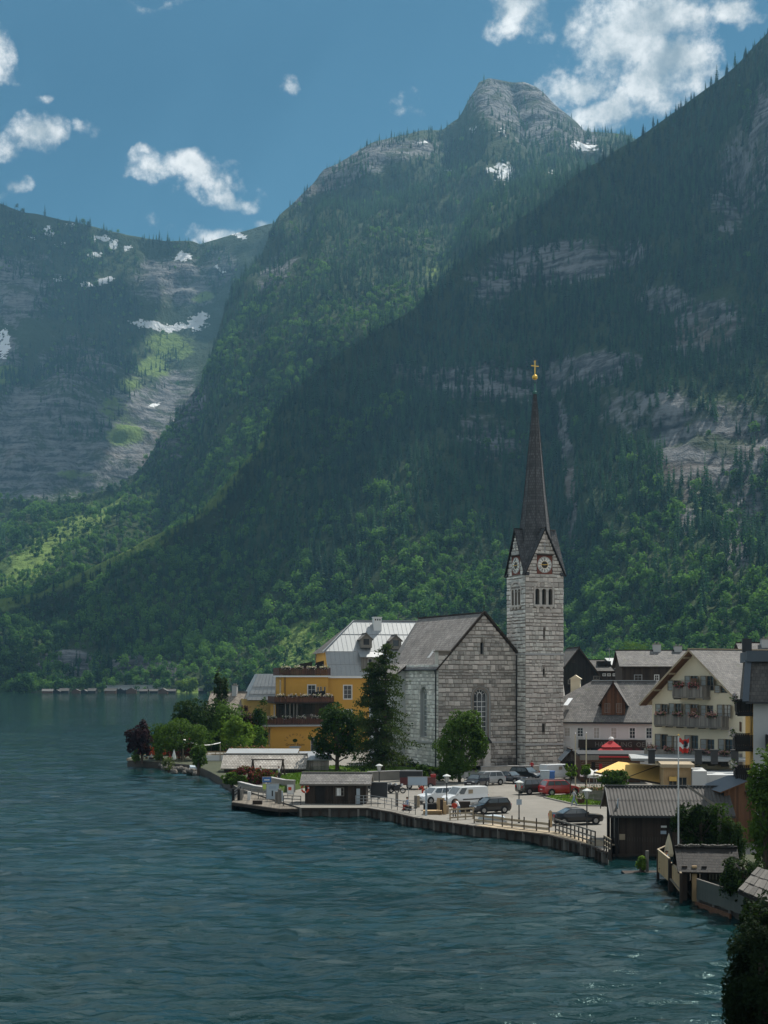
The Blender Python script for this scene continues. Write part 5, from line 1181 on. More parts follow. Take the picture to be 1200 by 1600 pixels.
# ------------------------------------------------------------------ neighbour with the mansard roof at the right edge
def build_mansard():
    fr = Fr((1177 - CXP) / FPX * 112.0, 112.0, 0.95, -11.5)
    root = fr.root('mansard_house', 'pale house with dark shingled mansard roof, ochre corner and side balconies', 'house')
    W, D = 9.0, 12.0; ze, zt = fr.z(1095, 0), fr.z(1024, 0, 1.2)
    mb = MB().wall(rect(0, W, 0, ze), [], front); mb.build('wall', M['plaster_grey'], root)
    s = MB(); s.face([(0, .0, 0), (0, D, 0), (0, D, ze), (0, 0, ze)]); s.build('side_wall', M['plaster_yellow'], root)
    q = [(-.5, -.6, ze - .1), (W + .5, -.6, ze - .1), (W + .5, 1.3, zt - .5), (-.2, 1.3, zt - .5)]
    r = MB().slab(q, .2, 0, 1); r.slab([(-.5, D, ze - .1), (-.5, -.6, ze - .1), (-.2, 1.3, zt - .5), (-.2, D, zt - .5)], .2, 0, 1); ro = r.build('mansard_roof', [M['shingle_dark'], M['slate_blue']], root)
    f = MB().box(-.45, W + .6, .9, D, zt - .5, zt + .35); f.beam((-.62, -.62, ze - .05), (-.32, 1.25, zt - .4), .5, .1); f.build('metal_edge', M['slate_blue'], ro)
    MB().beam((-.6, -.72, ze - .15), (W, -.72, ze - .15), .16, .16).build('gutter', M['metal_dark'], ro)
    MB().box(.0 - .7, -.7 + .75, 3.0, 3.7, zt + .3, zt + 1.4).build('chimney', M['metal_dark'], ro)
    sf = wall_fn(0, D, -90)
    for (y, o) in ((1113, 1.2), (1168, 1.35), (1219, 1.3)):
        zz = fr.z(y, -1, .6); b = balcony(root, sf, D - 4.6, D - .3, zz, o, 1.0, ('wood_black', 'wood_black'), .15, 2, True)
        for k in range(2): MB().box(-o, -.02, .9 + k * 3.3, 1.0 + k * 3.3, zz - .32, zz - .16).build('bracket', M['wood_black'], b)
    for y0, y1 in ((1145, 1130),): MB().prism(rect(D - 4, D - 2, fr.z(y0, 0), fr.z(y1, 0)), sf, -.9, -.8).build('roller_blind', M['wood_brown'], root)
    balcony(root, front, fr.u(1196), W, fr.z(1168, 2, -1), 1.0, 1.0, ('wood_black', 'wood_black'), .15, 3, True)
    for x_ in (3.4, 5.4, 7.3):
        for z_ in (.8, 3.6, 8.6): window(root, front, (x_, x_ + 1.0, z_, z_ + 1.5), -.02, 2, 2, 'paint_white', casing='wood_beige')
build_mansard()

# ------------------------------------------------------------------ white shop with the brown dormer
def build_shop():
    fr = Fr((872 - CXP) / FPX * 205.0, 205.0, 1.2, -14.0)
    root = fr.root('shop_house', 'long white shop house with dark lettered fascia, grey shingle roof and brown gabled dormer', 'shop')
    W = fr.u(1022); D = 12.0; ze = fr.z(1122, 3); zr = fr.z(1064, 8, 6)
    ws = []
    for px in (886, 906.5, 932, 959, 988, 1014):
        x = fr.u(px); ws.append((x - .42, x + .42, fr.z(1154 if px > 920 else 1151, x), fr.z(1137, x)))
    gl = (fr.u(905), fr.u(1007), fr.z(1190, 10), fr.z(1166, 10))
    mb = MB().wall([(0, 0), (W, 0), (W, ze), (0, ze)], [rect(*q) for q in ws] + [rect(*gl)], front, .3); mb.face([(0, 0, 0), (0, D, 0), (0, D, ze), (0, 0, ze)]); mb.face([(W, 0, 0), (W, D, 0), (W, D, ze), (W, D / 2, zr), (W, 0, ze)])
    mb.face([(0, D, ze), (0, D / 2, zr), (0, 0, ze)]); mb.build('wall', M['plaster_white'], root)
    for k, q in enumerate(ws): window(root, front, q, .12, 2, 3, 'paint_white', 'glass_curtain' if k in (0, 2, 3) else 'glass', .07, .05, casing='paint_white', sill='paint_white')
    for k in range(6):
        a = gl[0] + (gl[1] - gl[0]) * k / 6; window(root, front, (a + .05, a + (gl[1] - gl[0]) / 6 - .05, gl[2], gl[3]), .25, 1, 2, 'wood_dark', 'glass', .12, .06)
    fb = MB().prism(rect(fr.u(904), fr.u(1009), fr.z(1169, 10), fr.z(1156, 10)), front, -.35, -.002); fo = fb.build('fascia', M['wood_dark'], root)
    text(fo, 'HANDLUNG  OE HT', (fr.u(977), -.37, fr.z(1163.5, 10)), .95, 'wood_grey', extr=.01)
    # roof with hipped left part behind the tower
    rf = MB(); sl = (zr - ze) / (D / 2); o_ = .6
    rf.slab([(-6, -o_, ze - o_ * sl), (W + .3, -o_, ze - o_ * sl), (W + .3, D / 2, zr), (fr.u(925, D / 2), D / 2, zr)], .2, 0, 1); rf.slab([(W + .3, D + o_, ze - o_ * sl), (-6, D + o_, ze - o_ * sl), (fr.u(925, D / 2), D / 2, zr), (W + .3, D / 2, zr)], .2, 0, 1)
    rf.slab([(-6, D + o_, ze - o_ * sl), (-6, -o_, ze - o_ * sl), (fr.u(925, D / 2), D / 2, zr), (fr.u(925, D / 2), D / 2 + .05, zr)], .2, 0, 1)
    rf.beam((fr.u(925, 6), D / 2, zr + .05), (W, D / 2, zr + .05), .4, .14, 2); ro = rf.build('roof', [M['shingle_grey'], M['wood_dark'], M['roof_metal']], root)
    MB().beam((-1, -o_ - .1, ze - o_ * sl - .15), (W, -o_ - .1, ze - o_ * sl - .15), .18, .18).build('gutter', M['metal_dark'], ro)
    # brown gabled dormer
    v0 = .4; a0, a1, xm = fr.u(940, v0), fr.u(976.5, v0), fr.u(955, v0); zb, zs, zp = fr.z(1117, 9, v0), fr.z(1095, 9, v0), fr.z(1066, 9, v0)
    d = MB(); fd = wall_fn(0, v0, 0); xm = (a0 + a1) / 2
    boards(d, fd, a0, a1, zb, lambda a: zs + (zp - zs) * (1 - abs(a - xm) / ((a1 - a0) / 2)), .2)
    for x in (a0, a1): d.face([(x, v0, zb), (x, v0 + 7, zb), (x, v0 + 7, zs), (x, v0, zs)])
    do = d.build('dormer', M['wood_brown'], ro); gable_roof(do, a0, a1, v0, v0 + 6, zs + .1, zp + .1, .5, .6, 'v', 'shingle_grey', 'wood_dark', .15, 'dormer_roof')
    for px in (949, 967): x = fr.u(px, v0); window(do, wall_fn(0, v0 - .05, 0), (x - .4, x + .4, fr.z(1114, 9, v0), fr.z(1099, 9, v0)), -.01, 2, 2, 'wood_grey', 'glass_curtain')
    MB().slab([(fr.u(881, 1), .5, fr.z(1103, 2, .5)), (fr.u(888, 1), .5, fr.z(1103, 2, .5)), (fr.u(895, 2), 2.3, fr.z(1092, 2, 2.3)), (fr.u(888, 2), 2.3, fr.z(1092, 2, 2.3))], -.15).build('skylight', M['lens_clear'], ro)
    xb = fr.u(900, 8); c = MB().box(xb - .7, xb + .7, 7, 8.2, zr - 2.6, zr + .3); c.face([(xb - .9, 6.8, zr + .3), (xb + .9, 6.8, zr + .3), (xb, 6.8, zr + .9)]); c.slab([(xb - .9, 6.8, zr + .3), (xb - .9, 8.4, zr + .3), (xb, 8.4, zr + .9), (xb, 6.8, zr + .9)], .06); c.slab([(xb + .9, 6.8, zr + .3), (xb + .9, 8.4, zr + .3), (xb, 8.4, zr + .9), (xb, 6.8, zr + .9)], .06); c.build('chimney', M['plaster_cream'], ro)
    MB().wall([(fr.u(881, -.5), 0), (fr.u(891, -.5), 0), (fr.u(891, -.5), fr.z(1167, 1, -.5)), (fr.u(881, -.5), fr.z(1167, 1, -.5))], [rect(fr.u(883.5, -.5), fr.u(889, -.5), .1, fr.z(1171, 1, -.5))], wall_fn(0, -.1, 0), .09).build('porch', M['plaster_grey'], root)
build_shop()

# ------------------------------------------------------------------ dark houses behind
def dark_house(px0, px1, py_base, ze_y, zr_y, label, axis, ang, wall, roof, name='timber_house', depth=10.0, z=1.2, chim=(), wins=(), Y=None, ridge=None, white_edge=False):
    Y = Y or 260.0; fr = Fr((px0 - CXP) / FPX * Y, Y, z, ang); root = fr.root(name, label, 'house'); W = fr.u(px1); ze, zr = fr.z(ze_y, W / 2), fr.z(zr_y, W / 2, depth / 2 if axis == 'u' else 0)
    mb = MB(); boards(mb, front, 0, W, 0, (lambda a: ze + (zr - ze) * (1 - abs(a - W / 2) / (W / 2))) if axis == 'v' else ze, .3)
    for x in (0, W): mb.face([(x, 0, 0), (x, depth, 0), (x, depth, ze), (x, depth / 2, zr if axis == 'u' else ze), (x, 0, ze)])
    mb.face([(0, depth, 0), (W, depth, 0), (W, depth, ze), (0, depth, ze)]); mb.build('wall', M[wall], root)
    ro = gable_roof(root, 0, W, 0, depth, ze, zr, .7, .5, axis, roof, 'wood_dark')
    for (p, v, h) in chim: x = fr.u(p, v); chimney(ro, x, v, zr - 1.5, zr + h, 1.2, 1.2, 'plaster_grey')
    for (p, y0, y1, w, fm, pn) in wins: x = fr.u(p); window(root, front, (x - w / 2, x + w / 2, fr.z(y1, x), fr.z(y0, x)), -.05, 2, 2, fm, pn, .12)
    return fr, root, ro
dark_house(862, 946, 0, 1066, 1011, 'black timber gabled house directly behind the tower', 'v', 4, 'wood_black', 'shingle_dark', Y=255, chim=(), wins=((891, 1062, 1069, .9, 'wood_grey', 'glass_pale'), (896, 1031, 1036, .6, 'wood_dark', 'glass'), (932, 1056, 1062, 1.2, 'wood_grey', 'glass_pale')))
f_, r_, ro_ = dark_house(928, 985, 0, 1046, 1031, 'low dark house with grey metal roof and three small white framed windows', 'u', -2, 'wood_dark', 'shingle_dark', Y=262, wins=((944, 1052, 1056.5, .65, 'paint_white', 'glass'), (951.5, 1052, 1056.5, .65, 'paint_white', 'glass'), (960, 1052, 1056.5, .65, 'paint_white', 'glass')))
MB().slab([(4.0, -1.0, f_.z(1047, 4, -1)), (f_.u(984), -1.0, f_.z(1047, 4, -1)), (f_.u(984), 5.2, f_.z(1029, 4, 5)), (2.6, 5.2, f_.z(1029, 4, 5))], -.12).build('metal_roof', M['roof_metal'], r_)
an_ = MB().cyl((f_.u(952, 4), 4, f_.z(1032, 4, 4)), (f_.u(952, 4), 4, f_.z(1012, 4, 4)), .05, None, 6); an_.beam((f_.u(946, 4), 4, f_.z(1015, 4, 4)), (f_.u(958, 4), 4, f_.z(1015, 4, 4)), .05); an_.build('antenna', M['metal_grey'], r_)
MB().box(f_.u(933, 3), f_.u(953, 3), 1.5, 5, f_.z(1044, 3, 3), f_.z(1033, 3, 3)).build('roof_dormer', M['wood_black'], r_)
dark_house(972, 1082, 0, 1038, 1016, 'broad dark house with grey hipped shingle roof and two chimneys', 'u', -3, 'wood_dark', 'shingle_grey', Y=225, chim=((1026, 5, .9), (1059, 5, .6)), wins=((997, 1054, 1064, 1.3, 'metal_grey', 'glass_pale'), (1026, 1054, 1064, .8, 'paint_white', 'glass_pale')))
fh_, rh_, rho_ = dark_house(1166, 1290, 0, 1030, 1004, 'far grey roofed house rising behind the mansard roof', 'u', -4, 'wood_dark', 'shingle_grey', Y=190, chim=((1196, 4, .4),))

# ------------------------------------------------------------------ small structures between shop and square
def build_kiosk():
    fr = frame_at(880, 1213, 1.0, 0); root = fr.root('wooden_kiosk', 'dark brown wooden kiosk with steep gable beside the tower foot', 'kiosk')
    W = fr.u(906); ze, zp = fr.z(1185, 1), fr.z(1171, 1); mb = MB(); c = fr.u(894.5); boards(mb, front, 0, W, 0, lambda a: ze + (zp - ze) * (1 - abs(a - W / 2) / (W / 2)), .16, base=0)
    for x in (0, W): mb.face([(x, 0, 0), (x, 3, 0), (x, 3, ze), (x, 0, ze)])
    mb.build('wall', M['wood_dark'], root); gable_roof(root, 0, W, 0, 3.5, ze, zp, .3, .35, 'v', 'slate_blue', 'wood_dark', .1)
    MB().box(.4, W - .4, -.05, -.032, .1, 2.0).build('door', M['wood_black'], root)
build_kiosk()
def build_bakery():
    fr = frame_at(908, 1222, 1.0, -4); root = fr.root('timber_pavilion', 'grey brown boarded flat roofed pavilion between kiosk and yellow awning', 'pavilion')
    W, D = fr.u(1000), 9.0; h = fr.z(1181, 2); mb = MB()
    for k in range(int(h / .22)): mb.box(0, W, -.03 - rng.uniform(0, .015), .05, k * .22 + .01, k * .22 + .21, 0, rng.uniform(-.3, .3))
    for k in range(int(h / .22)): mb.box(-.03, .05, .051, D, k * .22 + .01, k * .22 + .21, 0, rng.uniform(-.3, .3))
    mb.build('boarding', M['wood_brown'], root); MB().box(-.4, W + 2, -.5, D, h, h + .25).build('flat_roof', M['metal_dark'], root)
    MB().box(fr.u(924), fr.u(930), -.08, -.04, h - 1.6, h - .8).build('hatch', M['wood_black'], root)
    MB().box(fr.u(936), fr.u(941), -.1, -.05, .1, 2.3).build('panel', M['red_cloth'], root)
    b = MB().box(-.2, fr.u(935), -.62, -.52, h - .5, h + .1); b.build('fascia_board', M['wood_grey'], root)
build_bakery()
def build_red_tent():
    fr = frame_at(955, 1203, 1.2, 0); root = fr.root('red_market_umbrella', 'large dark red square canopy with raised vent top before the shop', 'canopy'); w = fr.u(985) * 1.0; h0, h1, h2 = fr.z(1180), fr.z(1168), fr.z(1160)
    def pyr(mb, w0, z0, w1, z1):
        A = [(-w0, -w0, z0), (w0, -w0, z0), (w0, w0, z0), (-w0, w0, z0)]; B = [(-w1, -w1, z1), (w1, -w1, z1), (w1, w1, z1), (-w1, w1, z1)]
        for k in range(4): j = (k + 1) % 4; mb.face([A[k], A[j], B[j], B[k]])
    m = MB(); pyr(m, w, h0, w * .38, h1); pyr(m, w, h0 - .25, w, h0); m.build('canopy', M['red_cloth'], root); v = MB(); pyr(v, w * .46, h1 + .1, .1, h2 + .3); v.build('vent', M['red_cloth'], root)
    MB().cyl((0, 0, 0), (0, 0, h2 + .3), .06, None, 8).build('pole', M['metal_grey'], root); MB().lathe((0, 0, h2 + .3), [(.35, 0), (.4, .25), (.2, .45), (.001, .5)], 8).build('cap', M['paint_white'], root)
build_red_tent()
def build_awning():
    fr = frame_at(935, 1243, 1.0, -8); root = fr.root('yellow_awning', 'wide sand yellow cloth awning over the restaurant terrace', 'awning')
    P = lambda px, py, v: (fr.u(px, v), v, fr.z(py, fr.u(px, v), v))
    a, b, c, d = P(928, 1207, 1.0), P(1035, 1225, -1.5), P(1037, 1197, 4), P(966, 1190, 7.5)
    e = P(1005, 1198 + 13, 1.0); m = MB()
    m.face([a, Vector(a).lerp(Vector(b), .48), Vector(d).lerp(Vector(c), .9), d]); m.face([Vector(a).lerp(Vector(b), .48), b, c, Vector(d).lerp(Vector(c), .9)]); m.build('cloth', M['yellow_cloth'], root)
    s = MB(); s.beam(Vector(a).lerp(Vector(b), .48) + Vector((0, 0, .03)), Vector(d).lerp(Vector(c), .9) + Vector((0, 0, .03)), .1, .04); s.beam(a, b, .12, .2)
    s.beam(b, c, .1, .14); s.build('frame', M['wood_dark'], root)
    p = MB()
    for q in (a, Vector(a).lerp(Vector(b), .5), b, c, d): p.beam((q[0], q[1], q[2] - .05), (q[0], q[1], 0), .09)
    p.build('post', M['metal_grey'], root)
build_awning()
def build_terrace_house():
    fr = frame_at(1037, 1254, 1.0, -8); root = fr.root('restaurant_annex', 'low restaurant annex with pale wood window front, grey walls and flat roof', 'building')
    W = fr.u(1080); h = fr.z(1199, 1); D = 8.0; w1 = rect(.5, W - .4, .9, h - 1.0)
    m = MB().wall(rect(0, W, 0, h), [w1], front, .25); m.face([(0, 0, 0), (0, D, 0), (0, D, h), (0, 0, h)]); m.build('window_front', M['wood_pale'], root)
    window(root, front, (.5, W / 2, .9, h - 1.0), .15, 2, 2, 'wood_beige', 'glass', .08); window(root, front, (W / 2, W - .4, .9, h - 1.0), .15, 2, 2, 'wood_beige', 'glass', .08)
    MB().box(.55, W / 2 - .1, -.6, -.1, h - 1.4, h - .95).build('blind', M['yellow_cloth'], root)
    MB().box(-.3, W + .3, -.5, D, h, h + .35).build('fascia', M['wood_beige'], root)
    W2 = fr.u(1118); k = MB().box(W + .02, fr.u(1103), -1.2, D, 0, fr.z(1204, 6)); k.box(fr.u(1103) + .02, W2 + 3, -.9, D, 0, fr.z(1210, 6)); k.build('grey_wall', M['plaster_grey'], root)
    MB().box(fr.u(985, 8), W2 + 5, 5.0, D + 6, h + .36, h + .62).build('flat_roof', M['roof_metal'], root)
    for px in (1018, 1091, 1116, 1148): x = fr.u(px, 3); MB().box(x - .35, x + .35, 2.6, 3.3, h + .2, h + 1.6).box(x - .45, x + .45, 2.5, 3.4, h + 1.6, h + 1.75).build('vent', M['metal_dark'], root)
build_terrace_house()

# ------------------------------------------------------------------ boathouse with corrugated roof
def build_boathouse():
    fr = Fr((959 - CXP) / FPX * 110.0, 110.0, 0.0, -3.0); root = fr.root('boathouse', 'dark timber boathouse with grey corrugated roof standing in the water', 'boathouse')
    W = fr.u(1136); D = 6.0; ze, zr = fr.z(1267, 4), fr.z(1231, 4, D / 2)
    mb = MB(); boards(mb, wall_fn(.45, .02, 0), 0, W - .45, .2, ze, .2, var=.3); w_ = mb.build('front_boarding', M['wood_dark'], root); tag(w_, kind='stuff')
    s = MB(); sf = wall_fn(.45, D, -90); boards(s, sf, 0, D, lambda a: .3, lambda a: ze + (zr - ze) * (1 - abs(a - D / 2) / (D / 2)), .22, var=.4); tag(s.build('side_boarding', M['wood_dark'], root), kind='stuff')
    for k in range(9): MB().prism(rect(1.0, D - .6, 1.2 + k * .34, 1.5 + k * .34), sf, -.07, -.045).build('plank', M['wood_grey'], root) if k < 7 else None
    s2 = MB().box(W - .1, W, 0, D, .2, ze); s2.box(.45, W, D - .1, D, .2, ze); s2.build('rear_wall', M['wood_dark'], root)
    for (x, y) in ((0.2, -.1), (0.2, D - .2), (W * .5, -.1), (W - .3, -.1), (0.2, D / 2)): MB().box(x - .12, x + .12, y - .12, y + .12, -.6, ze).build('pile', M['wood_black'], root)
    MB().box(-.1, W, -.22, -.06, .05, .3).build('sill_beam', M['wood_dark'], root)
    # corrugated sheets, two courses on each slope
    o_ = .75; sl = (zr - ze) / (D / 2); rf = MB(); n = int((W + .9) / .056)
    for sgn in (1, -1):
        for (f0, f1, lift) in ((0, .53, 0.0), (.50, 1.0, .035)):
            pts = []
            for k in range(n + 1):
                x = -.35 + (W + .9) * k / n; hh = .035 * math.cos(2 * math.pi * x / .28)
                def Pt(f): 
                    v = -o_ + (D / 2 + o_) * f; z = ze - o_ * sl + (zr - ze + o_ * sl) * f + hh + lift * (1 - f) * 2
                    return (x, v if sgn > 0 else D - v, z + .1)
                pts.append((Pt(f0), Pt(f1)))
            for k in range(n): rf.face([pts[k][0], pts[k + 1][0], pts[k + 1][1], pts[k][1]], 0, rng.uniform(-.1, .1) if k % 15 == 0 else 0)
    ro = rf.build('corrugated_roof', M['roof_corr'], root, True)
    e = MB().beam((-.4, -o_ - .06, ze - o_ * sl), (W + .5, -o_ - .06, ze - o_ * sl), .1, .16); e.beam((-.4, D / 2, zr + .16), (W + .5, D / 2, zr + .16), .3, .1)
    for v in (-o_, D + o_): e.beam((-.36, v, ze - o_ * sl + .02), (-.36, D / 2, zr + .05), .06, .24)
    e.build('verge', M['metal_dark'], ro)
    MB().prism([(-.0, ze - .2), (.9, ze - .2), (.9, ze + 1.0), (.0, ze + .3)], wall_fn(.38, 1.0, -90), -.05, -.02).build('sign_panel', M['plastic_pale'], root)
    for (px, y0, y1, m_) in ((1037, 1290, 1293, 'paint_white'), (1036.5, 1298, 1303, 'sign_grey'), (972, 1303, 1312, 'wood_beige')):
        x = fr.u(px); MB().prism(rect(x - .22, x + .22, fr.z(y1, x), fr.z(y0, x)), front, -.08, -.04).build('notice', M[m_], root)
    return fr
mat('roof_corr', (0.09, 0.085, 0.08), 0.8, 0.4, 0.9, 0.3, stretch=(1, 1, 1), col2=(0.058, 0.054, 0.05))
BH = build_boathouse()
def build_shed():
    fr = frame_at(1131, 1318, 0.95, 16); root = fr.root('tall_shed', 'tall brown boarded shed with slate blue metal roof behind the bushes', 'shed'); W, D = fr.u(1150), 5.0
    W = 2.2; ze, zr = fr.z(1226, 1), fr.z(1218, 1); D = 4.0; ff = front; sr = wall_fn(W, 0, 20)
    m = MB(); boards(m, front, 0, W, 0, lambda a: ze - .35 + a / W * .75, .18, base=0); tag(m.build('front_boarding', M['wood_brown'], root), kind='stuff')
    L = 3.6; m = MB(); boards(m, wall_fn(W, .03, -6), 0, L, -.2, ze - .9, .2); tag(m.build('side_boarding', M['wood_brown'], root), kind='stuff')
    MB().box(0, W + L, .05, D, 0, ze - .95).build('core', M['wood_dark'], root)
    r = MB().slab([(W - .35, -.55, ze - .75), (W + L + .3, -.9, ze - .75), (W + L + .3, 2.2, ze + .6), (W - .5, 2.2, ze + .6)], .1, 0, 1); r.slab([(-.5, -.3, ze - .55), (-.5, 3, ze - .3), (W - .5, 2.2, ze + .6), (W - .4, -.55, ze + .3)], .1, 0, 1); r.build('roof', [M['slate_blue'], M['wood_brown']], root)
    window(root, wall_fn(W, .03, -6), (.5, 1.2, 2.2, 4.0), -.06, 2, 3, 'wood_pale', 'glass')
build_shed()
def build_gate_roof():
    fr = Fr((1066 - CXP) / FPX * 88.0, 88.0, 0.0, -6.0); root = fr.root('boat_shelter', 'small boat shelter with dark mossy shingle roof on timber posts in the water', 'shelter')
    W = fr.u(1150); ze, zr = fr.z(1356, 2), fr.z(1324, 2, 1.6); D = 3.2
    gable_roof(root, 0, W, 0, D, ze, zr, .35, .3, 'u', 'shingle_near', 'wood_black', .12)
    k = MB()
    for j in range(60): x = rng.uniform(-.2, W); k.box(x, x + rng.uniform(.05, .16), D / 2 - .2, D / 2 + .2, zr + .02, zr + rng.uniform(.08, .2), 0, rng.uniform(-.5, .2))
    tag(k.build('ridge_moss', M['boulder'], root), kind='stuff')
    for (x, y, m_) in ((.15, .1, 'wood_dark'), (.75, .1, 'wood_pale'), (1.35, .1, 'wood_black'), (W - .3, .1, 'wood_black'), (.15, D - .1, 'wood_black'), (W - .3, D - .1, 'wood_black')): MB().box(x - .15, x + .15, y - .15, y + .15, -.6, ze + .1).build('post', M[m_], root)
    b = MB(); boards(b, wall_fn(.1, D, -90), 0, D, .3, lambda a: ze + (zr - ze) * (1 - abs(a - D / 2) / (D / 2)), .2); b.build('gable_boarding', M['wood_black'], root)
    b = MB(); boards(b, wall_fn(0, D - .2, 0), .2, W, .3, ze, .2); b.build('rear_boarding', M['wood_black'], root)
build_gate_roof()
def build_near_roof():
    fr = Fr((1168 - CXP) / FPX * 62.0, 62.0, 0.0, -14.0); root = fr.root('plank_roof_hut', 'hut with weathered grey plank roof at the water edge past the board fence', 'hut')
    P = lambda px, py, v: Vector((fr.u(px, v), v, fr.z(py, fr.u(px, v), v)))
    a, b, c, d = P(1154, 1391, 0), P(1262, 1440, -2.2), P(1262, 1380, 1.6), P(1183, 1357, 2.6)
    n = 13; rows = 3
    for r in range(rows):
        for k in range(n):
            f0, f1 = (k + .04) / n, (k + .96) / n; g0, g1 = r / rows - .02, (r + 1) / rows + .03; lift = Vector((0, 0, .03 * (1 - 0) + rng.uniform(0, .03)))
            Q = lambda f, g: a.lerp(b, f).lerp(d.lerp(c, f), g)
            top = [Q(f0, g0) + lift + Vector((0, 0, .05)), Q(f1, g0) + lift + Vector((0, 0, .05)), Q(f1, g1) + lift, Q(f0, g1) + lift]; dn = Vector((0, 0, .04))
            MB().hexa([p - dn for p in top] + top, 0, rng.uniform(-.3, .3)).build('roof_plank', M['wood_grey_dark'], root)
    e = MB().beam(a - Vector((0, 0, .08)), b - Vector((0, 0, .08)), .1, .14); e.beam(a - Vector((0, 0, .08)), d - Vector((0, 0, .08)), .1, .14); e.build('roof_frame', M['wood_black'], root)
    w = MB().box(fr.u(1172, .5), fr.u(1172, .5) + 4, .5, 2.6, -.5, a.z - .15); w.build('wall', M['wood_black'], root)
mat('wood_grey_dark', (0.095, 0.088, 0.08), 0.9, 0.35, 1.5, 0.5, stretch=(4, 4, 0.6), tonek=1.0)
build_near_roof()
def build_fence(p0, p1, z0, h, label, m_, name='board_fence', w=.16, rail='wood_grey', base=None):
    a, b = Vector(p0), Vector(p1); ln = (b - a).length; ang = math.atan2(b.y - a.y, b.x - a.x)
    root = thing(name, label, 'fence', (a.x, a.y, z0), ang); n = max(2, round(ln / w)); kinds = []
    for k in range(n):
        o = MB().box(0, ln / n - .012, -.03, 0, .08 + rng.uniform(-.03, .03), h + rng.uniform(-.02, .02)).build('board', M[m_], root); o.location.x = k * ln / n
    MB().box(0, ln, -.05, .05, h + .02, h + .08).build('cap_rail', M[rail], root)
    for k in range(max(2, int(ln / 2)) + 1): x = (ln - .1) * k / max(2, int(ln / 2)); MB().box(x, x + .1, .005, .11, -1.2, h).build('post', M[rail], root)
    if base: MB().box(0, ln * .72, -.14, -.02, -.45, -.1).build('base_beam', M[base], root)
    return root
g0, g1 = G(1089, 1405, .35), G(1166, 1432, .35)
build_fence(g0, g1, .3, 1.25, 'grey green upright board fence running along the water past the shelter', 'wood_grey_green', base='wood_brown')

# ------------------------------------------------------------------ trees and shrubs of the village
def blob_points(blobs, n, seed, shell=0.55):
    """points through the volume of overlapping ellipsoids, denser towards their skins; returns points and a tone that varies by clump"""
    r = np.random.default_rng(seed); w = np.array([b[3] * b[4] * b[5] for b in blobs]) ** .67; w /= w.sum()
    k = r.choice(len(blobs), n, p=w); B = np.array(blobs)[k]; d = r.normal(size=(n, 3)); d /= np.linalg.norm(d, axis=1, keepdims=True)
    rad = np.where(r.random(n) < shell, r.uniform(.82, 1.06, n), r.random(n) ** .5)
    P = B[:, :3] + d * B[:, 3:6] * rad[:, None]
    keep = fbm(P, .9, 2, seed) > .40      # gaps between the clumps
    P = P[keep]; return P, (fbm(P, .9, 2, seed + 7) - .5) * 1.8
def tree(name, label, base, blobs, n, leaf, m, trunk=0.22, m2=None, share=0.0, group=None, seed=1, cat='tree', limbs=True, shell=.55):
    """tapered trunk with limbs into the clumps, crown of leaf-sized faces; blobs: (x, y, z, rx, ry, rz) from the base"""
    root = thing(name, label, cat, base, 0, group); r = random.Random(seed); t = MB(); top = max(b[2] for b in blobs)
    low = min(b[2] - b[5] * .5 for b in blobs); pts = [(0, 0, -.4)]; zz = 0
    while zz < top * .9: zz += max(.5, top / 6); pts.append((r.uniform(-.12, .12) * zz / 4, r.uniform(-.12, .12) * zz / 4, min(zz, top * .95)))
    for k in range(len(pts) - 1):
        f0, f1 = k / len(pts), (k + 1) / len(pts); t.cyl(pts[k], pts[k + 1], trunk * (1.1 - f0 * .85), trunk * (1.1 - f1 * .85), 7, caps=False)
    if limbs:
        for b in blobs:
            s = pts[min(len(pts) - 1, max(1, int(len(pts) * min(.85, b[2] / (top + .1) * .6))))]; e = Vector((b[0], b[1], b[2])); mid = Vector(s).lerp(e, .5) + Vector((0, 0, -.15 * b[5])); t.cyl(s, mid, trunk * .42, trunk * .3, 5, caps=False); t.cyl(mid, e, trunk * .3, trunk * .1, 5, caps=False)
    t.build('trunk', M['bark'], root)
    P, tone = blob_points(blobs, n, seed, shell); P = P[P[:, 2] > .05]; tone = tone[:len(P)]
    c = np.array([0, 0, np.mean([b[2] for b in blobs])]); link('crown', leaf_cloud(P, leaf, M[m], M[m2] if m2 else None, share, .3, seed, tone, c), root)
    return root
def lumps(cx, cy, cz, rx, ry, rz, n, seed, s=.48):
    r = random.Random(seed); out = [(cx, cy, cz, rx * .66, ry * .66, rz * .72)]; n = int(n * 1.6)
    for k in range(n):
        a, e = r.uniform(0, 6.28), r.uniform(-1.15, 1.35); out.append((cx + rx * .70 * math.cos(a) * math.cos(e * .8), cy + ry * .70 * math.sin(a) * math.cos(e * .8), cz + rz * .70 * math.sin(e), *[q * r.uniform(s * .5, s * .85) for q in (rx, ry, rz)]))
    return out
def tree_px(name, label, px, pbase, x0, x1, y0, y1, m, n, leaf, z=.95, seed=1, nl=9, tr=.2, m2=None, share=0.0, dy=0.0, cat='tree', group=None, limbs=True, depth=1.0):
    """a tree given by where its foot and crown stand in the photograph; depth of the crown follows its width"""
    g = G(px, pbase, z)
    if cat in ('shrub', 'hedge', 'bush'): y1 = max(y1, pbase + 2)
    x0, x1, y0 = x0 - (x1 - x0) * .06, x1 + (x1 - x0) * .06, y0 - (y1 - y0) * .04
    Y = g[1] + dy; k = Y / FPX; X = (px - CXP) * k
    cx, rx = ((x0 + x1) / 2 - px) * k, (x1 - x0) / 2 * k; cz = CAMZ - ((y0 + y1) / 2 - HYP) * k - z; rz = (y1 - y0) / 2 * k
    return tree(name, label, (X, Y, z), lumps(cx, 0, cz, rx, rx * depth, rz, nl, seed), n, leaf, m, tr, m2, share, group, seed, cat, limbs)
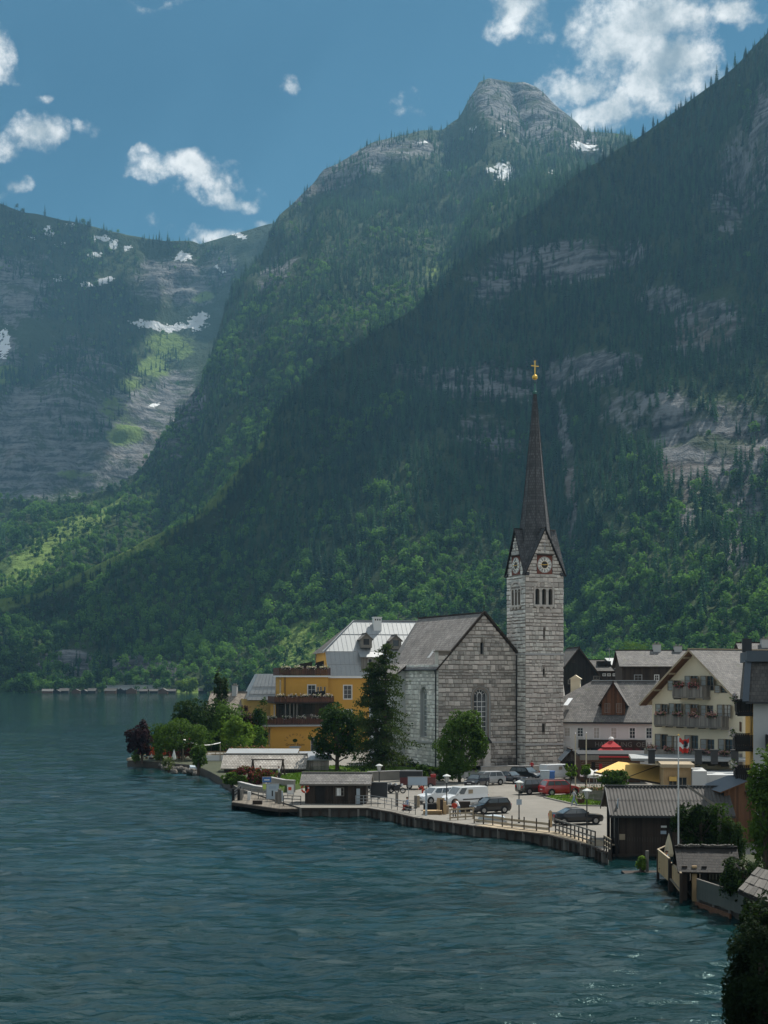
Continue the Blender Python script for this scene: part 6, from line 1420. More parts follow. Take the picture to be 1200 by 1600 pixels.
tree_px('round_tree', 'dense rounded green tree standing before the church facade', 718, 1222, 682, 757, 1112, 1224, 'leaf_green', 17000, .17, seed=3, nl=16)
tree_px('lime_tree', 'spreading green tree between the yellow hotel and the larch', 527, 1206, 489, 572, 1102, 1194, 'leaf_green', 12000, .19, seed=4, nl=12, tr=.28, m2='larch', share=.3)
def larch():
    g = G(597, 1211, 1.0); root = thing('larch_tree', 'tall dark ragged conifer with two tops before the hotel and church', 'tree', g); k = g[1] / FPX; t = MB(); P = []; T = []
    r = random.Random(11); lim = MB()
    for (dx, top, rr, wmax) in ((.5, (1211 - 1003) * k, .36, 60 * k), (-1.3, (1211 - 1032) * k, .28, 46 * k)):
        pts = [(dx * .5 * min(1, q * 2), 0, top * q) for q in (0, .2, .45, .7, .9, 1)]
        pts = [(dx * min(1, q * 1.6), .2 * math.sin(q * 5), top * q) for q in (0, .2, .45, .7, .9, 1)]
        for a, b, q in zip(pts[:-1], pts[1:], (0, .2, .45, .7, .9)): t.cyl((a[0], a[1], a[2] - (.4 if q == 0 else 0)), b, rr * (1.05 - q), rr * (1.05 - q - .2), 8, caps=False)
        n = 92
        for j in range(n):
            f = .10 + .89 * (j / n) ** .9; ln = wmax * (1 - f) ** .62 * r.uniform(.5, 1.12) + .25; a = r.uniform(0, 6.28); z = top * f; x0 = dx * min(1, f * 1.6)
            e = Vector((x0 + ln * math.cos(a), ln * math.sin(a), z - ln * r.uniform(.05, .4))); s = Vector((x0, 0, z)); md = s.lerp(e, .55) + Vector((0, 0, ln * .1))
            lim.cyl(s, md, .05 * (1.2 - f), .03, 4, caps=False); lim.cyl(md, e, .03, .012, 4, caps=False); tone = r.uniform(-.5, .4)
            for i in range(int(34 + ln * 38)):
                q = r.random() ** .75; c = s.lerp(md, q * 2) if q < .5 else md.lerp(e, q * 2 - 1); sp = .2 + ln * .10 * q
                P.append((c.x + r.gauss(0, sp), c.y + r.gauss(0, sp), c.z - abs(r.gauss(0, .30)) + .08)); T.append(tone)
    t.build('trunk', M['bark'], root); lim.build('limb', M['bark'], root); link('crown', leaf_cloud(np.array(P), .15, M['larch'], None, 0, .1, 5, np.array(T)), root)
larch()
# garden at the lake point
tree_px('purple_plum', 'dark purple leaved plum tree at the tip of the lake garden', 222, 1190, 197, 236, 1128, 1184, 'leaf_purple', 4200, .22, seed=21, nl=9)
tree_px('olive_bush_tree', 'green loose tree above the garden terrace parasols', 285, 1188, 228, 330, 1126, 1180, 'leaf_green', 9500, .2, seed=22, nl=10)
tree_px('walnut_tree', 'big dark green broad tree in the lake garden', 322, 1180, 266, 364, 1094, 1178, 'leaf_dark', 9500, .24, seed=23, nl=12, dy=6)
tree_px('maple_tree', 'mid green leafy tree in front of the shingled house', 352, 1180, 318, 388, 1098, 1178, 'leaf_green', 7500, .22, seed=24, nl=11, dy=4)
tree_px('columnar_cypress', 'slender dark columnar conifer rising above the garden trees', 345, 1178, 334, 357, 1046, 1150, 'leaf_dark', 4200, .2, seed=25, nl=14, dy=9, m2='larch', share=.5)
tree_px('light_maple', 'light yellow green round tree beside the hotel terrace', 366, 1183, 338, 396, 1118, 1174, 'leaf_bright', 5500, .2, seed=26, nl=10, dy=-6)
tree_px('young_poplar', 'narrow bright green young tree against the hotel wing', 404, 1180, 394, 418, 1088, 1172, 'leaf_green', 3200, .2, seed=27, nl=10, dy=3)
tree_px('wall_shrub', 'bright green shrub at the corner of the hotel ground floor', 398, 1180, 384, 417, 1128, 1170, 'leaf_bright', 2200, .19, seed=28, nl=8, dy=-2, cat='shrub')
tree_px('copper_beech', 'small dark red leaved tree beside the hotel wing', 389, 1180, 381, 398, 1100, 1150, 'leaf_purple', 1500, .2, seed=29, nl=7, dy=6)
tree_px('red_leaf_hedge', 'dark red leaved hedge behind the mast on the garden terrace', 286, 1186, 262, 306, 1155, 1180, 'leaf_red', 2600, .16, seed=30, nl=9, cat='hedge', limbs=False, depth=.3, dy=1)
tree_px('palm_shrub', 'spiky light green shrub among the folded orange parasols', 249, 1188, 238, 259, 1162, 1184, 'leaf_bright', 900, .2, seed=31, nl=6, cat='shrub', limbs=False)
tree_px('reed_shrub', 'pale green upright shrub at the end of the garden platform', 211, 1190, 203, 220, 1164, 1186, 'leaf_bright', 700, .17, seed=32, nl=5, cat='shrub', limbs=False)
tree_px('willow_shrub', 'loose green shrub overhanging the boulders by the boats', 310, 1206, 298, 326, 1164, 1200, 'leaf_green', 2200, .17, seed=33, nl=8, cat='shrub', limbs=False)
tree_px('moss_shrub', 'low olive shrub on top of the lakeside boulders', 264, 1203, 254, 276, 1183, 1194, 'leaf_olive', 700, .13, seed=34, nl=5, cat='shrub', limbs=False)
tree_px('barberry_hedge', 'red and green flowering hedge along the sloping path wall', 392, 1228, 358, 428, 1198, 1226, 'leaf_red', 5200, .15, seed=35, nl=14, m2='leaf_green', share=.35, cat='hedge', limbs=False, depth=.35, dy=3)
tree_px('bank_shrub', 'bright green low shrub at the water end of the sloping wall', 362, 1226, 345, 385, 1208, 1224, 'leaf_bright', 2200, .13, seed=36, nl=9, cat='shrub', limbs=False, depth=.4)
tree_px('ball_shrub', 'round light green shrub beside the grass bank', 429, 1219, 420, 440, 1203, 1219, 'leaf_bright', 1200, .13, seed=37, nl=6, cat='shrub', limbs=False)
tree_px('corner_shrub', 'green shrubs beside the low churchyard wall', 672, 1220, 645, 700, 1196, 1222, 'leaf_green', 4200, .14, seed=38, nl=12, cat='shrub', limbs=False, depth=.5, m2='leaf_bright', share=.2)
for k, (px, lab) in enumerate(((891.5, 'young lollipop tree nearest the red car on the grass strip'), (915, 'young lollipop tree nearest the white parasol on the grass strip'))):
    tree_px('young_street_tree', lab, px, 1246, px - 10, px + 10, 1194, 1214, 'leaf_bright', 1800, .12, seed=40 + k, nl=7, tr=.07, m2='leaf_green', share=.4)
tree_px('clipped_tree', 'dense clipped broad green tree before the yellow awning', 961, 1256, 937, 984, 1203, 1234, 'leaf_green', 5000, .13, seed=43, nl=14, tr=.12)
tree_px('ridge_tree', 'yellow green tree glowing above the dark rooftops', 992, 1100, 971, 1014, 1001, 1032, 'leaf_bright', 3600, .32, z=1.0, seed=44, nl=12, dy=-40)
tree_px('boathouse_bush', 'large dark bush between boathouse and tall shed', 1096, 1345, 1050, 1136, 1258, 1335, 'leaf_dark', 12000, .11, seed=45, nl=16, cat='bush', m2='leaf_black', share=.45)
tree_px('ivy_bush', 'dark ivy clad bush at the foot of the tall shed', 1140, 1350, 1125, 1168, 1282, 1345, 'leaf_dark', 5500, .10, seed=46, nl=11, cat='bush')
tree_px('elder_tree', 'leafy green tree at the right of the tall shed', 1196, 1372, 1172, 1262, 1168, 1404, 'leaf_green', 20000, .12, seed=47, nl=18, tr=.16, dy=-4)
tree_px('garden_bush', 'dark garden bushes behind the board fence', 1160, 1412, 1128, 1206, 1338, 1395, 'leaf_dark', 8000, .09, seed=48, nl=14, cat='bush', m2='leaf_black', share=.5, dy=1)
tree_px('waterside_shrub', 'bright leafy plant in a tub beside the boathouse wall', 1003, 1362, 994, 1013, 1334, 1350, 'leaf_bright', 800, .09, z=.2, seed=49, nl=6, cat='shrub', limbs=False)
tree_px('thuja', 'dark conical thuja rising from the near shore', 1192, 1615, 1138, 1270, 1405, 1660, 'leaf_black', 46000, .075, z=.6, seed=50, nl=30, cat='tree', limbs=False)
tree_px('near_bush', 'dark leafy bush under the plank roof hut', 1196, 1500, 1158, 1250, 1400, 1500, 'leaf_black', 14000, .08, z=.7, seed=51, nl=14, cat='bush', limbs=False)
def creeper():
    root = thing('climbing_plant', 'ivy climbing a grey post beside the dark bush', 'plant', G(1124, 1348, .95)); MB().box(-.14, .14, -.14, .14, 0, 4.0).build('post', M['wood_grey'], root)
    r = np.random.default_rng(5); P = np.stack([r.normal(0, .32, 1500), r.normal(0, .3, 1500), r.uniform(0, 4.2, 1500)], 1); link('leaves', leaf_cloud(P, .10, M['leaf_green']), root)
    MB().beam((-2.27, .3, 5.45), (0, 0, 3.85), .12, .16).build('brace', M['wood_grey'], root)
creeper()
# grass bank and lawn
for k, (px, x0, x1, y0, m_, lab) in enumerate(((232, 220, 248, 1158, 'leaf_bright', 'bright shrub behind the cafe tables at the garden tip'), (262, 246, 280, 1160, 'leaf_green', 'green shrub under the loose green tree in the lake garden'), (300, 286, 318, 1160, 'leaf_green', 'green shrub behind the pale mast in the lake garden'), (330, 314, 350, 1156, 'leaf_dark', 'dark undergrowth below the big dark garden tree'), (378, 362, 396, 1158, 'leaf_green', 'green shrub behind the terrace parapet'))):
    tree_px('garden_shrub', lab, px, 1182, x0, x1, y0, 1182, m_, 2600, .18, seed=80 + k, nl=9, cat='shrub', limbs=False, dy=2, depth=.6)
mat('garden_soil', (0.050, 0.058, 0.030), 0.95, 0.4, 1.2, 0.5, 0.08)
def patch(name, label, pts, z, m, h=0.0):
    mb = MB(); q = [G(x, y, z) for x, y in pts]
    for t in tessellate_polygon([[Vector((p[0], p[1], 0)) for p in q]]): mb.face([(q[k][0], q[k][1], z + (h if k >= len(q) / 2 else 0)) for k in t])
    for k in range(len(q)): j = (k + 1) % len(q); mb.face([(q[k][0], q[k][1], .9), (q[j][0], q[j][1], .9), (q[j][0], q[j][1], z + (h if j >= len(q) / 2 else 0)), (q[k][0], q[k][1], z + (h if k >= len(q) / 2 else 0))])
    o = mb.build(name, M[m]); tag(o, label, kind='structure'); return q
def grass(name, label, pts, z, n, hgt=.16):
    q = patch(name + '_ground', label, pts, z, 'grass'); P = np.array(q); r = np.random.default_rng(n); out = []
    tris = tessellate_polygon([[Vector((p[0], p[1], 0)) for p in q]]); ar = [abs(np.cross(P[t[1]][:2] - P[t[0]][:2], P[t[2]][:2] - P[t[0]][:2])) for t in tris]; ar = np.array(ar) / sum(ar)
    k = r.choice(len(tris), n, p=ar); a, b = r.random(n), r.random(n); fl = a + b > 1; a[fl], b[fl] = 1 - a[fl], 1 - b[fl]; T = np.array(tris)[k]
    C = P[T[:, 0]] * (1 - a - b)[:, None] + P[T[:, 1]] * a[:, None] + P[T[:, 2]] * b[:, None]; an = r.uniform(0, 6.28, n); s = hgt * r.uniform(.5, 1.3, n)
    D = np.stack([np.cos(an), np.sin(an), 0 * an], 1) * .05; top = C + np.stack([r.normal(0, .05, n), r.normal(0, .05, n), s], 1)
    V = np.stack([C - D, C + D, top], 1).reshape(-1, 3); o = link(name, np_mesh(name, V, np.arange(3 * n).reshape(n, 3), M['leaf_bright'], r.uniform(-.9, .3, n))); tag(o, label, kind='stuff')
patch('garden_ground', 'dark planted soil of the lake garden', [(201, 1187.6), (250, 1190.5), (305, 1195.4), (328, 1205.4), (345, 1214.3), (372, 1229), (424, 1215), (424, 1178), (330, 1172), (215, 1178)], .99, 'garden_soil')
patch('shore_garden_ground', 'planted soil of the shore garden behind the board fence', [(1130, 1335), (1094, 1387), (1168, 1412.5), (1182, 1468), (1200, 1556), (1420, 1556), (1420, 1335)], .99, 'garden_soil')
grass('churchyard_lawn', 'sunlit lawn under the trees between hotel and church', [(478, 1212), (560, 1213), (640, 1211), (684, 1208), (684, 1200), (600, 1198), (520, 1196), (470, 1200)], 1.15, 9000)
grass('bank_lawn', 'bright sloping grass bank above the landing stage', [(432, 1232), (480, 1222), (480, 1207), (440, 1210)], 1.6, 3500)
grass('verge_lawn', 'small kerbed grass strip beside the parked red car', [(853, 1245), (905, 1257), (945, 1258), (960, 1254), (960, 1245), (900, 1240)], 1.03, 3500)
# ------------------------------------------------------------------ low walls
def low_wall(name, label, pts, z0, h, w=.4, m='concrete', cap='trim_stone', cat='wall'):
    root = thing(name, label, cat, (0, 0, 0)); q = [G(x, y, z0) for x, y in pts]; a = MB(); c = MB()
    for p, s in zip(q[:-1], q[1:]): a.beam((p[0], p[1], z0 + h / 2 - .2), (s[0], s[1], z0 + h / 2 - .2), w, h + .4); c.beam((p[0], p[1], z0 + h + .05), (s[0], s[1], z0 + h + .05), w + .12, .1)
    a.build('masonry', M[m], root); c.build('coping', M[cap], root)
low_wall('churchyard_wall', 'long low grey wall with pale coping under the larch', [(575, 1220), (684, 1216)], .95, 1.1)
low_wall('church_forecourt_wall', 'low stone wall in front of the tower foot behind the parked cars', [(752, 1211), (790, 1210), (880, 1210)], .95, 1.1, .4, 'stone')
low_wall('path_wall', 'sloping grey stone wall with pale coping below the red hedge', [(374, 1234), (400, 1241), (432, 1246)], .6, .9, .35)
low_wall('bank_wall', 'grey retaining wall between the grass bank and the landing stage', [(421, 1232), (445, 1237), (460, 1238)], .95, 1.3, .35)
# ------------------------------------------------------------------ garden terrace, boats and long shingled boat shed
def garden_platform():
    a, b = G(198, 1185, .8), G(251, 1187, .8); root = thing('garden_platform', 'low timber platform on piles at the tip of the lake garden', 'platform', a); L = b[0] - a[0]; n = 24
    d = MB()
    for k in range(n): d.box(L * k / n + .01, L * (k + 1) / n - .01, 0, 6, -.06, 0, 0, rng.uniform(-.3, .3))
    tag(d.build('decking', M['deck'], root), kind='stuff'); MB().box(0, L, -.1, -.005, -.35, -.02).build('edge_beam', M['wood_beige'], root)
    for k in range(5): x = L * (k + .2) / 5; MB().box(x, x + .2, .1, .3, -1.4, -.07).build('pile', M['wood_black'], root)
garden_platform()
def parasol(px, py, lab, m='orange_cloth', h=2.5, z=.8, w=.30):
    g = G(px, py, z); root = thing('folded_parasol', lab, 'parasol', g, 0, 'folded parasols on the lake terraces'); MB().cyl((0, 0, 0), (0, 0, h), .035, None, 6).build('pole', M['metal_grey'], root)
    c = MB(); n = 10
    for (r0, z0), (r1, z1) in zip(((w * .8, h * .28), (w, h * .36), (w * .62, h * .7)), ((w, h * .36), (w * .62, h * .7), (.03, h * .99))):
        for k in range(n):
            P = lambda r, q, zz: ((r * (1 if q % 2 else .62)) * math.cos(2 * math.pi * q / n), (r * (1 if q % 2 else .62)) * math.sin(2 * math.pi * q / n), zz); c.face([P(r0, k, z0), P(r0, k + 1, z0), P(r1, k + 1, z1), P(r1, k, z1)])
    c.build('canopy', M[m], root)
for px, lab in ((217, 'folded orange parasol beside the pale green upright shrub'), (234.5, 'folded orange parasol in the close pair, lake side'), (239.5, 'folded orange parasol in the close pair, house side'), (257, 'folded orange parasol standing apart beside the spiky shrub')): parasol(px, 1186.5, lab)
parasol(272, 1193, 'folded pale grey parasol behind the lakeside boulders', 'white_cloth', 2.2, .9, .34)
parasol(1045, 1352, 'folded beige parasol on the small fenced deck', 'beige_cloth', 2.25, .9, .36)
def cafe_table(px, py, lab, z=.8):
    root = thing('cafe_table', lab, 'table', G(px, py, z), 0, 'cafe tables on the garden platform'); MB().cyl((0, 0, .7), (0, 0, .74), .4, None, 12).build('table_top', M['wood_pale'], root); MB().cyl((0, 0, 0), (0, 0, .7), .05, None, 6).build('leg', M['metal_dark'], root)
for px in (222, 228, 245): cafe_table(px, 1186.5, 'small round cafe table among the folded orange parasols')
def boulders():
    for k in range(34):
        px = 252 + k * 1.75 + rng.uniform(-1, 1); py = 1202 + (px - 252) * .12 + rng.uniform(-2.5, 3.5); g = G(px, py, .1); s = rng.uniform(.3, .62); mb = MB(); n1, n2 = 6, 5; r = random.Random(k)
        pts = [[(s * r.uniform(.75, 1.15) * math.sin(math.pi * j / n2) * math.cos(2 * math.pi * i / n1), s * r.uniform(.7, 1.1) * math.sin(math.pi * j / n2) * math.sin(2 * math.pi * i / n1), s * .8 * math.cos(math.pi * j / n2)) for i in range(n1)] for j in range(n2 + 1)]
        for j in range(n2):
            for i in range(n1): mb.face([pts[j][i], pts[j + 1][i], pts[j + 1][(i + 1) % n1], pts[j][(i + 1) % n1]], 0, r.uniform(-.2, .1))
        o = mb.build('boulder', M['boulder']); o.location = (g[0], g[1], .25 + rng.uniform(-.1, .35)); tag(o, 'rough grey brown boulder of the garden shore embankment', 'boulder', 'boulders along the garden shore')
boulders()
def boat(px, py, lab, L=4.2, ang=0.0, m='paint_white', cover=None):
    g = G(px, py, 0); root = thing('rowing_boat', lab, 'boat', (g[0], g[1], 0), R(ang)); h = MB(); n = 10; prev = None
    for k in range(n + 1):
        f = k / n; x = -L / 2 + L * f; w = .72 * (math.sin(math.pi * min(1, .25 + f * .75)) ** .6 if f < .999 else .02); sh = .55 + .25 * f * f; ring = [(x, -w, sh), (x, -w * .75, .1), (x, 0, -.12), (x, w * .75, .1), (x, w, sh), (x, w * .86, sh), (x, 0, .15), (x, -w * .86, sh)]
        if prev:
            for j in range(8): h.face([prev[j], ring[j], ring[(j + 1) % 8], prev[(j + 1) % 8]])
        else: h.face(ring)
        prev = ring
    h.build('hull', M[m], root)
    for x in (-.9, .4): MB().box(x - .14, x + .14, -.56, .56, .38, .43).build('thwart', M['wood_beige'], root)
    if cover: MB().prism([(-1.8, .5), (1.4, .6), (1.2, .95), (-1.6, .85)], lambda a, z, d=0: (a, d, z), -.6, .6).build('cover', M[cover], root)
boat(249, 1198, 'white rowing boat moored beside the lakeside boulders', 3.6, 160)
boat(303, 1206, 'small boat under a pale blue cover beside the shrub', 3.4, 100, 'paint_white', 'plastic_pale')
boat(322, 1209, 'low grey boat moored before the long shingled boat shed', 4.0, 5, 'wood_grey')
def mast():
    g = G(286, 1189, .95); root = thing('pergola_mast', 'thin pale mast carrying a string of sunshade cloth on the garden terrace', 'mast', g); k = g[1] / FPX; MB().cyl((0, 0, 0), (0, 0, 33 * k), .07, None, 6).build('pole', M['wood_beige'], root)
    c = MB(); n = 10
    for j in range(n):
        f0, f1 = j / n, (j + 1) / n; P = lambda f, w: (f * 58 * k, w, (33 - 5 * f - 6 * math.sin(f * math.pi)) * k + (.1 * w)); c.face([P(f0, 0), P(f1, 0), P(f1, 1.2), P(f0, 1.2)])
    c.build('sun_sail', M['white_cloth'], root); MB().cyl((58 * k, 0, 0), (58 * k, 0, 28 * k), .06, None, 6).build('pole', M['wood_beige'], root)
mast()
def terrace():
    fr = frame_at(318, 1189, .95, 2); root = fr.root('hotel_terrace', 'raised hotel terrace with pale wall and orange brown timber parapet', 'terrace'); W = fr.u(419); h = fr.z(1180, 5)
    MB().box(0, W, 0, 7, 0, h).build('wall', M['plaster_white'], root); hp = fr.z(1173.5, 5, .2)
    for k in range(4): MB().box(.3, W, .2, .26, h + .04 + k * (hp - h) / 4, h + (k + .9) * (hp - h) / 4).build('plank', M['wood_pale'], root)
    p = MB()
    for k in range(8): x = .5 + (W - 1) * k / 7; MB().box(x, x + .1, .27, .35, h, hp + .05).build('post', M['wood_brown'], root)
    P = [];
    for k in range(1500): P.append((rng.uniform(3.5, W - .5), rng.gauss(.9, .3), hp + abs(rng.gauss(.1, .3))))
    tag(link('flowers', leaf_cloud(np.array(P), .12, M['petal_red'], M['leaf_green'], .7), root), kind='stuff')
terrace()
def long_shed():
    fr = frame_at(350, 1215, .3, -1.5); root = fr.root('long_boat_shed', 'long low boat shed with pale weathered wood shingle roof at the shore', 'boat shed'); W = fr.u(474); D = 5.0; ze, zr = fr.z(1197, 6), fr.z(1178, 6, 2.5)
    m = MB(); boards(m, front, 0, W, -.8, ze, .3); m.box(0, .1, 0, D, -.8, ze); m.box(W - .1, W, 0, D, -.8, ze); m.face([(0, 0, ze), (0, D, ze), (0, D / 2, zr)]); m.build('wall', M['wood_dark'], root)
    gable_roof(root, 0, W, 0, D, ze, zr, .5, .4, 'u', 'shingle_pale', 'wood_grey')
    MB().slab([(-.2, D / 2 + .3, zr + .02), (W * .9, D / 2 + .3, zr + .02), (W * .9, D + 1.5, zr + .55), (-.2, D + 1.5, zr + .55)], .1).build('upper_roof', M['roof_metal'], root)
long_shed()
def lean_shed():
    fr = frame_at(476, 1206, 1.0, 6); root = fr.root('lean_shed', 'small grey shed with slanting metal roof beside the hotel sign wall', 'shed'); W = fr.u(514); D = 4.5; h0, h1 = fr.z(1187, 2), fr.z(1178, 2, 3)
    m = MB(); boards(m, front, 0, W, 0, h0, .25); m.face([(0, 0, 0), (0, D, 0), (0, D, h1), (0, 0, h0)]); m.build('wall', M['wood_grey'], root); MB().slab([(-.4, -.4, h0), (W + .4, -.4, h0), (W + .4, D, h1 + .3), (-.6, D, h1 + .3)], .12).build('roof', M['metal_grey'], root)
lean_shed()
def swing():
    g = G(395, 1217, 1.2); root = thing('timber_swing_frame', 'dark timber A-frame over the path beside the red hedge', 'frame', g); k = g[1] / FPX; W, h = 47 * k, 30 * k
    for x in (0, W):
        for s in (-1, 1): MB().beam((x + s * .3, s * .7, -.3), (x, 0, h), .14).build('leg', M['wood_dark'], root)
    MB().beam((-.2, 0, h), (W + .2, 0, h), .16).build('crossbar', M['wood_dark'], root)
swing()

# ------------------------------------------------------------------ landing stage with its hut
def pier():
    root = thing('landing_stage', 'timber landing stage on piles with open railings at the water', 'pier', (0, 0, 0)); z = .8
    F_ = [G(363, 1253, z), G(437, 1263.5, z), G(480, 1263, z), G(578, 1264, z)]; B_ = [G(372, 1240, z), G(440, 1243, z), G(482, 1246, z), G(580, 1250, z)]
    d = MB()
    for (a, b, c, e) in zip(F_[:-1], F_[1:], B_[1:], B_[:-1]):
        n = int((Vector(b) - Vector(a)).length / .22)
        for k in range(n):
            f0, f1 = (k + .03) / n, (k + .97) / n; q = [Vector(a).lerp(Vector(b), f0), Vector(a).lerp(Vector(b), f1), Vector(e).lerp(Vector(c), f1), Vector(e).lerp(Vector(c), f0)]
            d.hexa([p - Vector((0, 0, .07)) for p in q] + q, 0, rng.uniform(-.3, .3))
    tag(d.build('decking', M['deck'], root), kind='stuff')
    for (a, b) in zip(F_[:-1], F_[1:]): MB().beam((a[0], a[1] - .08, z - .2), (b[0], b[1] - .08, z - .2), .14, .3).build('edge_beam', M['wood_dark'], root)
    MB().beam((F_[0][0], F_[0][1], z - .2), (B_[0][0], B_[0][1], z - .2), .14, .3).build('edge_beam', M['wood_grey'], root)
    for (px, py, top, r, m_) in ((364.5, 1262, 1232, .17, 'wood_black'), (373, 1262, 1233, .16, 'wood_black'), (377, 1262, 1233, .17, 'wood_grey'), (432, 1267, 1237, .18, 'wood_grey'), (437, 1268, 1233, .22, 'wood_grey'), (441, 1266, 1236, .1, 'plastic_pale')):
        g = G(px, py, 0); h = (py - top) / FPX * g[1]; MB().cyl((g[0], g[1], -.6), (g[0], g[1], h), r, r * .92, 10).build('mooring_pile', M[m_], root)
    for k in range(7): g = F_[0] if k < 1 else Vector(F_[1]).lerp(Vector(F_[3]), (k - 1) / 5); MB().cyl((g[0], g[1] + .3, -.7), (g[0], g[1] + .3, z - .2), .12, None, 7).build('pile', M['wood_black'], root)
    def rail(p, q, n, m_='metal_dark', h=1.05, rails=(.4, .72, 1.05)):
        p, q = Vector(p), Vector(q)
        for k in range(n + 1): c = p.lerp(q, k / n); MB().beam(c, c + Vector((0, 0, h)), .08).build('rail_post', M[m_], root)
        for r_ in rails: MB().beam(p + Vector((0, 0, r_)), q + Vector((0, 0, r_)), .06, .07).build('rail', M[m_], root)
    rail(G(443, 1259, z), G(470, 1260, z), 2); rail(G(380, 1246, z), G(428, 1250, z), 4, 'wood_grey'); rail(G(366, 1251, z), G(376, 1243, z), 1)
    rail(G(556, 1259, z), G(580, 1259, z), 2, 'metal_grey')
    for (px, py, w, dd, h, m_) in ((402, 1257, 1.0, .5, .4, 'wood_dark'), (389, 1250, .35, .35, .9, 'paint_white')):
        g = G(px, py, z); MB().box(g[0] - w / 2, g[0] + w / 2, g[1], g[1] + dd, z, z + h).build('crate', M[m_], root)
pier()
def notice(px, py, w, h, zl, lab, face, name='notice_board', post='metal_grey', z=.8, sheet=None):
    g = G(px, py, z); root = thing(name, lab, 'sign', g, R(rng.uniform(-6, 6)))
    for x in (-w / 2 + .05, w / 2 - .05): MB().cyl((x, 0, 0), (x, 0, zl + h), .035, None, 6).build('post', M[post], root)
    b = MB().box(-w / 2, w / 2, -.05, -.036, zl, zl + h); b.box(-w / 2 - .04, w / 2 + .04, -.07, .03, zl + h, zl + h + .06, 1); b.box(-w / 2 - .04, w / 2 + .04, -.07, .03, zl - .05, zl, 1); b.box(-w / 2 - .04, -w / 2, -.07, .03, zl, zl + h, 1); b.box(w / 2, w / 2 + .04, -.07, .03, zl, zl + h, 1); p = b.build('panel', [M[face], M[post]], root)
    for (x0, x1, z0, z1, m_) in sheet or (): MB().box(x0, x1, -.06, -.05, zl + z0, zl + z1).build('print', M[m_], p)
notice(417, 1247, .95, .55, 1.75, 'small blue sign above a yellow green notice on the landing stage', 'plastic_blue', sheet=((-.3, .3, .2, .32, 'paint_white'),))
notice(417.2, 1247.6, .95, .7, .9, 'yellow green notice under the small blue sign', 'plastic_green')
notice(426, 1252, 1.3, 1.6, .25, 'tall pale blue timetable board beside the thick mooring pile', 'plastic_pale', sheet=((-.1, .05, .3, .9, 'board_dark'), (-.4, .4, 1.1, 1.4, 'sign_grey')))
notice(454, 1249, .7, 1.0, .6, 'white notice with red print next to the hut gable', 'paint_white', sheet=((-.25, .1, .4, .75, 'plastic_red'),))
notice(592, 1257, 1.75, 1.55, .75, 'large dark rectangular information board on metal legs by the railing', 'board_dark')
notice(652.5, 1252, 2.05, .85, 1.75, 'wide pale blue grey billboard on thin posts in front of the parked trailer', 'sign_grey')
notice(725, 1258, .75, .5, 1.45, 'blue parking machine sign beside the white van', 'plastic_blue', sheet=((-.2, .2, .15, .35, 'paint_white'),))
notice(725.2, 1258.6, .75, .55, .8, 'yellow green panel below the blue sign by the white van', 'plastic_green')
notice(728, 1225, .5, .75, .7, 'small pale grey sign under the round tree', 'lamp_glass')
def hut():
    fr = frame_at(477, 1258, .8, -3); root = fr.root('landing_hut', 'small dark timber hut with shingle roof on the landing stage', 'hut'); W = fr.u(572); D = 3.4; ze, zr = fr.z(1221, 3), fr.z(1207.5, 3, 1.7)
    dr = (fr.u(504), fr.u(510)); m = MB(); boards(m, front, 0, W, 0, ze, .17); s = wall_fn(0, D, -90); boards(m, s, 0, D, 0, lambda a: ze + (zr - ze) * (1 - abs(a - D / 2) / (D / 2)), .17); m.box(0, W, D - .1, D, 0, ze); m.box(W - .1, W, .01, D, 0, ze); m.build('boarding', M['wood_dark'], root)
    gable_roof(root, 0, W, 0, D, ze, zr, .5, .55, 'u', 'shingle_grey', 'wood_grey')
    x = fr.u(500); MB().box(x - .5, x + .5, -.07, -.045, .05, 1.95).build('door', M['wood_black'], root)
    a = fr.u(531); window(root, front, (a - .45, a + .45, .95, 1.85), -.05, 2, 2, 'wood_grey', 'glass'); MB().box(a - .32, a + .12, -.09, -.06, 1.0, 1.8).build('shutter', M['paint_white'], root); MB().box(fr.u(557), fr.u(562.5), -.08, -.05, .1, 1.75).build('side_door', M['plastic_pale'], root)
    # lifebuoy on the corner
    lb = MB(); n, k_ = 20, 8; c = (fr.u(473, -.0) + .35, -.18, fr.z(1227, 1) - .0)
    c = (.0, -.2, 1.75); Rr, rr = .36, .095
    for i in range(n):
        for j in range(k_):
            P = lambda i_, j_: (c[0] + (Rr + rr * math.cos(2 * math.pi * j_ / k_)) * math.cos(2 * math.pi * i_ / n), c[1] + rr * math.sin(2 * math.pi * j_ / k_), c[2] + (Rr + rr * math.cos(2 * math.pi * j_ / k_)) * 1.1 * math.sin(2 * math.pi * i_ / n))
            lb.face([P(i, j), P(i + 1, j), P(i + 1, j + 1), P(i, j + 1)], 1 if i % 5 == 0 else 0)
    lo = lb.build('lifebuoy', [M['plastic_red'], M['paint_white']], None, True); lo.location = (fr.x, fr.y, fr.z0); lo.rotation_euler = (0, 0, fr.a); tag(lo, 'orange red lifebuoy hanging on the corner of the dark landing hut', 'lifebuoy')
hut()

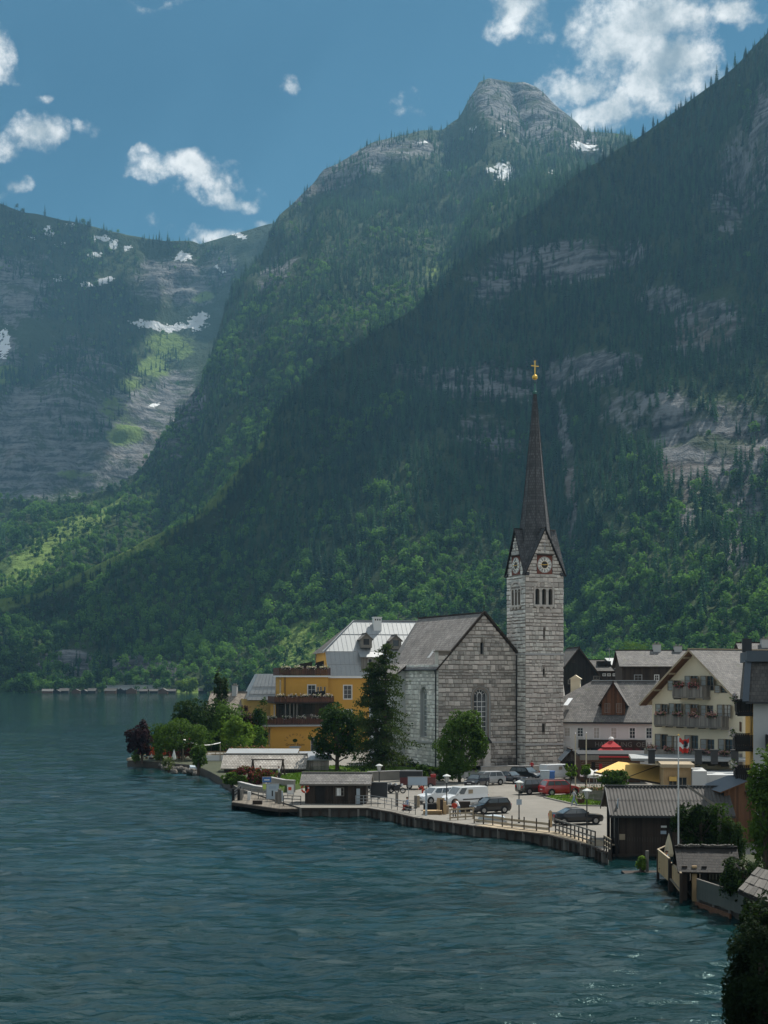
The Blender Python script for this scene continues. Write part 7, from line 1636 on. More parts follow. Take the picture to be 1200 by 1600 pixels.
# ------------------------------------------------------------------ quay edge: boardwalk, rails, dock platform
def railing(pts, label, m_post, m_rail, step, h, rails, z=.95, name='quay_railing', pw=.1, rw=(.05, .09)):
    root = thing(name, label, 'railing', (0, 0, 0)); q = [Vector(G(x, y, z)) for x, y in pts]
    for a, b in zip(q[:-1], q[1:]):
        n = max(1, round((b - a).length / step))
        for k in range(n): c = a.lerp(b, k / n); MB().beam(c - Vector((0, 0, .5)), c + Vector((0, 0, h)), pw).build('post', M[m_post], root)
        for r_ in rails: MB().beam(a + Vector((0, 0, r_)), b + Vector((0, 0, r_)), *rw).build('rail', M[m_rail], root)
    c = q[-1]; MB().beam(c - Vector((0, 0, .5)), c + Vector((0, 0, h)), pw).build('post', M[m_post], root)
railing([(580, 1259), (612, 1264), (649, 1273)], 'thin metal railing along the quay beside the information board', 'metal_dark', 'metal_grey', 1.5, 1.05, (.4, .75, 1.05), pw=.06, rw=(.04, .05))
railing([(741, 1286), (800, 1294), (858, 1301)], 'timber quay railing with pale planks between dock platform and thick post', 'wood_dark', 'wood_beige', 1.35, 1.1, (.30, .72), rw=(.05, .2))
railing([(868, 1301), (898, 1311), (930, 1322)], 'weathered grey quay railing descending towards the boathouse', 'wood_dark', 'wood_grey', .95, 1.15, (.3, .7, 1.12), rw=(.07, .12))
railing([(944, 1328), (955, 1335)], 'short flower topped railing beside the boathouse corner', 'wood_dark', 'wood_beige', .8, 1.1, (.35, .75, 1.08))
def boardwalk():
    q = [Vector(G(x, y, .985)) for x, y in ((742, 1289), (800, 1297), (860, 1303), (895, 1312), (928, 1321))]; mb = MB()
    for a, b in zip(q[:-1], q[1:]):
        n = max(2, round((b - a).length / .24)); nrm = Vector((-(b - a).y, (b - a).x, 0)).normalized() * 1.9
        for k in range(n): t = [a.lerp(b, (k + .03) / n), a.lerp(b, (k + .97) / n), a.lerp(b, (k + .97) / n) + nrm, a.lerp(b, (k + .03) / n) + nrm]; mb.hexa([p - Vector((0, 0, .06)) for p in t] + t, 0, rng.uniform(-.3, .3))
    tag(mb.build('boardwalk', M['wood_beige']), 'plank boardwalk along the quay edge', kind='structure')
    gr = bpy.data.objects['village_ground']; q = [G(x, y, .95) for x, y in ((470, 1262), (575, 1262), (612, 1268), (650, 1277), (742, 1290), (860, 1304), (928, 1322), (950, 1331))]
    for a, b in zip(q[:-1], q[1:]):
        a, b = Vector(a), Vector(b); n = max(2, round((b - a).length / 1.0)); out = Vector(((b - a).y, -(b - a).x, 0)).normalized() * .09
        for k in range(n): c = a.lerp(b, k / n) + out; MB().box(c.x - .11, c.x + .11, c.y - .08, c.y + .08, -.65, .8 + rng.uniform(0, .2)).build('fender_pile', M['wood_dark' if k % 3 else 'wood_grey'], gr)
        MB().beam(a + out * 1.2 - Vector((0, 0, .12)), b + out * 1.2 - Vector((0, 0, .12)), .1, .2).build('edge_timber', M['wood_dark'], gr)
boardwalk()
def thick_post():
    for (px, py, lab) in ((860, 1304, 'thick orange brown timber post where two quay railings meet'), (620, 1270, 'single weathered grey mooring post beside the metal railing')):
        g = G(px, py, .3); root = thing('mooring_post', lab, 'post', (g[0], g[1], 0)); b = MB().cyl((0, 0, -.6), (0, 0, 2.35), .17, .15, 10); b.build('shaft', M['wood_pale' if px > 700 else 'wood_grey'], root); MB().cyl((0, 0, 2.35), (0, 0, 2.45), .13, .05, 10).build('cap', M['wood_grey'], root)
thick_post()
def dock():
    z = .85; a, b, c, e = [Vector(G(x, y, z)) for x, y in ((652, 1276), (698, 1284), (741, 1281), (741, 1268))]; f = Vector(G(652, 1264, z))
    root = thing('dock_platform', 'new timber dock platform with stacked pallets and board railing', 'dock', (0, 0, 0)); d = MB()
    for (p, q, r_, s) in ((a, b, Vector(G(698, 1268, z)), f), (b, c, e, Vector(G(698, 1268, z)))):
        n = int((q - p).length / .2)
        for k in range(n): t = [p.lerp(q, (k + .04) / n), p.lerp(q, (k + .96) / n), s.lerp(r_, (k + .96) / n), s.lerp(r_, (k + .04) / n)]; d.hexa([v - Vector((0, 0, .08)) for v in t] + t, 0, rng.uniform(-.25, .25))
    tag(d.build('decking', M['wood_beige'], root), kind='stuff')
    for p, q in ((a, b), (b, c)): MB().beam(p - Vector((0, .1, .25)), q - Vector((0, .1, .25)), .14, .34).build('edge_beam', M['wood_pale'], root)
    for (px, py, top, m_) in ((649.5, 1278, 1243, 'wood_grey'), (653.5, 1276, 1243, 'wood_beige'), (690, 1287, 1249, 'wood_dark'), (695, 1288, 1252, 'wood_pale'), (699, 1287, 1258, 'wood_beige')):
        g = G(px, py, 0); MB().cyl((g[0], g[1], -.6), (g[0], g[1], (py - top) / FPX * g[1]), .17, .16, 10).build('pile', M[m_], root)
    for k in range(4): p = b.lerp(c, .12 + k * .28); MB().beam(p, p + Vector((0, 0, 1.1)), .12).build('rail_post', M['wood_beige'], root)
    for r_ in (.35, .7, 1.08): MB().beam(b.lerp(c, .1) + Vector((0, 0, r_)), c + Vector((0, 0, r_)), .05, .14).build('rail', M['wood_beige'], root)
    for (px, py, n) in ((676, 1274, 3),):
        g = G(px, py, z)
        for k in range(n): MB().box(g[0] - .9, g[0] + .9, g[1] - .4, g[1] + .6, z + k * .17 + .06, z + k * .17 + .14).build('pallet', M['wood_pale'], root)
    g = G(672, 1268, z); MB().box(g[0] - .65, g[0] + .65, g[1], g[1] + .7, z, z + .75).build('crate', M['wood_black'], root)
    for k in range(3): x = G(682 + k * 4, 1268, z); MB().beam((x[0], x[1], z), (x[0] + .2, x[1] + .5, z + 1.3), .25, .05).build('leaning_board', M['wood_pale'], root)
    g = G(726, 1272, z); MB().box(g[0] - .55, g[0] + .55, g[1], g[1] + .8, z, z + 1.2).build('cabinet', M['wood_dark'], root)
    g = G(666, 1276, z); MB().box(g[0] - .1, g[0] + .1, g[1], g[1] + .2, z, z + 2.6).build('service_column', M['plastic_pale'], root)
dock()
def boat_bench():
    g = G(768, 1284, .95); root = thing('covered_dinghy', 'small dinghy under a pale tarpaulin lying inside the quay railing', 'boat', g, R(-6)); k = g[1] / FPX
    MB().prism([(-1.3, .25), (1.3, .25), (1.1, .5), (.2, .62), (-1.1, .5)], lambda a, z, d=0: (a, d, z), -.5, .5).build('tarpaulin', M['plastic_pale'], root); MB().prism([(-1.4, .2), (-1.0, 0), (1.1, 0), (1.5, .2)], lambda a, z, d=0: (a, d, z), -.45, .45).build('hull', M['plaster_white'], root)
boat_bench()
def lamp(px, py, top, lab, plate=False, z=.95):
    g = G(px, py, z); k = g[1] / FPX; h = (py - top) * k; root = thing('street_lamp', lab, 'street lamp', g, 0, 'lantern lamps along the square'); hp = h - 13 * k
    MB().cyl((0, 0, 0), (0, 0, hp), .06, .05, 8).build('pole', M['metal_dark'], root); MB().cyl((0, 0, 0), (0, 0, .5), .1, .08, 8).build('base', M['metal_dark'], root)
    ln = MB().lathe((0, 0, hp), [(.12, 0), (.26, .62), (.26, .64)], 6); ln.build('lantern_glass', M['lamp_glass'], root); MB().lathe((0, 0, hp + .63), [(.42, 0), (.40, .06), (.12, .2), (.001, .24)], 6).build('lantern_cap', M['lamp_glass'], root)
    fb = MB()
    for q in range(6): a = q * math.pi / 3; fb.beam((.125 * math.cos(a), .125 * math.sin(a), hp), (.27 * math.cos(a), .27 * math.sin(a), hp + .63), .025)
    fb.build('lantern_frame', M['metal_dark'], root)
    if plate: MB().box(-.24, .24, -.09, -.065, hp - 1.35, hp - .85).build('sign_plate', M['sign_grey'], root)
lamp(592.5, 1248, 1193, 'lantern lamp rising behind the large dark information board'); lamp(698, 1264, 1210, 'lantern lamp between the two white vehicles'); lamp(811, 1286, 1221, 'lantern lamp with small square plate at the quay railing', True); lamp(917, 1304, 1235, 'lantern lamp in front of the black saloon car')
# ------------------------------------------------------------------ deck with fence, flagpole
def small_deck():
    z = .9; c = [Vector(G(x, y, z)) for x, y in ((1028, 1356), (1046, 1372), (1064, 1390), (1072, 1362), (1048, 1346))]; root = thing('fenced_deck', 'small waterside deck with pale upright board fence beside the boathouse', 'deck', (0, 0, 0))
    d = MB().face(c); d.face([p - Vector((0, 0, .1)) for p in c][::-1])
    for k in range(5): j = (k + 1) % 5; d.face([c[k], c[j], c[j] - Vector((0, 0, .1)), c[k] - Vector((0, 0, .1))])
    d.build('decking', M['deck'], root)
    for (p, q, h) in ((c[0], c[1], 1.25), (c[1] + Vector((.15, -.1, 0)), c[2], 1.0)):
        n = max(3, round((q - p).length / .22))
        for k in range(n): MB().beam(p.lerp(q, (k + .5) / n) - Vector((0, 0, .25)), p.lerp(q, (k + .5) / n) + Vector((0, 0, h)), .19, .03, up=(q - p).cross(Vector((0, 0, 1)))).build('board', M['wood_pale'], root)
        MB().beam(p + Vector((0, 0, h + .03)), q + Vector((0, 0, h + .03)), .12, .06).build('cap_rail', M['wood_beige'], root)
        for f in (0, 1): v = p.lerp(q, f); MB().beam(Vector((v.x, v.y, -.6)), v + Vector((0, 0, h)), .16).build('post', M['wood_dark'], root)
    MB().beam(c[0] + Vector((0, 0, 1.28)), c[4] + Vector((0, 0, 1.28)), .1, .06).build('cap_rail', M['wood_beige'], root)
small_deck()
def tub_platform():
    g = G(1003, 1362, .25); root = thing('water_step', 'low dark timber step in the water beside the boathouse wall', 'platform', (g[0], g[1], 0))
    for k in range(5): MB().box(-1.3, 1.5, -.6 + k * .32, -.3 + k * .32, .12, .2).build('plank', M['wood_dark'], root)
    for x in (-1.1, 1.3): MB().box(x - .1, x + .1, -.4, -.2, -.6, .12).build('pile', M['wood_black'], root)
    MB().box(.35, .55, .3, .5, .2, 1.7).build('mooring_post', M['wood_grey'], root)
tub_platform()
def flagpole():
    g = G(1060, 1372, .9); k = g[1] / FPX; root = thing('flagpole', 'tall white flagpole with red and white flag in front of the guest house', 'flagpole', g); h = (1372 - 1150) * k
    MB().cyl((0, 0, 0), (0, 0, h), .06, .04, 10).build('pole', M['paint_white'], root); MB().lathe((0, 0, h), [(.001, 0), (.08, .06), (.001, .14)], 8).build('finial', M['gold'], root)
    f = MB(); W, H = 14.5 * k, 21 * k; n = 12
    for r_ in range(3):
        for j in range(n):
            P = lambda i, t: (.06 + W * i / n, .12 * math.sin(i * .9 + t * 2) * (i / n + .2), h - .12 - H * t - .12 * math.sin(i / n * 3.0) + .05 * math.sin(i * 1.1)); t0, t1 = r_ / 3, (r_ + 1) / 3
            f.face([P(j, t1), P(j + 1, t1), P(j + 1, t0), P(j, t0)], 0 if r_ != 1 else 1)
    fo = f.build('flag', [M['flag_red'], M['white_cloth']], root)
    e = MB()
    for (x, z_, s) in ((.42, -.42, .12), (.5, -.62, .14), (.42, -.8, .1)): e.face([(x, -.1, h - .12 + z_ * H / 1.0 * .9 + s * .6 * q) if False else (x + s * math.cos(q * 1.05), -.1, h - .12 + z_ * H * .78 + s * math.sin(q * 1.05)) for q in range(6)])
    e.build('crest', M['shirt_dark'], fo)
mat('flag_red', (0.62, 0.05, 0.035), 0.8, 0.08, 2, 0.05)
flagpole()
for (px, y1, lab) in ((899, 1147, 'plain pale flagpole beside the kiosk'), (916, 1146, 'reddish pale flagpole beside the flat roofed pavilion')):
    g = G(px, 1232, 1.0); k = g[1] / FPX; rt = thing('plain_pole', lab, 'flagpole', g); MB().cyl((0, 0, 0), (0, 0, (1232 - y1) * k), .08, .06, 8).build('pole', M['beige_cloth'], rt); MB().lathe((0, 0, (1232 - y1) * k), [(.001, 0), (.11, .08), (.001, .18)], 8).build('finial', M['metal_grey'], rt)
# white parasols, planters and tables of the restaurant
def open_parasol(px, py, w, top, lab):
    g = G(px, py, 1.0); k = g[1] / FPX; root = thing('open_parasol', lab, 'parasol', g); h = (py - top) * k; MB().cyl((0, 0, 0), (0, 0, h), .04, None, 6).build('pole', M['paint_white'], root); c = MB(); w = w * k / 2
    for j in range(8): a, b = math.pi / 4 * j, math.pi / 4 * (j + 1); c.face([(w * math.cos(a), w * math.sin(a), h - .75), (w * math.cos(b), w * math.sin(b), h - .75), (0, 0, h)]); c.face([(w * math.cos(a), w * math.sin(a), h - .95), (w * math.cos(b), w * math.sin(b), h - .95), (w * math.cos(b), w * math.sin(b), h - .75), (w * math.cos(a), w * math.sin(a), h - .75)])
    c.build('canopy', M['white_cloth'], root)
open_parasol(921, 1240, 30, 1200, 'white open parasol nearest the young lollipop trees'); open_parasol(932, 1236, 30, 1202, 'white open parasol tucked under the yellow awning edge')
for (px, py, w, lab) in ((924, 1250, 2.6, 'grey boarded planter fence left of the clipped tree'), (944, 1252, 2.2, 'grey boarded planter fence with red flowers under the clipped tree')):
    fr_ = frame_at(px, py, 1.0, -4); rt = fr_.root('terrace_planter', lab, 'planter'); bb = MB()
    for k in range(int(w / .14)): MB().box(-w / 2 + k * .14, -w / 2 + k * .14 + .12, -.03, 0, .3, 1.15).build('board', M['wood_grey'], rt)
    MB().box(-w / 2, w / 2, -.1, .5, 0, .3).build('base', M['concrete'], rt); P = np.array([(rng.uniform(-w / 2, w / 2), rng.uniform(.05, .4), 1.1 + abs(rng.gauss(0, .18))) for _ in range(420)]); tag(link('flowers', leaf_cloud(P, .09, M['leaf_green'], M['petal_red'], .35), rt), kind='stuff')
fr_ = frame_at(908, 1256, 1.0, 0); rt = fr_.root('flower_tub', 'dark tub with pink flowers beside the lamp on the grass strip', 'planter'); MB().lathe((0, 0, 0), [(.3, 0), (.42, .5), (.36, .5), (.3, .4)], 12).build('tub', M['wood_red'], rt); tag(link('flowers', leaf_cloud(np.array([(rng.gauss(0, .25), rng.gauss(0, .25), .55 + abs(rng.gauss(0, .2))) for _ in range(400)]), .08, M['leaf_dark'], M['petal'], .3), rt), kind='stuff')
kb = MB(); pts_ = [(850, 1246), (878, 1252.5), (905, 1258.5), (945, 1259.5), (962, 1255)]
for a, b in zip(pts_[:-1], pts_[1:]): p, q = G(*a, 1.0), G(*b, 1.0); kb.beam((p[0], p[1], 1.0), (q[0], q[1], 1.0), .16, .16)
tag(kb.build('kerb', M['concrete']), 'grey kerb stones round the grass strip', kind='structure')
for (px, py, w, h, m_, lab) in ((852, 1222, 1.1, 1.35, 'plastic_pale', 'pale grey waste container beside the white delivery van'), (862, 1221, .8, 1.2, 'plastic_blue', 'blue waste bin beside the pale waste container')):
    rt = thing('waste_bin', lab, 'bin', G(px, py, 1.0)); MB().hexa([(-w / 2 * .9, 0, .12), (w / 2 * .9, 0, .12), (w / 2 * .9, .7, .12), (-w / 2 * .9, .7, .12), (-w / 2, -.05, h), (w / 2, -.05, h), (w / 2, .8, h), (-w / 2, .8, h)]).build('body', M[m_], rt); MB().box(-w / 2 - .04, w / 2 + .04, -.1, .85, h + .005, h + .1).build('lid', M[m_], rt)
    for s in (-1, 1): MB().cyl((s * w * .42, .05, .1), (s * w * .42 + .06, .05, .1), .1, None, 8).build('wheel', M['rubber'], rt)
# ------------------------------------------------------------------ houses and boat sheds on the far shore
for k, (px, w, h) in enumerate(((74, 16, 7), (88, 11, 6), (100, 14, 8), (118, 13, 7), (131, 10, 6), (143, 12, 8), (172, 18, 8), (188, 12, 8), (196, 9, 6), (205, 16, 9), (224, 12, 7), (240, 13, 7), (254, 14, 8), (268, 12, 7), (316, 12, 8))):
    Y = 1325 - rng.uniform(0, 12); s = Y / FPX; W, Hh = w * s, h * s; rt = thing('shore_house', 'small dark boat shed or house in the row on the far shore', 'house', ((px - CXP) * s, Y, .0), R(rng.uniform(-12, 12)), 'far shore houses'); ax = rng.choice('uv'); ze = Hh * .55
    m = MB().box(-W / 2, W / 2, 0, 7, -.5, ze)
    if ax == 'v': m.face([(-W / 2, 0, ze), (W / 2, 0, ze), (0, 0, Hh)])
    m.build('wall', M['wood_black' if k % 3 else 'wood_brown'], rt); gable_roof(rt, -W / 2, W / 2, 0, 7, ze, Hh, .5, .5, ax, 'shingle_dark' if k % 4 else 'shingle_grey', 'wood_dark')
rt = thing('white_hall', 'long pale flat building behind the far shore boat sheds', 'building', ((210 - CXP) * 1345 / FPX, 1345, 1.0)); MB().box(-26, 26, 0, 10, 0, 6).build('wall', M['plaster_grey'], rt); MB().box(-27, 27, -1, 11, 6, 6.6).build('roof', M['roof_metal'], rt)
for (px, x0, x1, y0, y1, m_, lab, s_) in ((292, 274, 310, 1056, 1082, 'leaf_bright', 'bright round tree on the far lake shore', 71), (370, 360, 378, 1048, 1078, 'leaf_bright', 'pale green tree behind the garden cypress on the far shore', 72), (386, 377, 397, 1052, 1080, 'leaf_green', 'green tree on the far shore beside the pale one', 73), (327, 317, 337, 1064, 1082, 'leaf_green', 'low green tree where the far shore meets the garden', 74)):
    Y = 1310.0; k = Y / FPX; tree('shore_tree', lab, ((px - CXP) * k, Y, .3), lumps(((x0 + x1) / 2 - px) * k, 0, (HYP - (y0 + y1) / 2) * k + 13.5, (x1 - x0) / 2 * k, (x1 - x0) / 2 * k, (y1 - y0) / 2 * k, 10, s_), 2600, 1.0, m_, .5, seed=s_)

# ------------------------------------------------------------------ vehicles
def car(label, px, py, head, paint, kind='hatch', cat='car', name='parked_car', z=1.0, wash=False):
    """body lofted from cross sections, separate glass, lights, wheels; x is forward"""
    K = {'hatch': dict(L=3.9, W=1.68, H=1.5, hood=.92, belt=.98, w0=.98, r0=1.62, r1=-1.55, b1=-1.85, tail=.98, side=2),
         'sedan': dict(L=4.7, W=1.82, H=1.45, hood=.88, belt=.97, w0=1.0, r0=.42, r1=-.75, b1=-1.62, tail=1.02, side=2),
         'suv': dict(L=4.5, W=1.86, H=1.70, hood=1.05, belt=1.10, w0=1.05, r0=.45, r1=-1.75, b1=-2.1, tail=1.1, side=3),
         'mpv': dict(L=4.6, W=1.82, H=1.66, hood=.98, belt=1.02, w0=1.3, r0=.62, r1=-1.8, b1=-2.15, tail=1.05, side=3),
         'van': dict(L=4.9, W=1.92, H=1.95, hood=1.1, belt=1.15, w0=1.5, r0=.85, r1=-2.3, b1=-2.4, tail=1.15, side=1),
         'truck': dict(L=5.6, W=2.1, H=2.5, hood=1.3, belt=1.3, w0=2.3, r0=1.75, r1=-2.7, b1=-2.76, tail=1.3, side=1)}[kind]
    L, W, H = K['L'], K['W'], K['H']; w0 = K['w0'] if kind != 'hatch' else 1.0; r0 = K['r0'] if kind != 'hatch' else .38
    root = thing(name, label, cat, G(px, py, z), R(head)); hw = W / 2; fx, rx = L / 2, -L / 2
    st = [(fx, .38, .62, .82), (fx - .12, .24, .78, .92), (fx - .5, .2, K['hood'] - .08, .98), (w0 + .05, .2, K['hood'], 1.0), (w0 - .5, .2, K['belt'], 1.0), (0, .2, K['belt'], 1.0), (K['b1'] + .1, .2, K['belt'] + .02, 1.0), (rx + .2, .24, K['tail'], .97), (rx + .03, .34, K['tail'] - .12, .9), (rx, .42, .7, .86)]
    b = MB(); prev = None
    for (x, zb, zt, wf) in st:
        w = hw * wf; ring = [(x, -w * .9, zb), (x, -w, zb + .18), (x, -w, zb + (zt - zb) * .6), (x, -w * .93, zt), (x, -w * .5, zt + .03), (x, w * .5, zt + .03), (x, w * .93, zt), (x, w, zb + (zt - zb) * .6), (x, w, zb + .18), (x, w * .9, zb)]
        if prev:
            for j in range(10): b.face([prev[j], ring[j], ring[(j + 1) % 10], prev[(j + 1) % 10]])
        else: b.face(ring)
        prev = ring
    b.face(prev[::-1])
    zb_, zr_ = K['belt'] - .02, H; wb, wr = hw * .93, hw * (.74 if kind not in ('van', 'truck') else .9)
    A = [(w0, -wb, zb_), (w0, wb, zb_), (K['b1'], wb, zb_), (K['b1'], -wb, zb_)]; B = [(r0, -wr, zr_ - .05), (r0, wr, zr_ - .05), (K['r1'], wr, zr_ - .05), (K['r1'], -wr, zr_ - .05)]
    C = [(r0 - .2, -wr * .8, zr_), (r0 - .2, wr * .8, zr_), (K['r1'] + .2, wr * .8, zr_), (K['r1'] + .2, -wr * .8, zr_)]
    for k in range(4): j = (k + 1) % 4; b.face([A[k], A[j], B[j], B[k]]); b.face([B[k], B[j], C[j], C[k]])
    b.face(C); body = b.build('body', M[paint], root, True)
    body.data.polygons.foreach_set('use_smooth', [False] * len(body.data.polygons))
    def pane(q, f0, f1, g0, g1, nm, m_='glass_car', off=.012):
        q = [Vector(p) for p in q]; n = (q[1] - q[0]).cross(q[3] - q[0]).normalized(); c = sum(q, Vector()) / 4
        if n.dot(c - Vector((-.3, 0, .8))) < 0: n = -n
        P = lambda f, g: q[0].lerp(q[1], f).lerp(q[3].lerp(q[2], f), g) + n * off
        return MB().face([P(f0, g0), P(f1, g0), P(f1, g1), P(f0, g1)]).build(nm, M[m_], root)
    pane([A[0], A[1], B[1], B[0]], .05, .95, .08, .94, 'windscreen')
    if kind not in ('van', 'truck'): pane([A[2], A[3], B[3], B[2]], .08, .92, .12, .9, 'rear_window')
    n = K['side']
    for s, (i, j) in ((-1, (3, 0)), (1, (1, 2))):
        q = [A[i], A[j], B[j], B[i]]
        if kind in ('van', 'truck'):
            f = (.76, .95) if s < 0 else (.05, .24); pane(q, *f, .1, .9, 'side_window')
        else:
            for k in range(n): pane(q, .05 + .9 * k / n + .015, .05 + .9 * (k + 1) / n - .015, .12, .9, 'side_window')
        zl = .68 if kind not in ('van', 'truck') else .85
        MB().box(fx - .13, fx - .02, s * hw * .62 - .16, s * hw * .62 + .16, zl - .08, zl + .08).build('headlight', M['lens_clear'], root); zt = K['tail'] - .18
        MB().box(rx - .015, rx + .09, s * hw * .72 - .1, s * hw * .72 + .1, zt - .16, zt + .1).build('tail_light', M['lens_red'], root)
        MB().box(w0 - .35, w0 - .2, s * (hw + .02), s * (hw + .2), K['belt'] + .02, K['belt'] + .17).build('mirror', M[paint], root)
        for x in (fx - .82, rx + .85):
            wr_ = .33 if kind not in ('suv', 'truck', 'van') else .36; y0, y1 = s * (hw - .16), s * (hw + .035)
            ac = MB().cyl((x, s * (hw - .05), wr_ + .03), (x, s * (hw + .012), wr_ + .03), wr_ + .07, None, 16); ac.build('wheel_arch', M['rubber'], root)
            wo = MB().cyl((x, y0, wr_), (x, y1, wr_), wr_, None, 16).build('wheel', M['rubber'], root); rm = MB().cyl((x, y1 - s * .01, wr_), (x, y1 + s * .012, wr_), wr_ * .64, wr_ * .6, 12)
            for q in range(5): a = q * 1.2566; rm.beam((x, y1 + s * .02, wr_), (x + wr_ * .6 * math.cos(a), y1 + s * .02, wr_ + wr_ * .6 * math.sin(a)), .05, .02)
            rm.build('rim', M['rim'], wo)
    MB().box(fx - .01, fx + .012, -.26, .26, .42, .53).build('number_plate', M['paint_white'], root); MB().box(rx - .018, rx + .0, -.26, .26, .62, .73).build('number_plate', M['paint_white'], root)
    MB().box(fx - .05, fx + .006, -hw * .45, hw * .45, .56, .66).build('grille', M['black'], root)
    if kind == 'suv':
        for s in (-1, 1): MB().beam((r0 - .2, s * wr * .85, H + .05), (K['r1'] + .2, s * wr * .85, H + .05), .05).build('roof_rail', M['metal_grey'], root)
    if kind == 'van': MB().box(-.5, .0, -hw * .965, -hw * .93, 1.25, 1.65).build('logo', M['wood_beige'], root); MB().box(-.5, .0, hw * .93, hw * .985, 1.25, 1.65).build('logo', M['wood_beige'], root); MB().box(-2.0, .7, hw * .99, hw * 1.01, .62, .74).build('rub_strip', M['rubber'], root)
    return root
car('white people carrier with dark side windows parked beside the white van', 684, 1254, 212, 'car_white', 'mpv')
car('white panel van parked with its nose towards the dock platform', 725, 1258, 208, 'car_white', 'van', 'van', 'panel_van')
car('small black hatchback parked next to the white van', 766, 1270, 204, 'paint_black', 'hatch')
car('silver compact car parked beside the round tree', 760, 1226, 206, 'paint_silver', 'mpv')
car('dark car half hidden under the round tree beside the silver one', 745, 1229, 238, 'paint_navy', 'hatch')
car('black saloon between the silver car and the dark estate', 796, 1223, 318, 'paint_navy', 'sedan')
car('dark estate car with bright windscreen before the tower foot', 822, 1219, 318, 'paint_black', 'suv')
car('white delivery van parked behind the waste bins', 872, 1217, 28, 'car_white', 'van', 'van', 'delivery_van')
car('dark green off-road car parked left of the red car', 837, 1240, 26, 'paint_green', 'suv')
car('red hatchback parked at the kerbed grass strip', 874, 1242, 20, 'paint_red', 'suv')
car('black saloon car standing alone near the quay railing', 900, 1287, 14, 'paint_black', 'sedan')
def trailer():
    root = thing('box_trailer', 'dark maroon trailer parked behind the pale billboard', 'trailer', G(656, 1232, 1.0), R(-4)); MB().box(-2.3, 1.9, -.9, .9, .45, 1.35).build('body', M['paint_maroon'], root); MB().box(-2.35, .3, -.92, .92, 1.352, 2.1).build('tarpaulin', M['board_dark'], root)
    for x in (-1.2, .2, 1.3):
        w = MB().cyl((x, -.98, .36), (x, -.78, .36), .36, None, 14).build('wheel', M['rubber'], root); MB().cyl((x, -.995, .36), (x, -.978, .36), .2, None, 10).build('rim', M['rim'], w)
    MB().box(1.9, 2.9, -.06, .06, .5, .6).build('drawbar', M['metal_dark'], root); MB().box(1.3, 1.9, -.6, .6, 1.36, 1.7).build('toolbox', M['paint_red'], root)
trailer()
def motorbike(px, py, head, lab, m):
    root = thing('motorcycle', lab, 'motorcycle', G(px, py, 1.0), R(head), 'motorcycles parked in a row')
    for x in (-.7, .7):
        t = MB(); n, kk = 16, 6
        for i in range(n):
            for j in range(kk):
                P = lambda i_, j_: (x + (.27 + .065 * math.cos(2 * math.pi * j_ / kk)) * math.cos(2 * math.pi * i_ / n), .06 * math.sin(2 * math.pi * j_ / kk), .32 + (.27 + .065 * math.cos(2 * math.pi * j_ / kk)) * math.sin(2 * math.pi * i_ / n)); t.face([P(i, j), P(i + 1, j), P(i + 1, j + 1), P(i, j + 1)])
        w = t.build('wheel', M['rubber'], root); sp = MB().cyl((x, -.03, .32), (x, .03, .32), .07, None, 8)
        for q in range(6): a = q * 1.047; sp.beam((x, 0, .32), (x + .25 * math.cos(a), 0, .32 + .25 * math.sin(a)), .03)
        sp.build('rim', M['rim'], w)
    MB().prism([(-.35, .3), (.3, .28), (.42, .6), (.3, .75), (-.3, .72)], lambda a, z, d=0: (a, d, z), -.16, .16).build('engine', M['metal_dark'], root)
    MB().prism([(-.1, .72), (.5, .72), (.55, .88), (.35, 1.0), (-.05, .92)], lambda a, z, d=0: (a, d, z), -.17, .17).build('tank', M[m], root); MB().prism([(-.95, .78), (-.1, .72), (-.1, .86), (-.9, .96)], lambda a, z, d=0: (a, d, z), -.14, .14).build('seat', M['rubber'], root)
    MB().beam((.72, 0, .34), (.45, 0, 1.05), .08).build('fork', M['rim'], root); MB().beam((.45, -.38, 1.08), (.45, .38, 1.08), .04).build('handlebar', M['metal_dark'], root); MB().box(.55, .7, -.12, .12, .85, 1.08).build('headlight', M['lens_clear'], root); MB().box(-1.0, -.7, -.3, .3, .72, 1.02).build('pannier', M['board_dark'], root)
for k, (px, lab, m) in enumerate(((576, 'motorcycle nearest the hut in the parked row', 'paint_red'), (584, 'second motorcycle from the hut in the parked row', 'paint_black'), (603, 'motorcycle just right of the lamp pole in the parked row', 'paint_silver'), (611, 'last but one motorcycle in the row, towards the trailer', 'paint_black'), (620, 'end motorcycle of the row, nearest the trailer', 'paint_navy'))): motorbike(px, 1237 + k * .6, 325 + k * 6, lab, m)

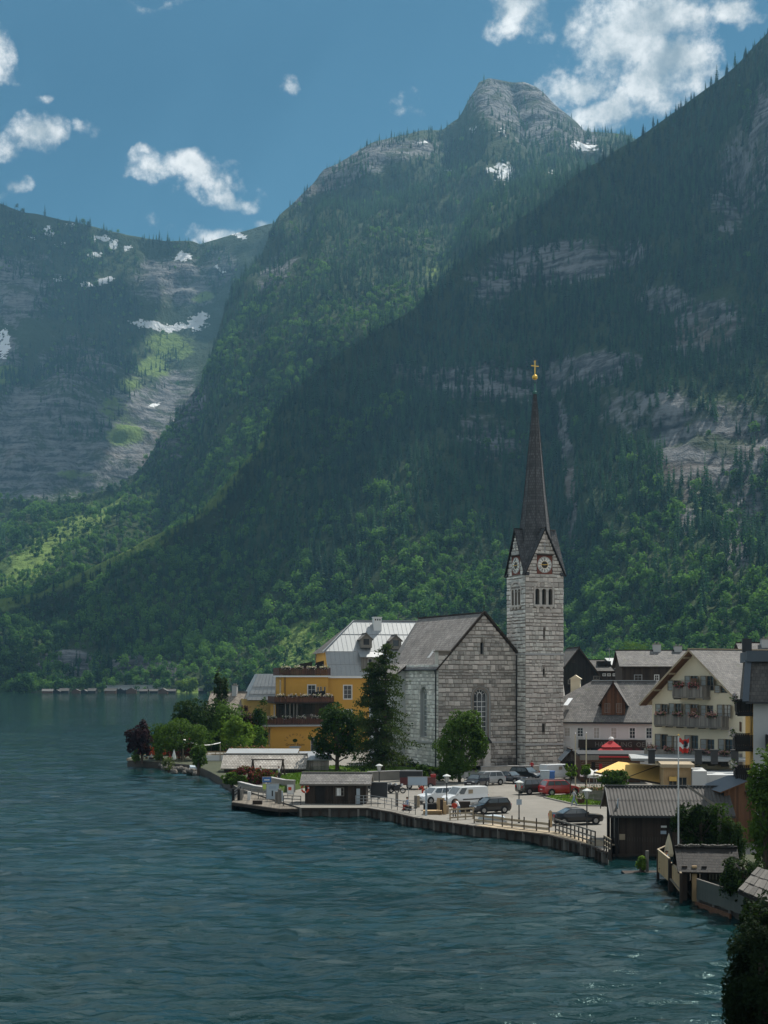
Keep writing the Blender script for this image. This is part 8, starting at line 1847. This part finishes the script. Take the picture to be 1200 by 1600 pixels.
# ------------------------------------------------------------------ people
def person(lab, px, py, head, top, bottom, pose='stand', z=1.0, h=1.74, hair='hair', bag=False, bare_legs=False):
    """one continuous skinned body, then clothes by region; x is forward"""
    g = G(px, py, z); root = thing('person', lab, 'person', g, R(head)); s = h / 1.74
    stride = {'walk': .26, 'stand': .04, 'sit': 0, 'bend': .08}[pose]; V = []; E = []; rad = []
    def add(p, r, par=None):
        V.append(tuple(q * s for q in p)); rad.append(r * s)
        if par is not None: E.append((par, len(V) - 1))
        return len(V) - 1
    lean = {'bend': .45, 'sit': .06}.get(pose, .03); dz = -.42 if pose == 'sit' else 0.0
    T = lambda x, y, zz: (x + (zz - .95) * lean, y, zz + dz - (abs(zz - .95) * .12 if pose == 'bend' else 0))
    pel = add((0, 0, .95 + dz), .135); wst = add(T(0, 0, 1.10), .125, pel); cst = add(T(.01, 0, 1.30), .15, wst); nk = add(T(0, 0, 1.47), .062, cst); hd0 = add(T(.01, 0, 1.55), .085, nk); hd1 = add(T(.03, 0, 1.64), .098, hd0); add(T(.02, 0, 1.71), .06, hd1)
    hands = []
    for sd in (-1, 1):
        hp = add((0, sd * .09, .90 + dz), .11, pel)
        if pose == 'sit': kn = add((.42, sd * .12, .5), .07, hp); an = add((.44, sd * .12, .10), .045, kn); add((.58, sd * .13, .05), .04, an)
        else:
            f = stride * sd; kn = add((f * .62 + .05, sd * .10, .5), .072, hp); an = add((f - (.08 if f < 0 else 0), sd * .10, .10 + (.05 if f < -.1 else 0)), .045, kn); add((f + .13 - (.06 if f < 0 else 0), sd * .11, .045), .04, an)
        sh = add(T(0, sd * .17, 1.40), .07, cst); sw = -stride * sd; fwd = .22 if pose in ('sit', 'bend') else 0
        el = add(T(sw * .45 + fwd * .5 - .02, sd * .25, 1.14), .045, sh); wr = add(T(sw * .9 + fwd * 1.5 + .06, sd * .24, .93 if pose == 'stand' or pose == 'walk' else 1.02), .032, el); pm = add(T(sw + fwd * 1.7 + .08, sd * .235, .85 if pose in ('stand', 'walk') else 1.0), .036, wr); hands.append((V[pm], sd))
    me = bpy.data.meshes.new('body'); me.from_pydata(V, E, []); o = bpy.data.objects.new('body', me); COL.objects.link(o)
    md = o.modifiers.new('skin', 'SKIN'); md.branch_smoothing = .4
    for k, r_ in enumerate(rad): me.skin_vertices[0].data[k].radius = (r_, r_ * (.8 if k in (0, 1, 2) else 1.0))
    me.skin_vertices[0].data[0].use_root = True
    sub = o.modifiers.new('smooth', 'SUBSURF'); sub.levels = 1
    bpy.context.view_layer.update(); ev = o.evaluated_get(bpy.context.evaluated_depsgraph_get()); nm = bpy.data.meshes.new_from_object(ev); bpy.data.objects.remove(o)
    bm = bmesh.new(); bm.from_mesh(nm)
    for (hp, sd) in hands:      # five fingers of different length on each hand
        for q, ln in enumerate((.055, .075, .085, .078, .06)):
            a = (q - 2) * .018 * s; p0 = Vector(hp) + Vector((a, sd * .005, -.02 * s)); p1 = p0 + Vector((a * .5 + (.03 if q == 0 else 0), -sd * .012, -ln * s)); prev = None
            for (c, r_) in ((p0, .010), (p0.lerp(p1, .55) + Vector((.006, 0, 0)), .009), (p1, .006)):
                ring = [bm.verts.new(c + Vector((r_ * math.cos(t * 1.571), r_ * math.sin(t * 1.571), 0))) for t in range(4)]
                if prev: [bm.faces.new((prev[t], prev[(t + 1) % 4], ring[(t + 1) % 4], ring[t])) for t in range(4)]
                prev = ring
            bm.faces.new(prev)
    bm.to_mesh(nm); bm.free(); nm.materials.clear()
    for m_ in (top, bottom, 'skin', 'rubber'): nm.materials.append(M[m_])
    zn, zh = V[nk][2], V[pel][2] + .04 * s
    for p in nm.polygons:
        c = p.center; p.use_smooth = True
        arm = abs(c.y) > .20 * s and c.z < V[cst][2] - .22 * s and c.z > zh - .35 * s and pose != 'sit'
        p.material_index = 2 if c.z > zn - .01 * s or arm else (3 if c.z < .085 * s else (0 if c.z > zh else (2 if bare_legs and c.z < .5 * s else 1)))
    b = link('body', nm, root); hx = Vector(V[hd1])
    hr = MB().lathe((hx.x - .018 * s, hx.y, hx.z - .03 * s), [(.112 * s, 0), (.116 * s, .05 * s), (.095 * s, .11 * s), (.05 * s, .14 * s), (.001, .148 * s)], 10); hr.build('hair', M[hair], root, True)
    f = MB()
    for sd in (-1, 1): f.box(hx.x + .092 * s, hx.x + .102 * s, sd * .034 * s - .011 * s, sd * .034 * s + .011 * s, hx.z - .005 * s, hx.z + .008 * s, 0); f.box(hx.x - .01 * s, hx.x + .015 * s, sd * .098 * s, sd * .11 * s, hx.z - .03 * s, hx.z + .02 * s, 1)
    f.prism([(hx.x + .09 * s, hx.z - .035 * s), (hx.x + .125 * s, hx.z - .03 * s), (hx.x + .095 * s, hx.z + .005 * s)], lambda a, zz, d=0: (a, d, zz), -.012 * s, .012 * s, 1); f.box(hx.x + .084 * s, hx.x + .097 * s, -.022 * s, .022 * s, hx.z - .062 * s, hx.z - .054 * s, 2)
    f.build('face', [M['black'], M['skin'], M['clock_red']], root)
    if bag:
        c = Vector(V[cst]); MB().prism([(c.x - .34, c.z - .25), (c.x - .13, c.z - .27), (c.x - .12, c.z + .16), (c.x - .28, c.z + .16)], lambda a, zz, d=0: (a, d, zz), -.15, .15).build('backpack', M['board_dark'], root)
    return root
person('person in pale checked shirt and jeans with backpack walking past the grass strip', 897, 1260, 190, 'plaster_grey', 'denim', 'walk', bag=True, h=1.8)
person('person in bright red shirt standing on the dock platform', 710, 1279, 100, 'shirt_red', 'shirt_dark', 'stand', .85, 1.72)
person('person in white shirt leaning over beside the person in red', 717, 1275, 150, 'shirt_white', 'denim', 'bend', .85)
person('person in blue shirt sitting on the quay edge by the metal railing', 637, 1266, 200, 'shirt_blue', 'shirt_red', 'sit', .95)
person('person in orange shirt bending beside the white people carrier', 661, 1248, 220, 'shirt_red', 'shirt_red', 'bend', 1.0)
person('person in dark red jacket standing at the foot of the tower', 831, 1209, 250, 'red_cloth', 'shirt_dark', 'stand', 1.5)
person('person in white shirt walking under the timber A-frame', 407, 1218, 180, 'shirt_white', 'shirt_dark', 'walk', 1.2)
person('person in grey top standing at the right leg of the timber A-frame', 436, 1219, 160, 'plaster_grey', 'shirt_dark', 'stand', 1.2)
person('person in teal top sitting at a cafe table on the garden platform', 229, 1187, 190, 'teal_cloth', 'shirt_dark', 'sit', .8)
person('person in white sitting between the folded orange parasols', 237, 1188, 170, 'shirt_white', 'denim', 'sit', .8)
person('person in red top sitting near the red leaved hedge', 266, 1189, 200, 'shirt_red', 'shirt_dark', 'sit', .95)
person('person in dark blue sitting on the small fenced deck', 1043, 1359, 160, 'shirt_blue', 'shirt_dark', 'sit', .9)
person('person in dark clothes standing at the timetable board', 424, 1248, 120, 'shirt_dark', 'shirt_dark', 'stand', .8)
def bench(px, py, head, lab, z):
    root = thing('bench', lab, 'bench', G(px, py, z), R(head))
    for k in range(3): MB().box(-.22 + k * .15, -.09 + k * .15, -.7, .7, .42, .46).build('seat_slat', M['wood_brown'], root)
    for s in (-.55, .55): MB().box(-.2, .2, s - .04, s + .04, 0, .42).build('leg', M['metal_dark'], root)
for a in ((637, 1266, 200, 'low bench under the person in blue by the metal railing', .95), (229, 1187, 190, 'bench under the person in teal on the garden platform', .8), (237, 1188, 170, 'bench under the person in white between the parasols', .8), (266, 1189, 200, 'bench under the person in red near the hedge', .95), (1043, 1359, 160, 'bench under the person in dark blue on the small deck', .9)): bench(*a)

# ------------------------------------------------------------------ haze in the valley air
def build_haze():
    m = bpy.data.materials.new('haze_air'); m.use_nodes = True; t = NT(m.node_tree); t.n.clear()
    v = t.add('ShaderNodeVolumePrincipled'); v.inputs['Color'].default_value = (0.30, 0.64, 0.95, 1); v.inputs['Density'].default_value = 0.000058
    v.inputs['Anisotropy'].default_value = 0.35
    o = t.add('ShaderNodeOutputMaterial'); t.link(v.outputs[0], o.inputs['Volume'])
    b = MB().box(-7500, 7500, -600, 7400, -1.2, 2050).build('haze', m)
    tag(b, 'thin blue haze filling the valley air', kind='stuff')
build_haze()
